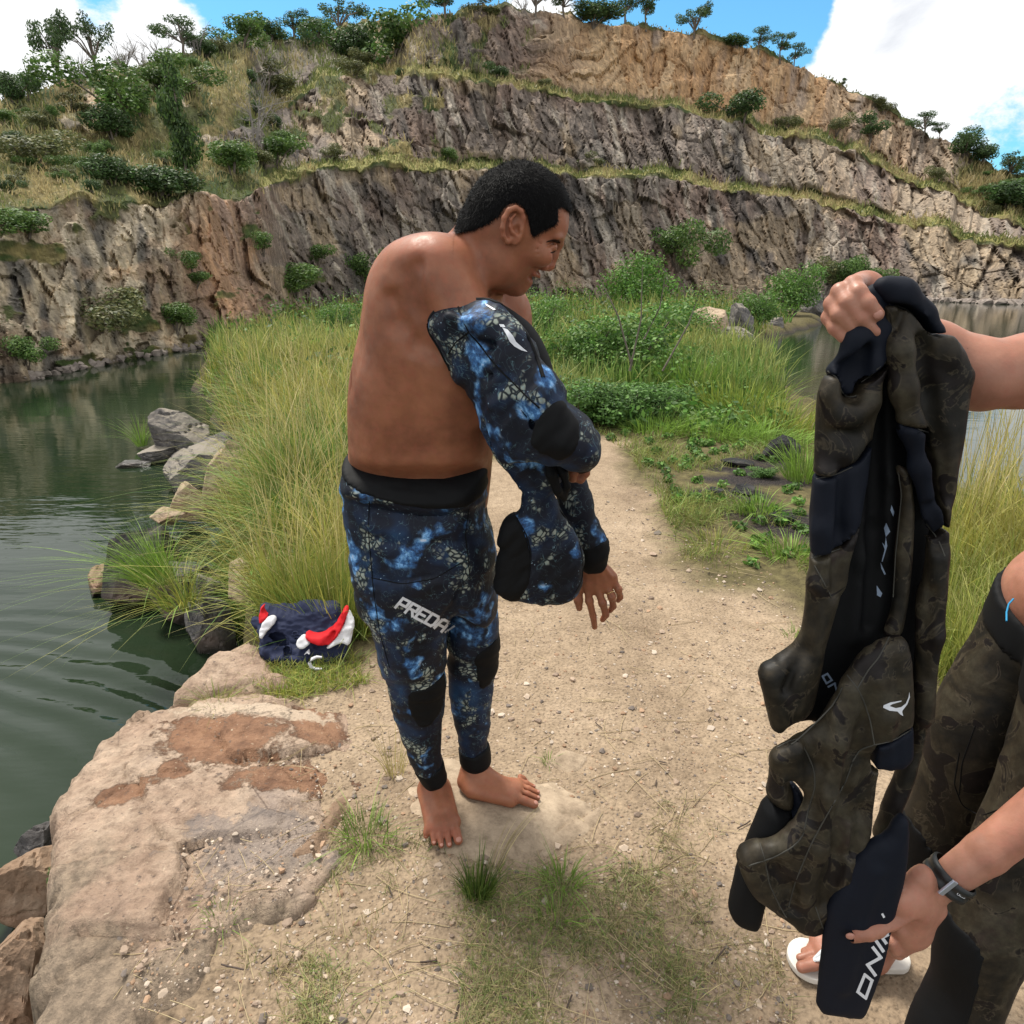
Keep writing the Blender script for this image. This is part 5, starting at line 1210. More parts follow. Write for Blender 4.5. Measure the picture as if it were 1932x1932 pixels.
def build_head(V):
    ctr = W(968, 400, YH)
    def wf(X, Z):   # narrower towards the chin and the brow
        t = ((X - ctr[0]) * .35 - (Z - ctr[2])) / .16
        return .082 - .021 * np.clip(t, 0, 1.2) + .0 * X
    V.infl(xz(head_px, YH, 2), YH, .088, wf, .01, p=2.25)
    for s in (-1, 1):
        V.ell(P3(1050, 452, YH + s * .026), [.012, .026, .010], rotm(0, .5, 0), .012)        # brow
        V.ell(P3(1022, 481, YH + s * .044), [.024, .018, .020], rotm(0, .7, 0), .02)          # cheek
        V.ell(P3(1051, 466, YH + s * .036), [.013, .019, .012], None, .012, 'cut')            # socket
        V.ell(P3(1040, 466, YH + s * .034), [.0125, .015, .0125], None, .006)                 # lidded eye
        V.chain([(P3(1050, 461, YH + s * .024), .0022), (P3(1043, 460, YH + s * .042), .0026), (P3(1032, 464, YH + s * .056), .002)], .004, 'cut')
        V.chain([(P3(1046, 480, YH + s * .026), .0012), (P3(1038, 483, YH + s * .042), .0014), (P3(1029, 479, YH + s * .054), .001)], .008, 'cut')
        V.ell(P3(1026, 503, YH + s * .014), [.0095, .0085, .009], None, .006)                 # nostril wing
        V.ell(P3(1031, 513, YH + s * .008), [.0055, .0035, .004], None, .003, 'cut')
        V.chain([(P3(1017, 500, YH + s * .026), .0035), (P3(1004, 512, YH + s * .043), .0045), (P3(988, 523, YH + s * .053), .0045), (P3(970, 535, YH + s * .058), .003)], .007, 'cut')
        V.chain([(P3(945, 556, YH + s * .03), .004), (P3(918, 548, YH + s * .058), .005), (P3(906, 520, YH + s * .066), .003)], .012, 'cut')   # smile fold
        V.ell(P3(930, 505, YH + s * .047), [.030, .018, .034], None, .03)                     # jaw
        for q in ((1022, 462, 1012, 455), (1020, 470, 1008, 470), (1021, 477, 1010, 483)):
            V.chain([(P3(q[0], q[1], YH + s * .058), .0009), (P3(q[2], q[3], YH + s * .066), .0006)], .003, 'cut')
    V.chain([(P3(1056, 462, YH), .007), (P3(1045, 482, YH), .0078), (P3(1039, 498, YH), .0098)], .010)     # nose
    V.ell(P3(1035, 503, YH), [.0108, .0112, .0096], None, .008)
    V.chain([(P3(1008, 517, YH - .022), .0045), (P3(1013, 520, YH), .0072), (P3(1008, 517, YH + .022), .0045)], .005)   # lips
    V.chain([(P3(994, 529, YH - .020), .005), (P3(997, 531, YH), .0082), (P3(994, 529, YH + .020), .005)], .005)
    V.ell(P3(977, 543, YH), [.018, .020, .014], None, .02)                                     # chin
    V.chain([(P3(1010, 525, YH - .012), .0028), (P3(1013, 527, YH), .004), (P3(1010, 525, YH + .012), .0028)], .002, 'cut')
    V.chain([(P3(997, 520, YH - .028), .0018), (P3(1006, 525, YH - .014), .0036), (P3(1008, 526, YH), .0036), (P3(1006, 525, YH + .014), .0036), (P3(997, 520, YH + .028), .0018)], .002, 'cut')
    for s in (-1, 1):                                                                          # ears
        q = lambda u, v, o: P3(u, v, YH + s * o)
        V.ell(q(967, 425, .080), [.0215, .0055, .038], rotm(0, -.12, s * .22), .006)
        V.ell(q(974, 428, .074), [.016, .010, .024], None, .01)
        V.ell(q(973, 413, .089), [.0105, .006, .014], rotm(0, .2, s * .2), .004, 'cut')
        V.ell(q(975, 434, .088), [.0085, .009, .010], None, .004, 'cut')
        V.chain([(q(985, 428, .082), .0035), (q(988, 412, .084), .0042), (q(984, 399, .087), .0048), (q(973, 392, .090), .005), (q(960, 397, .093), .0052), (q(951, 412, .095), .005), (q(948, 430, .095), .0048), (q(950, 446, .091), .0045), (q(957, 456, .086), .0055), (q(963, 452, .081), .005)], .004)
        V.chain([(q(972, 405, .089), .0028), (q(963, 415, .090), .0034), (q(962, 428, .090), .0036), (q(967, 439, .087), .0036), (q(974, 443, .085), .003)], .003)
        V.ell(q(983, 434, .083), [.004, .005, .0055], None, .003)
    return V
VH = build_head(head_box(.0024))
# neck sector added into the head grid and the body grid with the same primitives
def neck(V):
    V.cone(P3(880, 500, 1.555), P3(915, 455, 1.515), .072, .064, .02)
    V.cone(P3(905, 540, 1.56), P3(925, 500, 1.52), .05, .052, .02)
neck(VH)
back_px = [(846, 452), (815, 455), (788, 456), (748, 470), (722, 500), (704, 544), (684, 611), (663, 690), (653, 763), (654, 840), (657, 900), (664, 985), (760, 1010), (915, 985), (925, 920), (930, 850), (945, 780), (955, 700), (968, 630), (958, 585), (935, 552), (905, 500)]
def torso(V):
    V.infl(xz(back_px, 1.575, 2), ylin(1.565, 520, 1.60, 950), .155, lambda X, Z: .172 - .022 * smooth(Z, 1.35, 1.08) - .045 * smooth(Z, 1.11, 1.05), .02, p=2.15)
    V.ell(P3(818, 520, 1.455), [.078, .075, .075], None, .04)                                  # shoulder
    V.ell(P3(770, 570, 1.48), [.07, .045, .10], rotm(0, .1, .3), .07)                          # shoulder blade
    V.cone(P3(828, 520, 1.45), P3(935, 690, 1.37), .066, .050, .035)
    V.ell(P3(835, 670, 1.47), [.07, .045, .12], None, .04)
    V.ell(P3(952, 590, 1.70), [.062, .06, .065], None, .04)
    V.cone(P3(952, 595, 1.71), P3(1010, 790, 1.68), .055, .045, .03)
    V.chain([(P3(905, 476, 1.60), .03), (P3(945, 555, 1.68), .035)], .04)
    V.chain([(P3(762, 520, 1.385), .004), (P3(770, 570, 1.375), .006), (P3(796, 625, 1.38), .004)], .05, 'cut')
    V.chain([(P3(738, 560, 1.41), .004), (P3(752, 610, 1.40), .007), (P3(785, 652, 1.392), .008), (P3(822, 668, 1.39), .006)], .028, 'cut')
    V.chain([(P3(790, 500, 1.385), .004), (P3(772, 545, 1.375), .007), (P3(780, 590, 1.375), .004)], .03, 'cut')
    V.chain([(P3(690, 842, 1.42), .002), (P3(770, 856, 1.405), .004), (P3(880, 850, 1.43), .002)], .03, 'cut')
    V.chain([(P3(690, 600, 1.56), .004), (P3(672, 720, 1.53), .006), (P3(672, 850, 1.55), .004)], .035, 'cut')
lo = P3(640, 1010, 1.6); hi = P3(1080, 440, 1.6)
VT = Vol([lo[0] - .02, 1.30, lo[2]], [hi[0] + .03, 1.86, hi[2] + .02], .0056)
build_head(VT); neck(VT); torso(VT)
zc = P3(900, 512, 1.5)[2]
torso(VH)
# feet and shins
def foot(V, heel, ball, toes, ankle, shin, width, k=.012):
    heel, ball, ankle = map(np.array, (heel, ball, ankle)); d = ball - heel; d[2] = 0; L = np.linalg.norm(d); d /= L; n = np.array([-d[1], d[0], 0])
    V.ell(heel + d * .03 + [0, 0, .030], [.036, .031, .033], rotm(0, 0, math.atan2(d[1], d[0])), .012)
    V.cone(ankle, shin, .034, .030, .015)
    V.cone(heel + d * .035 + [0, 0, .04], ankle, .032, .035, .02)
    V.cone(ankle + d * .01, ball - d * .03 + [0, 0, .034], .034, .026, .025)
    V.cone(heel + d * .05 + n * width * .3 + [0, 0, .022], ball + n * width * .33 + [0, 0, .020], .024, .021, .02)
    V.cone(heel + d * .05 - n * width * .3 + [0, 0, .026], ball - n * width * .33 + [0, 0, .022], .024, .022, .02)
    V.ell(ball + [0, 0, .024], [.028, width * .52, .022], rotm(0, 0, math.atan2(d[1], d[0])), .015)
    for s in (-1, 1): V.ell(ankle + n * s * .03 + [0, 0, .0], [.013, .010, .014], None, .012)
    for (t, r0, r1) in toes:
        t = np.array(t); o = t - ball; o[2] = 0; w = o @ n; st = ball + n * w * .9 + [0, 0, .026] + d * .006
        V.chain([(st, r0 * 1.05), (st * .45 + t * .55 + [0, 0, .006], r0), (t + [0, 0, r1], r1)], .005)
# right foot (nearer the lens), left foot
fR = dict(heel=gp(815, 1478, GS) , ball=gp(836, 1567, GS), ankle=P3(818, 1487, 1.60), shin=P3(802, 1420, 1.605))
tR = [(gp(865, 1592, GS), .0125, .0125), (gp(848, 1598, GS), .0088, .0085), (gp(833, 1599, GS), .0084, .008), (gp(819, 1594, GS), .008, .0078), (gp(804, 1581, GS), .0085, .008)]
fL = dict(heel=gp(868, 1487, GS), ball=gp(968, 1506, GS), ankle=P3(893, 1455, 1.655), shin=P3(892, 1380, 1.66))
tL = [(gp(1008, 1524, GS), .0128, .0125), (gp(1014, 1510, GS), .0086, .0082), (gp(1014, 1499, GS), .0082, .0078), (gp(1006, 1488, GS), .008, .0076), (gp(992, 1477, GS), .008, .0076)]
lo = gp(780, 1640, 0); VF1 = Vol([-.34, 1.36, .0], [-.07, 1.78, .17], .0030)
foot(VF1, fR['heel'], fR['ball'], tR, fR['ankle'], fR['shin'], .088)
VF2 = Vol([-.22, 1.52, .0], [.12, 1.76, .19], .0030)
foot(VF2, fL['heel'], fL['ball'], tL, fL['ankle'], fL['shin'], .088)
# hands: the left one hangs free, the right one grips the other sleeve
YL = 1.60
VL = Vol(P3(1065, 1215, YL) - [0, .07, 0], P3(1190, 1035, YL) + [0, .09, 0], .0025)
def free_hand(V):
    q = lambda u, v, y=0: P3(u, v, YL + y)
    V.cone(q(1112, 1035), q(1119, 1068), .022, .026, .012)
    V.infl(xz([(1099, 1066), (1096, 1090), (1098, 1110), (1112, 1122), (1132, 1124), (1152, 1116), (1166, 1100), (1163, 1082), (1148, 1066), (1132, 1056), (1112, 1054)], YL, 2), YL + .002, .03, .017, .015)
    for (a, b, c_, d_, r) in (((1107, 1100, 0), (1112, 1134, -.006), (1119, 1162, -.002), (1122, 1183, .006), .0098), ((1124, 1102, -.003), (1137, 1138, -.014), (1143, 1160, -.006), (1137, 1169, .004), .0098),
                              ((1142, 1098, -.001), (1154, 1126, -.014), (1157, 1144, -.004), (1151, 1152, .006), .0094), ((1155, 1090, .003), (1167, 1112, -.008), (1170, 1127, .002), (1166, 1133, .010), .0085)):
        V.ell(q(*a), [.0105, .010, .012], None, .01)
        V.chain([(q(*a), r * 1.12), (q(*b), r), (q(*c_), r * .93), (q(*d_), r * .8)], .004)
        V.ell(q(b[0], b[1], b[2]), [r * 1.08, r * 1.1, r * 1.15], None, .006)
    V.chain([(q(1108, 1085, .01), .016), (q(1092, 1108, .014), .0125), (q(1091, 1132, .008), .0108), (q(1093, 1147, .004), .009)], .01)
    for (x0, y0, x1, y1) in ((1112, 1075, 1107, 1098), (1122, 1072, 1125, 1099), (1131, 1070, 1141, 1095), (1138, 1068, 1153, 1088)):
        V.chain([(q(x0, y0, -.0125), .003), (q(x1, y1, -.012), .0036)], .008)
free_hand(VL)
YG_ = 1.50
VG = Vol(P3(1060, 925, YG_) - [0, .07, 0], P3(1125, 850, YG_) + [0, .09, 0], .0030)
VG.cone(P3(1096, 862, YG_), P3(1093, 882, YG_ + .01), .026, .026, .01); VG.ell(P3(1092, 888, YG_ + .015), [.020, .030, .024], None, .01)
for k_ in range(4):
    yy = YG_ - .012 + k_ * .019; VG.chain([(P3(1100, 880, yy), .0098), (P3(1105, 893, yy), .0098), (P3(1096, 905, yy), .009), (P3(1084, 903, yy), .008)], .004)
VG.chain([(P3(1088, 880, YG_ - .02), .012), (P3(1082, 892, YG_ - .028), .0105), (P3(1080, 904, YG_ - .02), .009)], .006)
# what the clothes hide, a little slimmer than they are
VC = Vol([-.5, 1.30, .02], [.22, 1.95, 1.30], .012)
VC.infl(xz([(665, 900), (670, 1100), (720, 1160), (900, 1100), (905, 920)], 1.6, 1), 1.6, .12, .125, .02)
VC.chain([(P3(760, 1060, 1.55), .06), (P3(790, 1300, 1.57), .036), (P3(812, 1470, 1.605), .022)], .01); VC.chain([(P3(870, 1060, 1.67), .05), (P3(898, 1280, 1.66), .034), (P3(895, 1440, 1.66), .030)], .01)
VC.chain([(P3(1010, 770, 1.68), .042), (P3(1060, 860, 1.64), .036), (P3(1112, 1045, 1.60), .022)], .02)
parts = []
for V_, it in ((VH, 1), (VT, 2), (VF1, 1), (VF2, 1), (VL, 1), (VG, 1), (VC, 1)):
    V, F = V_.mesh(); V = relax(V, F, it); parts.append((V, F))
bl = np.array([VH.ax[i][0] for i in range(3)]) + .006; bh = np.array([VH.ax[i][-1] for i in range(3)]) - .006
inbox = lambda c, m: np.all((c > bl + m) & (c < bh - m), axis=1)
Vh, Fh = parts[0]; parts[0] = (Vh, Fh[inbox(Vh[Fh].mean(1), 0)])
Vt, Ft = parts[1]; parts[1] = (Vt, Ft[~inbox(Vt[Ft].mean(1), .005)])
SV, SF = cat_meshes(parts)
uS, vS_ = pix(SV); red = np.exp(-(((uS - 800) / 60) ** 2 + ((vS_ - 470) / 26) ** 2)) * .5 + np.exp(-(((uS - 1038) / 14) ** 2 + ((vS_ - 505) / 14) ** 2)) * .8 + .35 * np.exp(-(((uS - 960) / 16) ** 2 + ((vS_ - 430) / 32) ** 2)) + np.where(vS_ > 1560, .4, 0) + 1.2 * np.exp(-(((uS - 1008) / 9) ** 2 + ((vS_ - 524) / 9) ** 2))
used = np.zeros(len(SV), bool); used[SF.ravel()] = True; remap = np.cumsum(used) - 1
SV, SF, red = SV[used], remap[SF], red[used]
nS = vnormals(SV, SF); uS, vS_ = pix(SV); tm = smooth(vS_, 470, 520) * smooth(vS_, 900, 860) * smooth(uS, 930, 900)
SV = SV + nS * (tm * (fbm(SV[:, 0] * 9, SV[:, 1] * 9, SV[:, 2] * 7, o=3, seed=600) * .0065 + fbm(SV[:, 0] * 22, SV[:, 1] * 22, SV[:, 2] * 30, o=2, seed=601) * .0012))[:, None]
body = link('body', mesh_np('body', SV, SF, [m_skin], {'red': red}), man)
bb = bvh_of(SV, SF)
# hair
hair_px = [(856, 442), (868, 405), (884, 352), (915, 318), (960, 298), (1000, 296), (1040, 312), (1068, 342), (1084, 385), (1080, 403), (1070, 403), (1058, 394), (1048, 399), (1050, 414), (1046, 429), (1034, 434), (1018, 441), (1006, 452), (1000, 446), (997, 430), (993, 410), (984, 394), (972, 389), (958, 396), (946, 412), (924, 426), (900, 438), (880, 440)]
VHr = build_head(head_box(.0029)); neck(VHr); torso(VHr); VHr.grow(.0034)
VHr.F = VHr.F.copy(); Pm = xz(hair_px, YH, 1)
VHr.clip_poly(Pm)
# keep hair off the ears
for s in (-1, 1): VHr.ell(P3(967, 426, YH + s * .09), [.026, .03, .040], rotm(0, -.12, 0), .004, 'cut')
V, F = VHr.mesh(); V = relax(V, F, 1); N_ = vnormals(V, F); V = V + N_ * (fbm(V[:, 0] * 90, V[:, 1] * 90, V[:, 2] * 90, o=3, seed=7) * .0008)[:, None]
hair = link('hair', mesh_np('hair', V, F, [m_hair]), man)
r = np.random.default_rng(3); k = r.choice(len(V), 30000); outer = N_[k]; up = (V[k] - P3(960, 400, YH)); up /= np.linalg.norm(up, axis=1, keepdims=True); ok = (outer * up).sum(1) > .2; k = k[ok]
nn = N_[k]; fl = np.array([.25, 0, -.9]) + r.normal(size=nn.shape) * .55; fl = fl - nn * (fl * nn).sum(1, keepdims=True); d_ = nn * .30 + fl * .9; d_ /= np.linalg.norm(d_, axis=1, keepdims=True)
L_ = r.uniform(.006, .013, len(k))[:, None]; sd2 = np.cross(d_, nn); sd2 /= np.linalg.norm(sd2, axis=1, keepdims=True) + 1e-9; b0 = V[k] - nn * .001
HV = np.stack([b0 - sd2 * .0005, b0 + sd2 * .0005, b0 + d_ * L_], 1).reshape(-1, 3)
m_strand = plain('hair_strand', (.004, .0038, .004), .6, .12, var=.5, bs=50)
link('hair_strands', mesh_np('hair_strands', HV, np.arange(len(HV)).reshape(-1, 3), [m_strand]), hair, kind='stuff')
# brow hairs
VBr = build_head(head_box(.0016)); VBr.grow(.0011)
for s, lab in ((-1, 0), (1, 1)):
    v = VBr.copy(); v.clip_poly(xz([(1027, 459), (1034, 454), (1044, 452), (1056, 454), (1060, 458), (1055, 459), (1045, 456), (1036, 457)], YH - .04, 1)); v.clip_fn(lambda X, Y, Z: (Y - (YH - .012)) * (-s) + 0 * X + 0 * Z)
    v.clip_fn(lambda X, Y, Z: np.abs(Y - YH) - .060 + 0 * X + 0 * Z)
    solid('eyebrow', v, m_lash, man)
    v = VBr.copy(); v.clip_poly(xz([(1027, 472), (1034, 476), (1042, 475), (1049, 471), (1050, 474), (1042, 479), (1033, 479)], YH - .04, 1), -.0004); v.clip_fn(lambda X, Y, Z: (Y - (YH - .016)) * (-s) + 0 * X + 0 * Z); v.clip_fn(lambda X, Y, Z: np.abs(Y - YH) - .056 + 0 * X + 0 * Z)
    solid('eyelash', v, m_lash, man)
v, f = cat_meshes([tube([P3(1008, 524, YH - .011), P3(1011, 525, YH), P3(1008, 524, YH + .011)], [.0022, .0026, .0022], 5)]); link('teeth', mesh_np('teeth', v, f, [m_teeth]), man)
# toe nails and the ring
for (t, r0, r1) in tR[:5] + tL[:5]:
    t = np.array(t); toL = t[0] > -.06; d = (fL['ball'] - fL['heel']) if toL else (fR['ball'] - fR['heel']); d[2] = 0; d /= np.linalg.norm(d)
    c_ = t + [0, 0, r1 * 1.65] + d * r1 * .42; v, f = ICO[2]; R_ = rotm(0, .55, 0); a = math.atan2(d[1], d[0]); q = (v * [r1 * .62, r1 * .62, r1 * .22]) @ rotm(0, .5, 0).T @ rotm(0, 0, a).T + c_
    link('toenail', mesh_np('toenail', q, f, [m_nail]), man)
a_, b_ = P3(1148, 1112, YL - .007), P3(1152, 1122, YL - .011); dr = (b_ - a_) / np.linalg.norm(b_ - a_); cx = (a_ + b_) / 2; e1_ = np.cross(dr, [0, 1, 0]); e1_ /= np.linalg.norm(e1_); e2_ = np.cross(dr, e1_)
ang = np.linspace(0, 2 * np.pi, 25); v, f = tube([cx + .0112 * (e1_ * math.cos(t) + e2_ * math.sin(t)) for t in ang], [.0012] * 25, 6); link('ring', mesh_np('ring', v, f, [m_gold]), man)

# ---- trousers
band_px = [(656, 858), (672, 858), (700, 860), (778, 864), (840, 864), (883, 862), (925, 866), (922, 900), (919, 938), (870, 962), (800, 962), (700, 948), (645, 918), (646, 905), (654, 885)]
seat_px = [(646, 905), (650, 935), (655, 985), (662, 1035), (668, 1085), (674, 1128), (688, 1152), (704, 1164), (716, 1215), (728, 1270), (838, 1260), (838, 1170), (860, 1140), (900, 1165), (937, 1165), (938, 1105), (936, 1045), (928, 1002), (919, 975), (921, 935), (919, 900), (780, 900), (660, 880)]
legR_px = [(700, 1080), (704, 1164), (713, 1195), (722, 1240), (732, 1290), (741, 1335), (749, 1375), (761, 1412), (775, 1451), (785, 1466), (797, 1488), (812, 1499), (843, 1487), (835, 1460), (832, 1419), (831, 1384), (836, 1346), (842, 1300), (839, 1249), (841, 1200), (862, 1140), (884, 1090), (860, 1020), (760, 1020)]
legL_px = [(838, 1060), (842, 1160), (844, 1230), (846, 1290), (849, 1326), (857, 1370), (866, 1413), (869, 1448), (895, 1462), (926, 1448), (924, 1420), (920, 1408), (924, 1375), (928, 1323), (932, 1296), (938, 1268), (941, 1225), (942, 1192), (938, 1159), (938, 1105), (936, 1050), (900, 1040)]
lo = P3(625, 1515, 1.6); hi = P3(955, 845, 1.6)
VTr = Vol([lo[0] - .02, 1.36, lo[2] - .02], [hi[0] + .02, 1.84, hi[2] + .02], .0054)
VTr.infl(xz(seat_px, 1.6, 1), 1.605, .13, .158, .02, p=2.2)
VTr.infl(xz(legR_px, 1.57, 1), ylin(1.535, 1050, 1.60, 1490), .080, lambda X, Z: .058 + .050 * smooth(Z, .3, .95), .012, p=2.1)
VTr.infl(xz(legL_px, 1.65, 1), ylin(1.665, 1050, 1.66, 1450), .072, lambda X, Z: .054 + .048 * smooth(Z, .3, .95), .008, p=2.1)
VTr.infl(xz(band_px, 1.6, 1), 1.605, .11, .168, .006, p=2.4)
# deep creases: crotch line, seat folds, knee gathers
for pts, rr in (([(888, 1085, 1.45), (866, 1125, 1.455), (842, 1165, 1.475), (839, 1240, 1.50)], .006), ([(670, 1072, 1.47), (740, 1098, 1.44), (810, 1090, 1.44)], .005), ([(690, 1010, 1.46), (780, 1035, 1.44), (850, 1020, 1.45)], .004), ([(740, 1300, 1.47), (790, 1312, 1.46), (838, 1295, 1.48)], .004), ([(756, 1395, 1.52), (800, 1402, 1.52), (832, 1385, 1.54)], .004), ([(860, 1315, 1.6), (900, 1320, 1.59), (930, 1300, 1.6)], .003)):
    VTr.chain([(P3(*p), rr) for p in pts], .014, 'cut')
def wr_tr(V):
    n = fbm(V[:, 0] * 5, V[:, 1] * 5, V[:, 2] * 26 + 3 * V[:, 0], o=3, seed=61) * .0070 + fbm(V[:, 0] * 16, V[:, 1] * 16, V[:, 2] * 20, o=3, seed=62) * .0032
    return n
tr_ob, TV, TF = solid('trousers', VTr, m_reef, man, wr=wr_tr, it=2)
tb = bvh_of(TV, TF)
def region(base, px, y, grow, name, mat, parent, front=None, wr=None, h=None, it=1, n=1, **kw):
    v = base.copy(); v.grow(grow); v.F = v.F.copy(); v.clip_poly(xz(px, y, n))
    if front is not None: v.clip_fn(lambda X, Y, Z: (Y - front) + 0 * X + 0 * Z)
    return solid(name, v, mat, parent, wr=wr, it=it, **kw)
region(VTr, [(600, 830), (980, 830), (960, 880), (940, 925), (919, 936), (905, 948), (868, 960), (778, 955), (688, 934), (641, 912), (610, 905)], 1.455, .0022, 'waistband', m_blk, tr_ob, wr=wr_tr, it=2)
region(VTr, [(766, 1312), (800, 1309), (841, 1292), (838, 1320), (836, 1345), (828, 1372), (803, 1394), (784, 1387), (769, 1361)], 1.48, .0022, 'knee_pad', m_blk, tr_ob, front=1.56, wr=wr_tr, it=2)
region(VTr, [(892, 1238), (915, 1224), (945, 1212), (945, 1270), (930, 1298), (913, 1311), (902, 1302), (899, 1273)], 1.6, .0022, 'knee_pad', m_blk, tr_ob, front=1.69, wr=wr_tr, it=2)
region(VTr, [(775, 1461), (800, 1466), (842, 1454), (850, 1490), (812, 1506), (790, 1500)], 1.55, .0022, 'ankle_cuff', m_blk, tr_ob, it=2)
region(VTr, [(858, 1425), (880, 1430), (934, 1418), (934, 1452), (895, 1470), (862, 1455)], 1.62, .0022, 'ankle_cuff', m_blk, tr_ob, it=2)
for pts in ([(697, 940), (695, 1000), (700, 1060), (705, 1120), (718, 1200), (735, 1260)], [(885, 960), (878, 1010), (884, 1060), (887, 1095)], [(700, 1090), (760, 1102), (820, 1092), (870, 1062)]):
    line_on(tb, pts, .0013, 'seam', m_blk, tr_ob)
# PREDA... lettering across the thigh, running out round the leg
O_ = np.array([746.0, 1146.0]); ex = np.array([18.4, 9.6]); eu = np.array([14.5, -17.0])
cell = lambda i, pts: [tuple(O_ + ex * (i + p[0]) + eu * p[1]) for p in pts]
LET = {'P': [[(.0, 0), (.0, 1), (.72, 1), (.72, .45), (.05, .45)]], 'R': [[(.0, 0), (.0, 1), (.72, 1), (.72, .48), (.05, .48)], [(.35, .48), (.75, 0)]], 'E': [[(.75, 1), (.0, 1), (.0, 0), (.75, 0)], [(0, .5), (.6, .5)]], 'D': [[(.0, 0), (.0, 1), (.62, 1), (.76, .8), (.76, .2), (.62, 0), (0, 0)]], 'A': [[(.0, 0), (.08, .9), (.25, 1), (.65, 1), (.75, .9), (.75, 0)], [(.05, .42), (.72, .42)]], 'T': [[(0, 1), (.5, 1)], [(.35, 1), (.35, .4)]]}
letters([sum([strokes(cell(i, st_), 5.2) for st_ in LET[ch]], []) for i, ch in enumerate('PREDA')] + [strokes(cell(5, [(0.05, .1), (.3, .9)]), 3.5)], tb, m_white, tr_ob, .0016)

# ---- jacket: right sleeve over the near arm, body bunched between the arms, left sleeve and cuff
lo = P3(780, 1160, 1.6); hi = P3(1165, 545, 1.6)
VJ = Vol([lo[0], 1.20, lo[2] - .03], [hi[0] + .02, 1.80, hi[2] + .03], .0045)
slv = [(802, 613), (819, 584), (848, 566), (892, 560), (930, 566), (965, 588), (985, 615), (1010, 655), (1035, 690), (1060, 735), (1090, 768), (1112, 795), (1122, 825), (1114, 856), (1075, 862), (1030, 852), (985, 850), (950, 868), (925, 840), (912, 815), (896, 775), (878, 742), (860, 716), (842, 686), (824, 650)]
VJ.infl(xz(slv, 1.40, 1), lambda X, Z: 1.405 - .10 * smooth(X, -.12, .10) + .0 * Z, .078, .076, .015, p=2.1)
VJ.chain([(P3(1068, 812, 1.34), .052), (P3(1086, 838, 1.40), .046), (P3(1095, 850, 1.49), .036)], .02)      # forearm turning away
# bunched cloth running down from the armpit
VJ.infl(xz([(905, 800), (920, 842), (945, 880), (968, 905), (986, 930), (1040, 935), (1066, 900), (1070, 870), (1040, 840), (990, 820), (950, 800)], 1.45, 1), 1.46, .05, .045, .02)
lobe = [(1030, 866), (1034, 897), (1040, 928), (1056, 962), (1072, 985), (1087, 1008), (1096, 1030), (1101, 1060), (1102, 1090), (1094, 1117), (1078, 1132), (1055, 1141), (1009, 1145), (974, 1135), (952, 1124), (930, 1114), (936, 1098), (939, 1085), (941, 1062), (944, 1046), (948, 1034), (941, 1024), (945, 1005), (950, 990), (958, 980), (968, 973), (980, 966), (984, 945), (986, 928), (970, 905), (985, 880), (1000, 860)]
VJ.infl(xz(lobe, 1.46, 1), 1.47, .05, .042, .012, p=2.2)
VJ.chain([(P3(1062, 880, 1.62), .046), (P3(1085, 950, 1.62), .040), (P3(1112, 1018, 1.61), .036), (P3(1120, 1060, 1.605), .033)], .015)   # left forearm sleeve
VJ.infl(xz([(1090, 1024), (1110, 1018), (1137, 1010), (1142, 1025), (1147, 1041), (1145, 1057), (1126, 1069), (1104, 1074), (1094, 1060)], 1.6, 1), 1.605, .036, .034, .006)
VJ.chain([(P3(1010, 790, 1.68), .055), (P3(1062, 870, 1.64), .050)], .02)
for pts, rr in (([(870, 640, 1.32), (930, 650, 1.31), (985, 690, 1.32)], .006), ([(905, 720, 1.31), (960, 690, 1.31), (1010, 690, 1.33), (1040, 715, 1.36)], .007), ([(985, 770, 1.27), (1010, 800, 1.26), (1000, 830, 1.27)], .004), ([(905, 800, 1.33), (940, 840, 1.36), (960, 880, 1.40)], .006), ([(990, 845, 1.33), (1040, 862, 1.32), (1090, 868, 1.33)], .009), ([(996, 850, 1.40), (1010, 890, 1.40), (1024, 930, 1.42)], .006), ([(948, 1028, 1.42), (960, 1034, 1.42)], .006), ([(1100, 1016, 1.56), (1120, 1018, 1.56), (1138, 1008, 1.57)], .0025), ([(1102, 1046, 1.565), (1122, 1046, 1.56), (1144, 1036, 1.565)], .0025)):
    VJ.chain([(P3(*p), rr) for p in pts], .016, 'cut')
for pts, rr in (([(850, 600, 1.335), (900, 612, 1.32), (960, 640, 1.32), (1000, 665, 1.34)], .012), ([(985, 720, 1.29), (1020, 715, 1.29), (1052, 735, 1.30)], .013), ([(930, 765, 1.30), (975, 745, 1.275), (1000, 745, 1.27)], .010)):
    VJ.chain([(P3(*p), rr) for p in pts], .02)
# open throat of the sleeve at the shoulder
def wr_j(V):
    s_ = V[:, 0] * .75 - V[:, 2] * .65; t_ = V[:, 0] * .65 + V[:, 2] * .75
    return fbm(s_ * 30, V[:, 1] * 8, t_ * 9, o=3, seed=71) * .0075 + (.35 - np.abs(fbm(s_ * 22 + 5, V[:, 1] * 7, t_ * 8, o=2, seed=73))) * .006 + fbm(V[:, 0] * 40, V[:, 1] * 30, V[:, 2] * 30, o=2, seed=72) * .0012
jk, JV, JF = solid('jacket', VJ, m_reef, man, wr=wr_j, it=2)
jb = bvh_of(JV, JF)
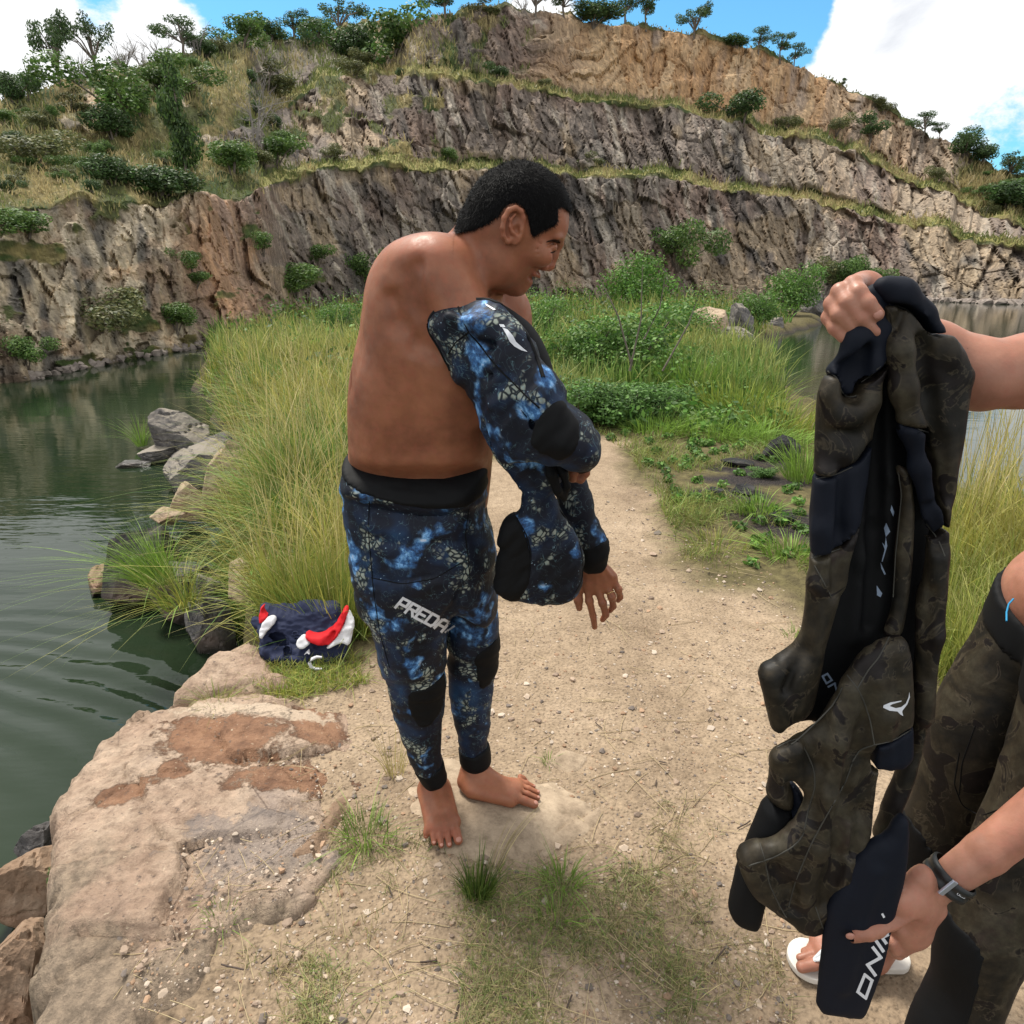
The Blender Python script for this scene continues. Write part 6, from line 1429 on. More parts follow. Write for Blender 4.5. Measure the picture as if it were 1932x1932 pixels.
# dark neoprene lining standing open round the chest
VB = Vol(P3(880, 760, 1.45) - [0, .12, 0], P3(1070, 548, 1.45) + [0, .28, 0], .0045)
VB.infl(xz([(905, 560), (930, 562), (955, 577), (975, 590), (1003, 611), (1023, 641), (1038, 676), (1047, 713), (1036, 735), (1000, 690), (975, 640), (945, 600), (915, 585)], 1.44, 1), 1.425, .03, .062, .01)
solid('lining', VB, m_blk, jk, it=2)
region(VJ, [(1018, 772), (1034, 755), (1052, 746), (1072, 760), (1087, 783), (1089, 807), (1081, 832), (1066, 850), (1048, 856), (1015, 838), (996, 822), (1004, 795)], 1.30, .0025, 'elbow_pad', m_blk, jk, front=1.36, wr=wr_j, it=2)
region(VJ, [(968, 972), (980, 978), (993, 1008), (1002, 1043), (999, 1085), (985, 1116), (976, 1138), (925, 1118), (925, 960), (955, 960)], 1.45, .0025, 'black_panel', m_blk, jk, wr=wr_j, it=2)
region(VJ, [(1088, 1030), (1110, 1028), (1142, 1014), (1156, 1040), (1150, 1070), (1104, 1082), (1090, 1060)], 1.6, .0025, 'wrist_cuff', m_blk, jk, wr=wr_j, it=2)
v_ = Vol(P3(1050, 900, 1.5) - [0, .12, 0], P3(1130, 835, 1.5) + [0, .08, 0], .004); v_.chain([(P3(1092, 855, 1.44), .040), (P3(1097, 868, 1.50), .033)], .01); solid('wrist_cuff', v_, m_blk, jk)
v_ = Vol(P3(1020, 960, 1.45) - [0, .1, 0], P3(1085, 845, 1.45) + [0, .08, 0], .0035)
v_.chain([(P3(1034, 862, 1.42), .010), (P3(1040, 895, 1.41), .012), (P3(1052, 925, 1.415), .010), (P3(1064, 940, 1.43), .007)], .006); v_.chain([(P3(1046, 868, 1.43), .008), (P3(1062, 892, 1.42), .009), (P3(1070, 918, 1.425), .008), (P3(1064, 942, 1.435), .006)], .006)
v_.infl(xz([(1068, 880), (1082, 895), (1094, 925), (1104, 955), (1098, 950), (1082, 925), (1072, 905)], 1.56, 1), 1.565, .012, .02, .006)
solid('lining_fold', v_, m_blk, jk)
rim = [(803, 614), (806, 603), (820, 584), (848, 566), (870, 561), (892, 560), (915, 563), (940, 572), (962, 586), (985, 614), (1003, 650), (1018, 690), (1025, 712)]
line_on(jb, rim, .0042, 'edge_binding', m_blk, jk, .0, fallback=1.38)
line_on(jb, [(803, 614), (812, 635), (826, 652), (838, 676), (848, 700)], .0035, 'edge_binding', m_blk, jk, .0, fallback=1.38)
for pts in ([(861, 567), (868, 590), (877, 612), (884, 627), (905, 650), (924, 676), (945, 700), (966, 720), (990, 745), (1018, 770)], [(884, 627), (860, 645), (846, 668)], [(973, 974), (993, 1008), (1002, 1043), (999, 1085), (985, 1116)], [(1056, 962), (1072, 985), (1087, 1008), (1096, 1035), (1100, 1070), (1098, 1095), (1085, 1118)]):
    line_on(jb, pts, .0017, 'seam', m_blk, jk, .0003)
cx_ = lambda X, Y: (644 + X * .2917, 281.75 + Y * .2917)
decal([[cx_(1040, 1150), cx_(1075, 1165), cx_(1110, 1205), cx_(1130, 1245), cx_(1175, 1285), cx_(1205, 1310), cx_(1165, 1300), cx_(1120, 1275), cx_(1090, 1245), cx_(1068, 1200)], [cx_(1020, 1130), cx_(1050, 1132), cx_(1062, 1150), cx_(1030, 1148)], [cx_(930, 995), cx_(1000, 1035), cx_(985, 1040), cx_(935, 1008)]], jb, 'logo', m_white, jk, .0015)
# ------------------------------------------------------------------ the brown camouflage wetsuit held up at the right
suit = bpy.data.objects.new('hanging_wetsuit', None); COL.objects.link(suit); suit.location = (0, 0, 0)
suit['label'] = 'brown camouflage and black wetsuit held up by one hand, sleeves hanging down'; suit['category'] = 'wetsuit'
A5 = lambda X, Y: (1288 + X / 3, 483 + Y / 3)
A6 = lambda X, Y: (1288 + X * .4167, 1127 + Y * .4167)
def L5(*p): return [A5(x, y) for x, y in p]
def L6(*p): return [A6(x, y) for x, y in p]
YT, YB = .97, .88                                     # top and hem of the hanging suit
zT, zB = W(1680, 540, YT)[2], W(1600, 1900, YB)[2]
ypl = lambda Z, o: YB + (YT - YB) * (Z - zB) / (zT - zB) + o
def ydep(v, o): # distance of the hanging plane at a picture row
    y = YT
    for _ in range(6): y = ypl(W(1650, v, y)[2], o)
    return float(y)
def piece(name, px, off, D, Wd, mat, h=.0044, creases=(), folds=(), wr=.003, n=1, cut=None, p=2.2, parent=None):
    px = np.array(px, float); ys = np.array([ydep(v, off) for v in px[:, 1]]); poly = xz(px, ys, n)
    lo = poly.min(0) - .012; hi = poly.max(0) + .012
    y0, y1 = ys.min() - Wd - .03, ys.max() + Wd + .03
    V = Vol([lo[0], y0, lo[1]], [hi[0], y1, hi[1]], h)
    V.infl(poly, lambda X, Z: ypl(Z, off), D, Wd, .01, p=p)
    for f_ in folds: V.chain([(W(u, v, ydep(v, off) - Wd * dd), r_) for (u, v, dd, r_) in f_], .018)
    for c_ in creases: V.chain([(W(u, v, ydep(v, off) - Wd * dd), r_) for (u, v, dd, r_) in c_], .014, 'cut')
    sd_ = int(abs(off) * 1000) + len(px)
    fn = lambda V_: fbm(V_[:, 0] * 16, V_[:, 1] * 12, V_[:, 2] * 7 + V_[:, 0] * 4, o=3, seed=sd_) * wr + fbm(V_[:, 0] * 50, V_[:, 1] * 50, V_[:, 2] * 40, o=2, seed=sd_ + 1) * .0006
    o, VV, FF = solid(name, V, mat, parent or suit, wr=fn, it=2); return o, VV, FF
def layer(outline, off, D, Wd, panels, h=.0040, creases=(), folds=(), wr=.003, p=2.4, n=1):
    D *= .62; Wd *= .82
    """one continuous hanging layer, cut into its sewn panels"""
    px = np.array(outline, float); ys = np.array([ydep(v, off) for v in px[:, 1]]); poly = xz(px, ys, n)
    lo = poly.min(0) - .012; hi = poly.max(0) + .012; y0, y1 = ys.min() - Wd - .035, ys.max() + Wd + .03
    V = Vol([lo[0], y0, lo[1]], [hi[0], y1, hi[1]], h); V.infl(poly, lambda X, Z: ypl(Z, off), D, Wd, .01, p=p)
    for f_ in folds: V.chain([(W(u, v, ydep(v, off) - Wd * dd), r_) for (u, v, dd, r_) in f_], .020)
    for c_ in creases: V.chain([(W(u, v, ydep(v, off) - Wd * dd), r_) for (u, v, dd, r_) in c_], .016, 'cut')
    sd_ = int(abs(off) * 1000) + len(px)
    fn = lambda V_: fbm(V_[:, 0] * 26 + V_[:, 2] * 6, V_[:, 1] * 4, V_[:, 2] * 3.2, o=3, seed=sd_) * wr * 2.4 + fbm(V_[:, 0] * 60, V_[:, 1] * 60, V_[:, 2] * 25, o=2, seed=sd_ + 1) * .0009
    allm = []
    for name, pp, mat in panels:
        v = V.copy(); pp = np.array(pp, float); v.clip_poly(xz(pp, [ydep(q, off) - Wd * .8 for q in pp[:, 1]], 0), -.0028)
        Vv, Ff = v.mesh()
        if not len(Ff): continue
        Vv = relax(Vv, Ff, 2); Vv = Vv + vnormals(Vv, Ff) * fn(Vv)[:, None]; link(name, mesh_np(name, Vv, Ff, [mat]), suit); allm.append((Vv, Ff))
    return cat_meshes(allm)
AV = []
o_, V, F = piece('inner_shell', L5((1060, 160), (1220, 140), (1330, 240), (1430, 440), (1540, 600), (1600, 720), (1580, 900), (1540, 1200), (1480, 1500), (1430, 1600)) + L6((1120, 100), (1060, 500), (1000, 720), (860, 700), (700, 600), (580, 545), (480, 560), (560, 200), (560, 0)) + L5((760, 1500), (760, 1200), (830, 760), (900, 560), (1000, 380)), .030, .03, .016, m_blk,
  folds=[[(1640, 900, .6, .012), (1625, 1050, .7, .012), (1610, 1200, .6, .010)], [(1670, 700, .6, .010), (1672, 900, .7, .010), (1665, 1050, .6, .010)]], creases=[[(1650, 760, 1, .010), (1650, 1000, 1, .012), (1635, 1180, 1, .010)]], wr=.004)
AV.append((V, F))
left_out = L5((1045, 160), (1130, 128), (1240, 128), (1190, 230), (1180, 420), (1160, 600), (1115, 700), (1100, 850), (1075, 1000), (1060, 1150), (1040, 1300), (1005, 1480), (935, 1680), (920, 1850)) + L6((690, 0), (650, 130), (640, 240), (605, 400), (580, 520), (480, 562), (410, 620), (385, 500), (370, 430), (345, 325), (430, 280), (525, 205), (560, 0)) + L5((728, 1720), (728, 1500), (742, 1380), (758, 1262), (772, 1000), (790, 780), (822, 652), (870, 590), (950, 470), (1000, 380))
big_l = L5((600, 0), (1400, 0), (1400, 600), (1150, 600), (1062, 682), (1010, 715), (990, 785), (945, 808), (905, 780), (878, 700), (820, 652), (700, 640))
AV.append(layer(left_out, -.006, .036, .026, [
  ('black_panel', big_l, m_blk2),
  ('camouflage_panel', L5((700, 640), (820, 652), (878, 700), (905, 780), (945, 808), (990, 785), (1010, 715), (1062, 682), (1150, 600), (1300, 600), (1300, 1000), (1060, 1080), (990, 1165), (870, 1236), (758, 1266), (650, 1280)), m_camo),
  ('black_panel', L5((650, 1280), (758, 1266), (870, 1236), (990, 1165), (1060, 1080), (1300, 1000), (1300, 1500), (1000, 1540), (900, 1660), (730, 1716), (650, 1730)), m_blk2),
  ('camouflage_panel', L5((600, 1745), (650, 1730), (730, 1716), (900, 1660), (1000, 1540), (1300, 1500), (1300, 1932)) + L6((900, 0), (900, 700), (200, 700), (200, 0)), m_camo)],
  folds=[[(1640, 560, .6, .012), (1618, 640, .9, .014), (1585, 720, .9, .012)], [(1668, 620, .7, .010), (1650, 690, .8, .012), (1640, 745, .8, .012)], [(1565, 748, .7, .010), (1597, 782, .95, .014), (1640, 765, .95, .012)], [(1565, 900, .6, .014), (1555, 1000, .7, .014), (1545, 1100, .6, .012), (1540, 1200, .6, .012)], [(1500, 1270, .5, .012), (1470, 1300, .4, .010)], [(1530, 1230, .6, .012), (1500, 1330, .6, .012)]],
  creases=[[(1625, 660, 1, .008), (1608, 700, 1.05, .013), (1606, 745, 1.05, .012)], [(1580, 812, 1, .004), (1612, 822, 1.0, .005)], [(1590, 880, 1, .006), (1585, 1000, 1, .008), (1575, 1120, 1, .006)], [(1530, 1130, .9, .006), (1515, 1230, .9, .006), (1480, 1300, .8, .005)]]))
right_out = L5((1100, 140), (1220, 127), (1290, 165), (1350, 250), (1400, 370), (1440, 455), (1540, 568), (1612, 640), (1626, 695), (1612, 800), (1575, 1020), (1550, 1150), (1530, 1300), (1495, 1490), (1486, 1700), (1476, 1900)) + L6((1170, 0), (1155, 100), (1125, 300), (1108, 480), (1092, 620), (1060, 750), (1010, 880), (960, 985), (900, 1080), (862, 1102), (900, 1000), (940, 900), (985, 780), (1035, 640), (1058, 450), (1070, 200), (1060, 0)) + L5((1385, 1800), (1380, 1550), (1340, 1380), (1315, 1200), (1295, 1000), (1262, 850), (1235, 700), (1208, 480), (1165, 330), (1140, 230))
AV.append(layer(right_out, -.012, .040, .026, [
  ('black_panel', L5((1000, 60), (1500, 60), (1500, 440), (1430, 452), (1370, 395), (1310, 330), (1250, 287), (1165, 270), (1050, 300)), m_blk2),
  ('camouflage_panel', L5((1050, 300), (1165, 270), (1250, 287), (1310, 330), (1370, 395), (1430, 452), (1500, 440), (1750, 500), (1750, 1600), (1510, 1560), (1485, 1500), (1450, 1300), (1430, 1130), (1400, 1000), (1350, 985), (1305, 965), (1200, 940)), m_camo),
  ('black_panel', L5((1150, 930), (1305, 965), (1350, 985), (1400, 1000), (1430, 1130), (1450, 1300), (1485, 1500), (1478, 1555), (1440, 1610), (1410, 1560), (1380, 1515), (1250, 1520)), m_blk2),
  ('camouflage_panel', L5((1250, 1520), (1380, 1515), (1410, 1560), (1440, 1610), (1478, 1555), (1485, 1500), (1510, 1560), (1750, 1600), (1750, 1932)) + L6((1400, 0), (1400, 1200), (700, 1200), (700, 700), (950, 0)), m_camo)],
  folds=[[(1690, 585, .6, .014), (1702, 660, .9, .016), (1712, 730, .95, .015), (1726, 800, .9, .014), (1742, 880, .8, .012), (1762, 980, .7, .012)], [(1735, 600, .5, .012), (1785, 665, .5, .012), (1818, 705, .4, .010)], [(1668, 540, .7, .010), (1705, 550, .8, .012), (1738, 590, .7, .012)], [(1770, 1050, .7, .010), (1760, 1200, .7, .010), (1745, 1350, .6, .010)]],
  creases=[[(1728, 650, 1, .008), (1748, 740, 1.05, .012), (1768, 840, 1.0, .012), (1778, 940, .9, .008)], [(1700, 590, 1, .003), (1690, 620, 1, .004)], [(1756, 960, 1, .006), (1772, 1030, 1, .006)], [(1752, 1120, 1, .006), (1742, 1280, 1, .006)]]))
o_, V, F = piece('camouflage_panel', L5((1210, 1183), (1250, 1190), (1283, 1215), (1300, 1320), (1304, 1500), (1295, 1700), (1275, 1932)) + L6((1010, 60), (985, 180), (900, 190), (945, 60), (950, 0)) + L5((1192, 1932), (1205, 1700), (1225, 1500), (1240, 1350), (1218, 1240)), -.004, .022, .016, m_camo, h=.003); AV.append((V, F))
lobe_out = L6((985, 170), (1012, 210), (1030, 380), (1040, 480), (1036, 600), (1038, 700), (1010, 745), (960, 768), (905, 774), (885, 762), (872, 860), (858, 980), (850, 1080), (805, 1160), (790, 1230), (700, 1320), (645, 1420), (642, 1505), (570, 1510), (495, 1488), (400, 1420), (330, 1350), (290, 1290), (262, 1225), (245, 1160), (330, 1112), (400, 1090), (450, 1062), (490, 1030), (520, 985), (545, 930), (545, 890), (520, 855), (478, 818), (460, 840), (420, 840), (398, 800), (392, 760), (400, 715), (430, 680), (500, 648), (560, 610), (620, 560), (690, 450), (745, 350), (790, 260), (880, 210))
lobV = layer(lobe_out, -.040, .038, .024, [
  ('black_panel', L6((872, 667), (950, 648), (1034, 602), (1100, 580), (1100, 800), (880, 800)), m_blk2),
  ('camouflage_panel', L6((100, 100), (1200, 100), (1100, 580), (1034, 602), (950, 648), (872, 667), (880, 800), (1100, 800), (900, 1550), (100, 1550)), m_camo)],
   folds=[[(1600, 1300, .5, .014), (1580, 1400, .8, .016), (1562, 1500, .9, .016), (1545, 1600, .9, .015), (1515, 1690, .8, .012)], [(1650, 1280, .6, .012), (1668, 1350, .7, .012), (1660, 1400, .6, .010)], [(1600, 1560, .6, .012), (1590, 1650, .6, .012), (1560, 1720, .5, .010)], [(1440, 1610, .5, .008), (1480, 1600, .6, .010), (1515, 1560, .6, .010)], [(1475, 1430, .6, .010), (1510, 1410, .7, .010)]],
   creases=[[(1632, 1360, 1.1, .006), (1620, 1430, 1.15, .010), (1600, 1510, 1.15, .011), (1582, 1620, 1.1, .010), (1555, 1710, .9, .006)], [(1645, 1440, .9, .010), (1628, 1540, .9, .010), (1610, 1610, .8, .006)], [(1530, 1390, 1, .006), (1538, 1450, 1, .008), (1530, 1520, 1, .006)], [(1460, 1640, .9, .006), (1490, 1680, .9, .006), (1500, 1720, .8, .005)]], wr=.004); AV.append(lobV)
o_, V, F = piece('lining', L6((478, 822), (520, 858), (545, 900), (548, 940), (500, 1030), (430, 1075), (330, 1112), (400, 1060), (470, 1000), (495, 940), (492, 870)), -.008, .02, .018, m_blk2, h=.003)
# left tube: camouflage cuff then black sleeve end
o_, V, F = piece('camouflage_panel', L6((398, 760), (392, 850), (378, 900), (420, 935), (460, 948), (495, 940), (500, 860), (470, 800)), .000, .03, .028, m_camo, h=.003)
o_, V, F = piece('black_sleeve', L6((380, 898), (440, 940), (495, 945), (480, 1020), (440, 1120), (400, 1250), (366, 1390), (348, 1470), (320, 1488), (270, 1478), (225, 1455), (207, 1420), (205, 1390), (250, 1220), (300, 1090)), -.002, .035, .030, m_blk, h=.003)
# right sleeve end, broad and flat, with white lettering
o_, V, F = piece('black_sleeve', L6((862, 1098), (925, 1080), (960, 1000), (1015, 975), (1022, 1080), (1012, 1200), (985, 1320), (950, 1450), (900, 1660), (860, 1790), (822, 1896), (760, 1896), (690, 1880), (600, 1873), (612, 1750), (625, 1620), (640, 1480), (660, 1380), (720, 1290), (775, 1180)), -.058, .03, .017, m_blk2, h=.0035, folds=[[(1650, 1640, .5, .010), (1620, 1740, .5, .008), (1590, 1860, .5, .006)]]); slvV = (V, F)
ball_ = cat_meshes([a for a in AV] + [slvV]); sb = bvh_of(*ball_); slb = bvh_of(*slvV); lbb = bvh_of(*lobV)
Z1 = lambda X, Y: (1529.5 + X * .1656, 1610 + Y * .1667)
letters([strokes([Z1(*p) for p in ((617, 1375), (700, 1440), (628, 1640), (537, 1568), (617, 1375), (640, 1392))], 5.6), strokes([Z1(*p) for p in ((712, 1068), (800, 1180), (650, 1262), (735, 1378))], 6.2), strokes([Z1(*p) for p in ((742, 985), (825, 1105))], 6.2),
   strokes([Z1(*p) for p in ((858, 1015), (815, 955), (890, 915))], 6.0), strokes([Z1(*p) for p in ((818, 690), (835, 720))], 4)], slb, m_white, suit, .0012, fallback=.85)
Z2 = lambda X, Y: (1489 + X * .1458, 1207.5 + Y * .1458)
decal([[Z2(*p) for p in ((1555, 670), (1562, 740), (1530, 830), (1470, 910), (1462, 930), (1476, 985), (1440, 965), (1400, 925), (1300, 915), (1215, 875), (1222, 845), (1310, 808), (1455, 783), (1452, 796), (1335, 830), (1300, 855), (1380, 882), (1450, 868), (1510, 820), (1545, 740))]], lbb, 'logo', m_white, suit, .0015, fallback=.85)
shb = bvh_of(*cat_meshes([AV[0], AV[1]]))
letters([strokes([Z2(*p) for p in ((432, 470), (495, 437), (552, 520), (482, 562), (432, 470))], 3.6), strokes([Z2(*p) for p in ((508, 605), (590, 562), (620, 685))], 3.6)], shb, m_prt, suit, .0015, fallback=.93)
pl = [L5((1182, 1410), (1198, 1450), (1192, 1475), (1176, 1440)), L5((1152, 1510), (1175, 1560), (1150, 1590), (1140, 1540)), L5((1150, 1590), (1158, 1640), (1132, 1730), (1126, 1730), (1144, 1660), (1128, 1620), (1144, 1640)), L5((1120, 1735), (1150, 1800), (1142, 1805), (1125, 1770)), L5((1098, 1865), (1130, 1910), (1120, 1932), (1100, 1920))]
letters([[p_] for p_ in pl], shb, m_prt, suit, .0015, fallback=.93, name='worn_letter')
for pts in (L6((400, 312), (412, 400), (422, 500), (430, 600)), L6((745, 352), (790, 410), (820, 470), (850, 560), (862, 630), (868, 668)), L6((935, 180), (890, 270), (840, 330), (792, 410)), L6((868, 668), (950, 650), (1034, 600)), L6((868, 668), (800, 690), (770, 740), (740, 830), (690, 920), (640, 1010), (590, 1100), (550, 1190), (510, 1290), (480, 1400)), L6((520, 640), (560, 700), (595, 780), (600, 860), (570, 960), (545, 1080), (500, 1130), (420, 1175), (262, 1228)), L6((350, 1112), (372, 1190), (392, 1300), (440, 1400), (470, 1450)), L6((430, 680), (470, 655), (520, 642)), L6((862, 1098), (925, 1080), (960, 1000)), L6((636, 1500), (600, 1400), (560, 1510)) [:2]):
    line_on(lbb if pts[0][1] > 1250 else sb, pts, .0012, 'stitching', m_thread, suit, .0002, fallback=.86)
for pts in (L5((1165, 272), (1250, 290), (1310, 335)), L5((822, 652), (872, 684), (900, 775), (945, 806), (985, 790)), L5((758, 1264), (870, 1236), (960, 1195)), L5((730, 1712), (890, 1658)), L5((1215, 1185), (1240, 1350), (1225, 1500), (1205, 1700), (1192, 1930)), L5((1310, 975), (1395, 1000)), L5((1380, 1515), (1420, 1570), (1445, 1600), (1484, 1700)), L5((745, 1750), (800, 1850), (840, 1930)), L5((1010, 715), (1060, 682), (1100, 640), (1150, 600))):
    line_on(sb, pts, .0011, 'stitching', m_thread, suit, .0002, fallback=.93)

# ------------------------------------------------------------------ the man who holds it
man2 = bpy.data.objects.new('person', None); COL.objects.link(man2); man2['label'] = 'person at the right edge in camouflage trousers holding up the hanging suit'; man2['category'] = 'person'
Z4 = lambda X, Y: (1529.5 + X * .2083, 483 + Y * .2083)
YHd = .965
VU = Vol([P3(1535, 600, YHd)[0], .87, P3(1600, 680, YHd)[2]], [P3(1720, 600, YHd)[0], 1.12, P3(1600, 490, YHd)[2]], .0021)
q4 = lambda X, Y, y=0: P3(*Z4(X, Y), YHd + y)
VU.ell(q4(430, 420, .040), [.034, .024, .044], rotm(0, .35, 0), .01)
VU.cone(q4(470, 420, .045), q4(800, 620, .070), .030, .027, .02)
for pts in ([(470, 245, .030, .0128), (385, 262, -.004, .0124), (430, 330, -.022, .0112), (510, 430, -.032, .0108), (600, 528, -.034, .0094)],
            [(400, 330, .032, .0124), (268, 325, -.002, .0120), (330, 420, -.022, .0108), (450, 560, -.030, .0098), (585, 690, -.030, .0070)],
            [(350, 430, .034, .0120), (200, 432, .002, .0115), (260, 530, -.018, .0104), (370, 640, -.024, .0090)],
            [(330, 520, .038, .0112), (172, 555, .006, .0108), (225, 650, -.010, .0098), (300, 735, -.018, .0085)]):
    VU.chain([(q4(x, y, d_), r_) for (x, y, d_, r_) in pts], .0045)
VU.chain([(q4(640, 430, .03), .014), (q4(560, 400, .002), .012)], .008)
# raised arm
VA = Vol([P3(1660, 600, 1.0)[0], .86, P3(1800, 820, 1.0)[2] - .14], [1.22, 1.22, P3(1800, 560, 1.0)[2] + .16], .006)
ep = P3(1876, 705, 1.03); sh = np.array([1.13, 1.05, 1.44])
VA.cone(P3(1650, 605, 1.02), P3(1760, 650, 1.05), .026, .034, .02); VA.cone(P3(1760, 655, 1.05), ep, .036, .047, .02)
VA.ell(P3(1850, 712, 1.03), [.050, .048, .052], None, .02)
VA.cone(ep + [.03, 0, .002], sh, .053, .062, .012)
VA.ell(P3(1935, 702, 1.03), [.05, .05, .052], None, .02)
VA.chain([(P3(1862, 640, .99), .002), (P3(1860, 680, .965), .003), (P3(1858, 730, .97), .002)], .008, 'cut')
# lower hand, palm to the lens, and forearm with the watch
YW = .86
q1 = lambda X, Y, y=0: P3(*Z1(X, Y), YW + y)
VL2 = Vol([P3(1590, 1700, YW)[0], YW - .09, P3(1700, 1830, YW)[2] - .01], [P3(1830, 1700, YW)[0], YW + .09, P3(1700, 1600, YW)[2] + .02], .0022)
palm = [Z1(*p) for p in ((880, 640), (960, 520), (1010, 420), (1130, 245), (1250, 170), (1360, 150), (1440, 300), (1560, 600), (1500, 680), (1350, 850), (1240, 980), (1130, 1075), (1000, 1130), (920, 1060), (890, 950), (870, 800))]
VL2.infl(xz(palm, YW, 1), lambda X, Z: YW + .0 * X, .035, .024, .012)
VL2.ell(q1(1140, 640, -.018), [.044, .018, .030], rotm(0, .75, 0), .02)                        # ball of the thumb
VL2.ell(q1(1180, 900, -.014), [.034, .014, .022], rotm(0, .8, 0), .02)
VL2.chain([(q1(1080, 720, -.022), .018), (q1(900, 800, -.026), .0150), (q1(760, 850, -.032), .0135), (q1(650, 885, -.036), .0138), (q1(540, 905, -.038), .0122), (q1(465, 935, -.038), .0108)], .006)
for (a, b, c_) in (((990, 420, .010), (900, 450, .022), (830, 520, .030)), ((960, 560, .014), (860, 590, .028), (800, 640, .034))):
    VL2.chain([(q1(*a), .011), (q1(*b), .0105), (q1(*c_), .009)], .006)
VL2.chain([(q1(1040, 1090, .0), .0125), (q1(960, 1070, -.010), .0118), (q1(915, 1000, -.012), .0100), (q1(900, 960, -.004), .009)], .004)
VL2.chain([(q1(1120, 1040, .01), .012), (q1(990, 1120, .012), .0115), (q1(920, 1090, .016), .0095)], .004)
for (a, b) in (((900, 665), (1050, 690)), ((950, 610), (1060, 640)), ((930, 690), (1030, 720)), ((540, 860), (520, 975)), ((960, 985), (1010, 1040)), ((1020, 880), (1160, 800))):
    VL2.chain([(q1(*a, -.036), .0012), (q1(*b, -.040), .0012)], .006, 'cut')
VL2.chain([(q1(900, 940, -.04), .004), (q1(1080, 900, -.035), .010), (q1(1200, 800, -.035), .004)], .015, 'cut')
el2 = np.array([1.06, .90, .86])
VF_ = Vol([P3(1740, 1700, YW)[0], .74, P3(1800, 1740, YW)[2]], [1.16, 1.02, .96], .0045)
wr2 = q1(1430, 385, .008)
for v_ in (VL2, VF_): v_.cone(wr2, P3(1860, 1610, .87), .0265, .033, .006); v_.cone(P3(1860, 1610, .87), el2, .033, .046, .006)
VS = Vol([.60, .80, .02], [1.58, 1.40, 1.80], .010)
# shoulders, trunk (all outside the picture but for a sliver at its edge)
VS.cone(el2, np.array([1.10, .98, 1.36]), .044, .055, .02)
VS.ell([1.12, 1.04, 1.37], [.095, .15, .12], None, .06); VS.ell([1.11, 1.07, 1.20], [.115, .155, .22], None, .06); VS.ell([1.078, 1.08, .93], [.130, .155, .14], None, .03); VS.ell([1.040, 1.07, .945], [.132, .150, .110], None, .03)
VS.cone([1.15, 1.03, 1.45], [1.13, 1.02, 1.58], .065, .06, .03)
VS.chain([([1.05, 1.12, .86], .06), (P3(1840, 1480, 1.13), .03), (P3(1700, 1740, 1.11), .028)], .01); VS.chain([([1.08, 1.0, .84], .05), (P3(1880, 1750, .92), .022), (P3(1790, 1990, .88), .02), (P3(1760, 2080, .88), .02)], .01)
# feet
VK = Vol([P3(1480, 1850, 1.1)[0], .96, -.005], [P3(1720, 1850, 1.1)[0], 1.22, .20], .0027)
hl, bl_ = gp(1678, 1806, .02), gp(1556, 1812, .02)
toe2 = [(gp(1511, 1832, .02), .0125, .0125), (gp(1508, 1812, .02), .0088, .0085), (gp(1516, 1800, .02), .0084, .008), (gp(1527, 1791, .02), .008, .0078), (gp(1541, 1784, .02), .008, .0078)]
foot(VK, hl, bl_, toe2, hl + np.array([-.03, .0, .075]), hl + np.array([-.02, 0, .2]), .088)
mp = []
for v_, it in ((VU, 1), (VA, 2), (VL2, 1), (VF_, 1), (VS, 2), (VK, 1)):
    V, F = v_.mesh(); mp.append((relax(V, F, it), F))
# trim the forearm grids where they overlap
uh_, vh_ = pix(Vh[parts[0][1]].mean(1)); hk = (vh_ + (uh_ - 900) * -.55 < 478) & (Vh[parts[0][1]].mean(1)[:, 1] > 1.38)
head2 = (Vh * [-1, 1, 1] + [1.13 + P3(930, 450, YH)[0], -.47, .05], parts[0][1][hk][:, ::-1])
mp.append(head2)
SV2, SF2 = cat_meshes(mp); used = np.zeros(len(SV2), bool); used[SF2.ravel()] = True; remap = np.cumsum(used) - 1; SV2, SF2 = SV2[used], remap[SF2]
link('body', mesh_np('body', SV2, SF2, [m_skin2], {'red': np.zeros(len(SV2))}), man2)
hm = hair.data; n_ = len(hm.vertices); co = np.zeros(n_ * 3); hm.vertices.foreach_get('co', co); co = co.reshape(-1, 3) * [-1, 1, 1] + [1.13 + P3(930, 450, YH)[0], -.47, .05]
fc = np.array([p.vertices[:] for p in hm.polygons])[:, ::-1]; link('hair', mesh_np('hair', co, fc, [m_hair]), man2)
for (u, v, sx) in ((470, 945, 0),):
    c_ = q1(452, 938, -.0455); vv, ff = ICO[2]; link('thumbnail', mesh_np('thumbnail', (vv * [.0068, .003, .0085]) @ rotm(0, -1.1, 0).T + c_, ff, [m_nail]), man2)
c_ = q4(612, 530, -.0415); link('fingernail', mesh_np('fingernail', (ICO[2][0] * [.0062, .0026, .0068]) @ rotm(0, .6, 0).T + c_, ICO[2][1], [m_nail]), man2)
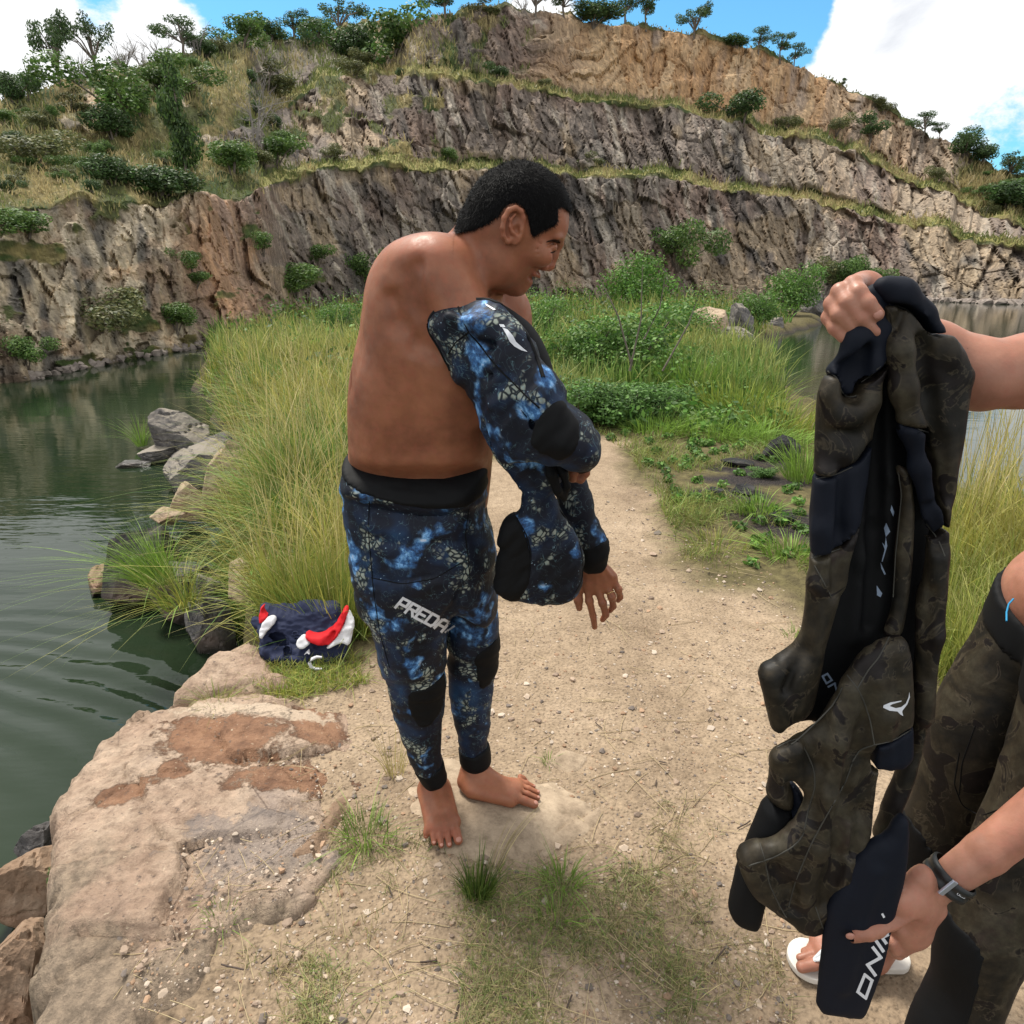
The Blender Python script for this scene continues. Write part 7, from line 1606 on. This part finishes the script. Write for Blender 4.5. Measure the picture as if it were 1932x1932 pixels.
# trousers
farp = [(1925, 1040), (1902, 1135), (1860, 1215), (1818, 1285), (1787, 1340), (1764, 1400), (1745, 1460), (1731, 1523), (1714, 1575), (1706, 1630), (1690, 1690), (1666, 1755), (1690, 1768), (1708, 1715), (1735, 1660), (1770, 1610), (1850, 1560), (1960, 1420), (2100, 1250), (2130, 1040)]
nearp = [(1990, 1100), (1950, 1300), (1900, 1480), (1850, 1600), (1805, 1690), (1782, 1740), (1774, 1795), (1774, 1845), (1762, 1885), (1735, 1932), (1712, 1990), (1700, 2060), (1790, 2080), (1850, 1960), (1895, 1860), (1930, 1780), (2050, 1560), (2200, 1350), (2250, 1150)]
VP = Vol([.66, .74, .04], [1.40, 1.32, 1.10], .0068)
VP.infl(xz(farp, 1.10, 1), 1.11, .085, .085, .02); VP.infl(xz(nearp, [.97 + (.88 - .97) * (v - 1200) / 800 for (u, v) in nearp], 1), ylin(.97, 1200, .88, 2000), .075, .072, .015)
VP.ell([1.062, 1.07, .87], [.136, .155, .14], None, .04)
VP.F = VP.F.copy(); VP.clip_fn(lambda X, Y, Z: (Z - (.925 + .42 * (Y - 1.1))) + 0 * X)
wr_p = lambda V: fbm(V[:, 0] * 12, V[:, 1] * 12, V[:, 2] * 18, o=3, seed=91) * .003
t2, V, F = solid('trousers', VP, m_camo, man2, wr=wr_p, it=2); t2b = bvh_of(V, F)
wb = VP.copy(); wb.grow(.003); wb.clip_fn(lambda X, Y, Z: np.abs(Z - (.895 + .42 * (Y - 1.1))) - .034 + 0 * X)
solid('waistband', wb, m_blk, t2, it=2)
kn = VP.copy(); kn.grow(.0028); kn.clip_poly(xz([(1680, 1556), (1724, 1545), (1740, 1580), (1770, 1640), (1740, 1700), (1705, 1780), (1640, 1780), (1650, 1700)], 1.1, 1)); kn.clip_fn(lambda X, Y, Z: 1.03 - Y + 0 * X + 0 * Z); solid('knee_pad', kn, m_blk, t2, it=2, wr=wr_p)
kn = VP.copy(); kn.grow(.0028); kn.clip_poly(xz([(1790, 1715), (1815, 1750), (1835, 1790), (1870, 1805), (1855, 1850), (1838, 1920), (1810, 2000), (1790, 2100), (1680, 2090), (1700, 1990), (1730, 1900), (1750, 1840), (1750, 1760)], .84, 1)); kn.clip_fn(lambda X, Y, Z: Y - 1.0 + 0 * X + 0 * Z); solid('knee_pad', kn, m_blk, t2, it=2, wr=wr_p)
for pts in ([(1810, 1420), (1800, 1480), (1815, 1520), (1850, 1540), (1932, 1510)], [(1840, 1370), (1815, 1440), (1810, 1500)]): line_on(t2b, pts, .0012, 'seam', m_blk, t2, .0002, fallback=1.05)
v, f = tube([P3(1899, 1172, 1.0), P3(1899, 1155, 1.02), P3(1903, 1140, 1.05), P3(1912, 1130, 1.07)], [.0016] * 4, 5); m_blue = plain('blue_piping', (.01, .22, .42), .5); link('piping', mesh_np('piping', v, f, [m_blue]), t2)
# watch
wc = q1(1576, 276, .010); axd = (P3(1860, 1600, .86) - wr2); axd /= np.linalg.norm(axd); e1_ = np.cross(axd, [0, 1, 0]); e1_ /= np.linalg.norm(e1_); e2_ = np.cross(axd, e1_)
def band(c, R1, R2, wid, th, a0, a1, n=40):
    V, F = [], []; ts = np.linspace(a0, a1, n)
    for t in ts:
        dr = e1_ * math.cos(t) * R1 + e2_ * math.sin(t) * R2; dn = (e1_ * math.cos(t) + e2_ * math.sin(t))
        for (w_, h_) in ((-.5, 0), (-.42, 1), (-.16, 1), (-.12, .7), (.12, .7), (.16, 1), (.42, 1), (.5, 0)): V.append(c + dr + axd * wid * w_ + dn * th * h_)
    for i in range(n - 1):
        for k in range(7): F.append([i * 8 + k, i * 8 + k + 1, i * 8 + 8 + k + 1, i * 8 + 8 + k])
    return np.array(V), np.array(F)
watch = link('watch', mesh_np('watch', *band(wc, .0350, .0350, .031, .0040, 0, 2 * math.pi), [m_rub]), man2)
v, f = band(wc, .0382, .0390, .021, .003, 2.6, 4.6, 20); link('strap_end', mesh_np('strap_end', v, f, [m_rub]), watch)
def boxmesh(c, ax_, r_):
    V = np.array([c + ax_[0] * i * r_[0] + ax_[1] * j * r_[1] + ax_[2] * k_ * r_[2] for i in (-1, 1) for j in (-1, 1) for k_ in (-1, 1)]); return V, np.array([[0, 1, 3, 2], [4, 6, 7, 5], [0, 4, 5, 1], [2, 3, 7, 6], [0, 2, 6, 4], [1, 5, 7, 3]])
bc = P3(*Z1(1562, 390), YW - .027)
v, f = boxmesh(bc, (axd, np.cross(axd, [0, 1, 0]) / np.linalg.norm(np.cross(axd, [0, 1, 0])), np.array([0, 1.0, 0])), (.0175, .0050, .0022)); bo = link('buckle', mesh_np('buckle', v, f, [m_steel], shade=False), watch)
bv_ = bo.modifiers.new('bevel', 'BEVEL'); bv_.width = .0009; bv_.segments = 2
wbv_ = bvh_of(*band(wc, .0350, .0350, .031, .0040, 0, 2 * math.pi)); lt = onsurf(wbv_, 1812, 1692, .0006, fallback=.85)
tx = bpy.data.curves.new('lettering', 'FONT'); tx.body = 'CRESSI'; tx.size = .0062; tx.align_x = 'CENTER'; tx.extrude = .0002; tx.materials.append(m_white); to = bpy.data.objects.new('lettering', tx); COL.objects.link(to); to.parent = watch; to.location = lt; to.rotation_euler = (math.radians(80), 0, 0); to.rotation_euler = Euler((math.radians(78), math.radians(32), 0)); bpy.context.view_layer.update(); tm_ = bpy.data.meshes.new_from_object(to.evaluated_get(bpy.context.evaluated_depsgraph_get())); to2 = bpy.data.objects.new('lettering', tm_); COL.objects.link(to2); to2.parent = watch; to2.location = to.location; to2.rotation_euler = to.rotation_euler; bpy.data.objects.remove(to)
# sandal
VSd = Vol([hl[0] - .26, 1.0, -.002], [hl[0] + .06, 1.20, .03], .0025)
hs, bs_ = gp(1684, 1806, .01), gp(1530, 1812, .01)
VSd.clip_fn(lambda X, Y, Z: .08 + 0 * X * Y * Z)
X, Y, Z = np.meshgrid(*VSd.ax, indexing='ij', sparse=True); ab = (bs_ - hs)[:2]; l2 = ab @ ab; t = np.clip(((X - hs[0]) * ab[0] + (Y - hs[1]) * ab[1]) / l2, 0, 1)
dd = np.sqrt((X - hs[0] - t * ab[0]) ** 2 + (Y - hs[1] - t * ab[1]) ** 2) - (.036 + .016 * t - .010 * np.sin(np.clip(t, 0, 1) * np.pi)); VSd.F = np.maximum(dd, np.abs(Z - .010) - .0085).astype(np.float32)
m_sole = plain('white_rubber', (.62, .58, .52), .6, bs=200)
sdl, V, F = solid('sandal', VSd, m_sole, man2, it=1)
tp = gp(1531, 1815, .045); strap_m = plain('white_strap', (.66, .68, .70), .5)
for e_ in (gp(1590, 1780, .03), gp(1598, 1838, .02)):
    v, f = tube([tp + [0, 0, -.025], tp + [.006, 0, .008], (tp + e_) / 2 + [.01, 0, .035], e_], [.004, .005, .008, .007], 6); link('strap', mesh_np('strap', v, f, [strap_m]), sdl)

# ------------------------------------------------------------------ folded sports shirt on the grass
shirt = bpy.data.objects.new('sports_shirt', None); COL.objects.link(shirt); shirt['label'] = 'crumpled navy sports shirt with red and white bands lying on the grass'; shirt['category'] = 'shirt'
m_navy = plain('navy_cloth', (.020, .026, .060), .75, .2, 500, .2); m_red = plain('red_cloth', (.55, .012, .018), .7, .2, 500, .2); m_wht = plain('white_cloth', (.62, .62, .64), .7, .2, 500, .2)
Z3 = lambda X, Y: (442.75 + X * .125, 1127 + Y * .125)
YS = 2.55
shb_ = on_ground(560, 1256); YS = float(shb_[1])
def cloth(name, px, off, D, Wd, mat, folds=(), cre=(), h=.0055):
    poly = xz([Z3(*p) for p in px], YS + off, 1); lo = poly.min(0) - .02; hi = poly.max(0) + .02
    V = Vol([lo[0], YS + off - Wd - .05 + (lo[1] - shb_[2]) * .75, lo[1]], [hi[0], YS + off + Wd + .05 + (hi[1] - shb_[2]) * .75, hi[1]], h)
    ln = lambda X, Z: YS + off + (Z - shb_[2]) * .75
    V.infl(poly, ln, D, Wd, .01)
    for f_ in folds: V.chain([(P3(*Z3(x, y), YS + off - Wd * .95 + (P3(*Z3(x, y), YS)[2] - shb_[2]) * .75), r_ * 2.0) for (x, y, r_) in f_], .012)
    for f_ in cre: V.chain([(P3(*Z3(x, y), YS + off - Wd * 1.0 + (P3(*Z3(x, y), YS)[2] - shb_[2]) * .75), r_ * 1.7) for (x, y, r_) in f_], .010, 'cut')
    return solid(name, V, mat, shirt, wr=lambda V: (fbm(V[:, 0] * 14 + V[:, 2] * 12, V[:, 1] * 10, V[:, 2] * 34, o=3, seed=77) * .016 + (.5 - np.abs(fbm(V[:, 0] * 20, V[:, 1] * 12, V[:, 2] * 40, o=2, seed=78))) * .014 - .006) * (1.0 if mat is m_navy else .45), it=1)
cloth('navy_cloth', [(175, 375), (260, 345), (480, 350), (700, 385), (850, 310), (1050, 290), (1350, 315), (1500, 405), (1560, 600), (1670, 780), (1675, 870), (1600, 960), (1400, 1085), (1250, 1095), (1150, 1060), (850, 1030), (500, 955), (320, 790), (260, 640), (230, 450)], .03, .035, .055, m_navy,
      folds=[[(250, 350, .012), (480, 420, .014), (640, 480, .012), (800, 560, .014)], [(850, 330, .016), (1080, 420, .016), (1300, 560, .014)], [(500, 860, .014), (640, 940, .012), (760, 900, .010)], [(1000, 540, .012), (1180, 560, .014), (1330, 420, .012)], [(830, 720, .012), (900, 880, .014), (1080, 940, .012)]],
      cre=[[(520, 560, .012), (700, 620, .016), (800, 560, .008)], [(930, 600, .012), (1040, 640, .010)], [(920, 470, .008), (1100, 470, .010), (1290, 390, .008)], [(520, 720, .008), (760, 700, .008)], [(800, 800, .008), (830, 940, .008)]])
cloth('red_cloth', [(168, 405), (240, 388), (262, 480), (345, 520), (300, 560), (235, 610), (200, 520)], -.035, .007, .028, m_red)
cloth('white_cloth', [(235, 612), (345, 520), (430, 532), (488, 598), (420, 650), (360, 700), (312, 772), (262, 700)], -.04, .007, .028, m_wht)
cloth('red_cloth', [(958, 695), (1040, 715), (1150, 742), (1260, 715), (1390, 630), (1470, 520), (1520, 412), (1592, 470), (1572, 590), (1500, 715), (1400, 825), (1270, 850), (1120, 815), (1000, 762)], -.05, .006, .028, m_red, cre=[[(1050, 750, .003), (1150, 775, .004), (1300, 760, .005), (1440, 640, .004), (1530, 500, .003)], [(1180, 745, .003), (1230, 830, .003)], [(1350, 700, .003), (1390, 800, .003)]])
cloth('white_cloth', [(1560, 440), (1700, 545), (1712, 640), (1695, 840), (1640, 830), (1580, 800), (1500, 815), (1400, 870), (1310, 860), (1400, 800), (1500, 680), (1560, 560)], -.040, .006, .026, m_wht)
cloth('white_cloth', [(822, 812), (940, 735), (985, 775), (1090, 812), (1040, 860), (960, 890), (880, 865)], -.055, .006, .020, m_wht)
cloth('white_cloth', [(985, 972), (1010, 930), (1055, 895), (1092, 940), (1085, 955), (1040, 935)], -.06, .006, .015, m_wht, h=.003)
pts = [P3(*Z3(x, y), YS - .075) for (x, y) in ((1318, 905), (1240, 900), (1170, 930), (1130, 990), (1150, 1050), (1220, 1085), (1320, 1080))]; v, f = tube(pts, [.004, .006, .007, .007, .007, .006, .004], 6); link('trim', mesh_np('trim', v, f, [m_wht]), shirt)
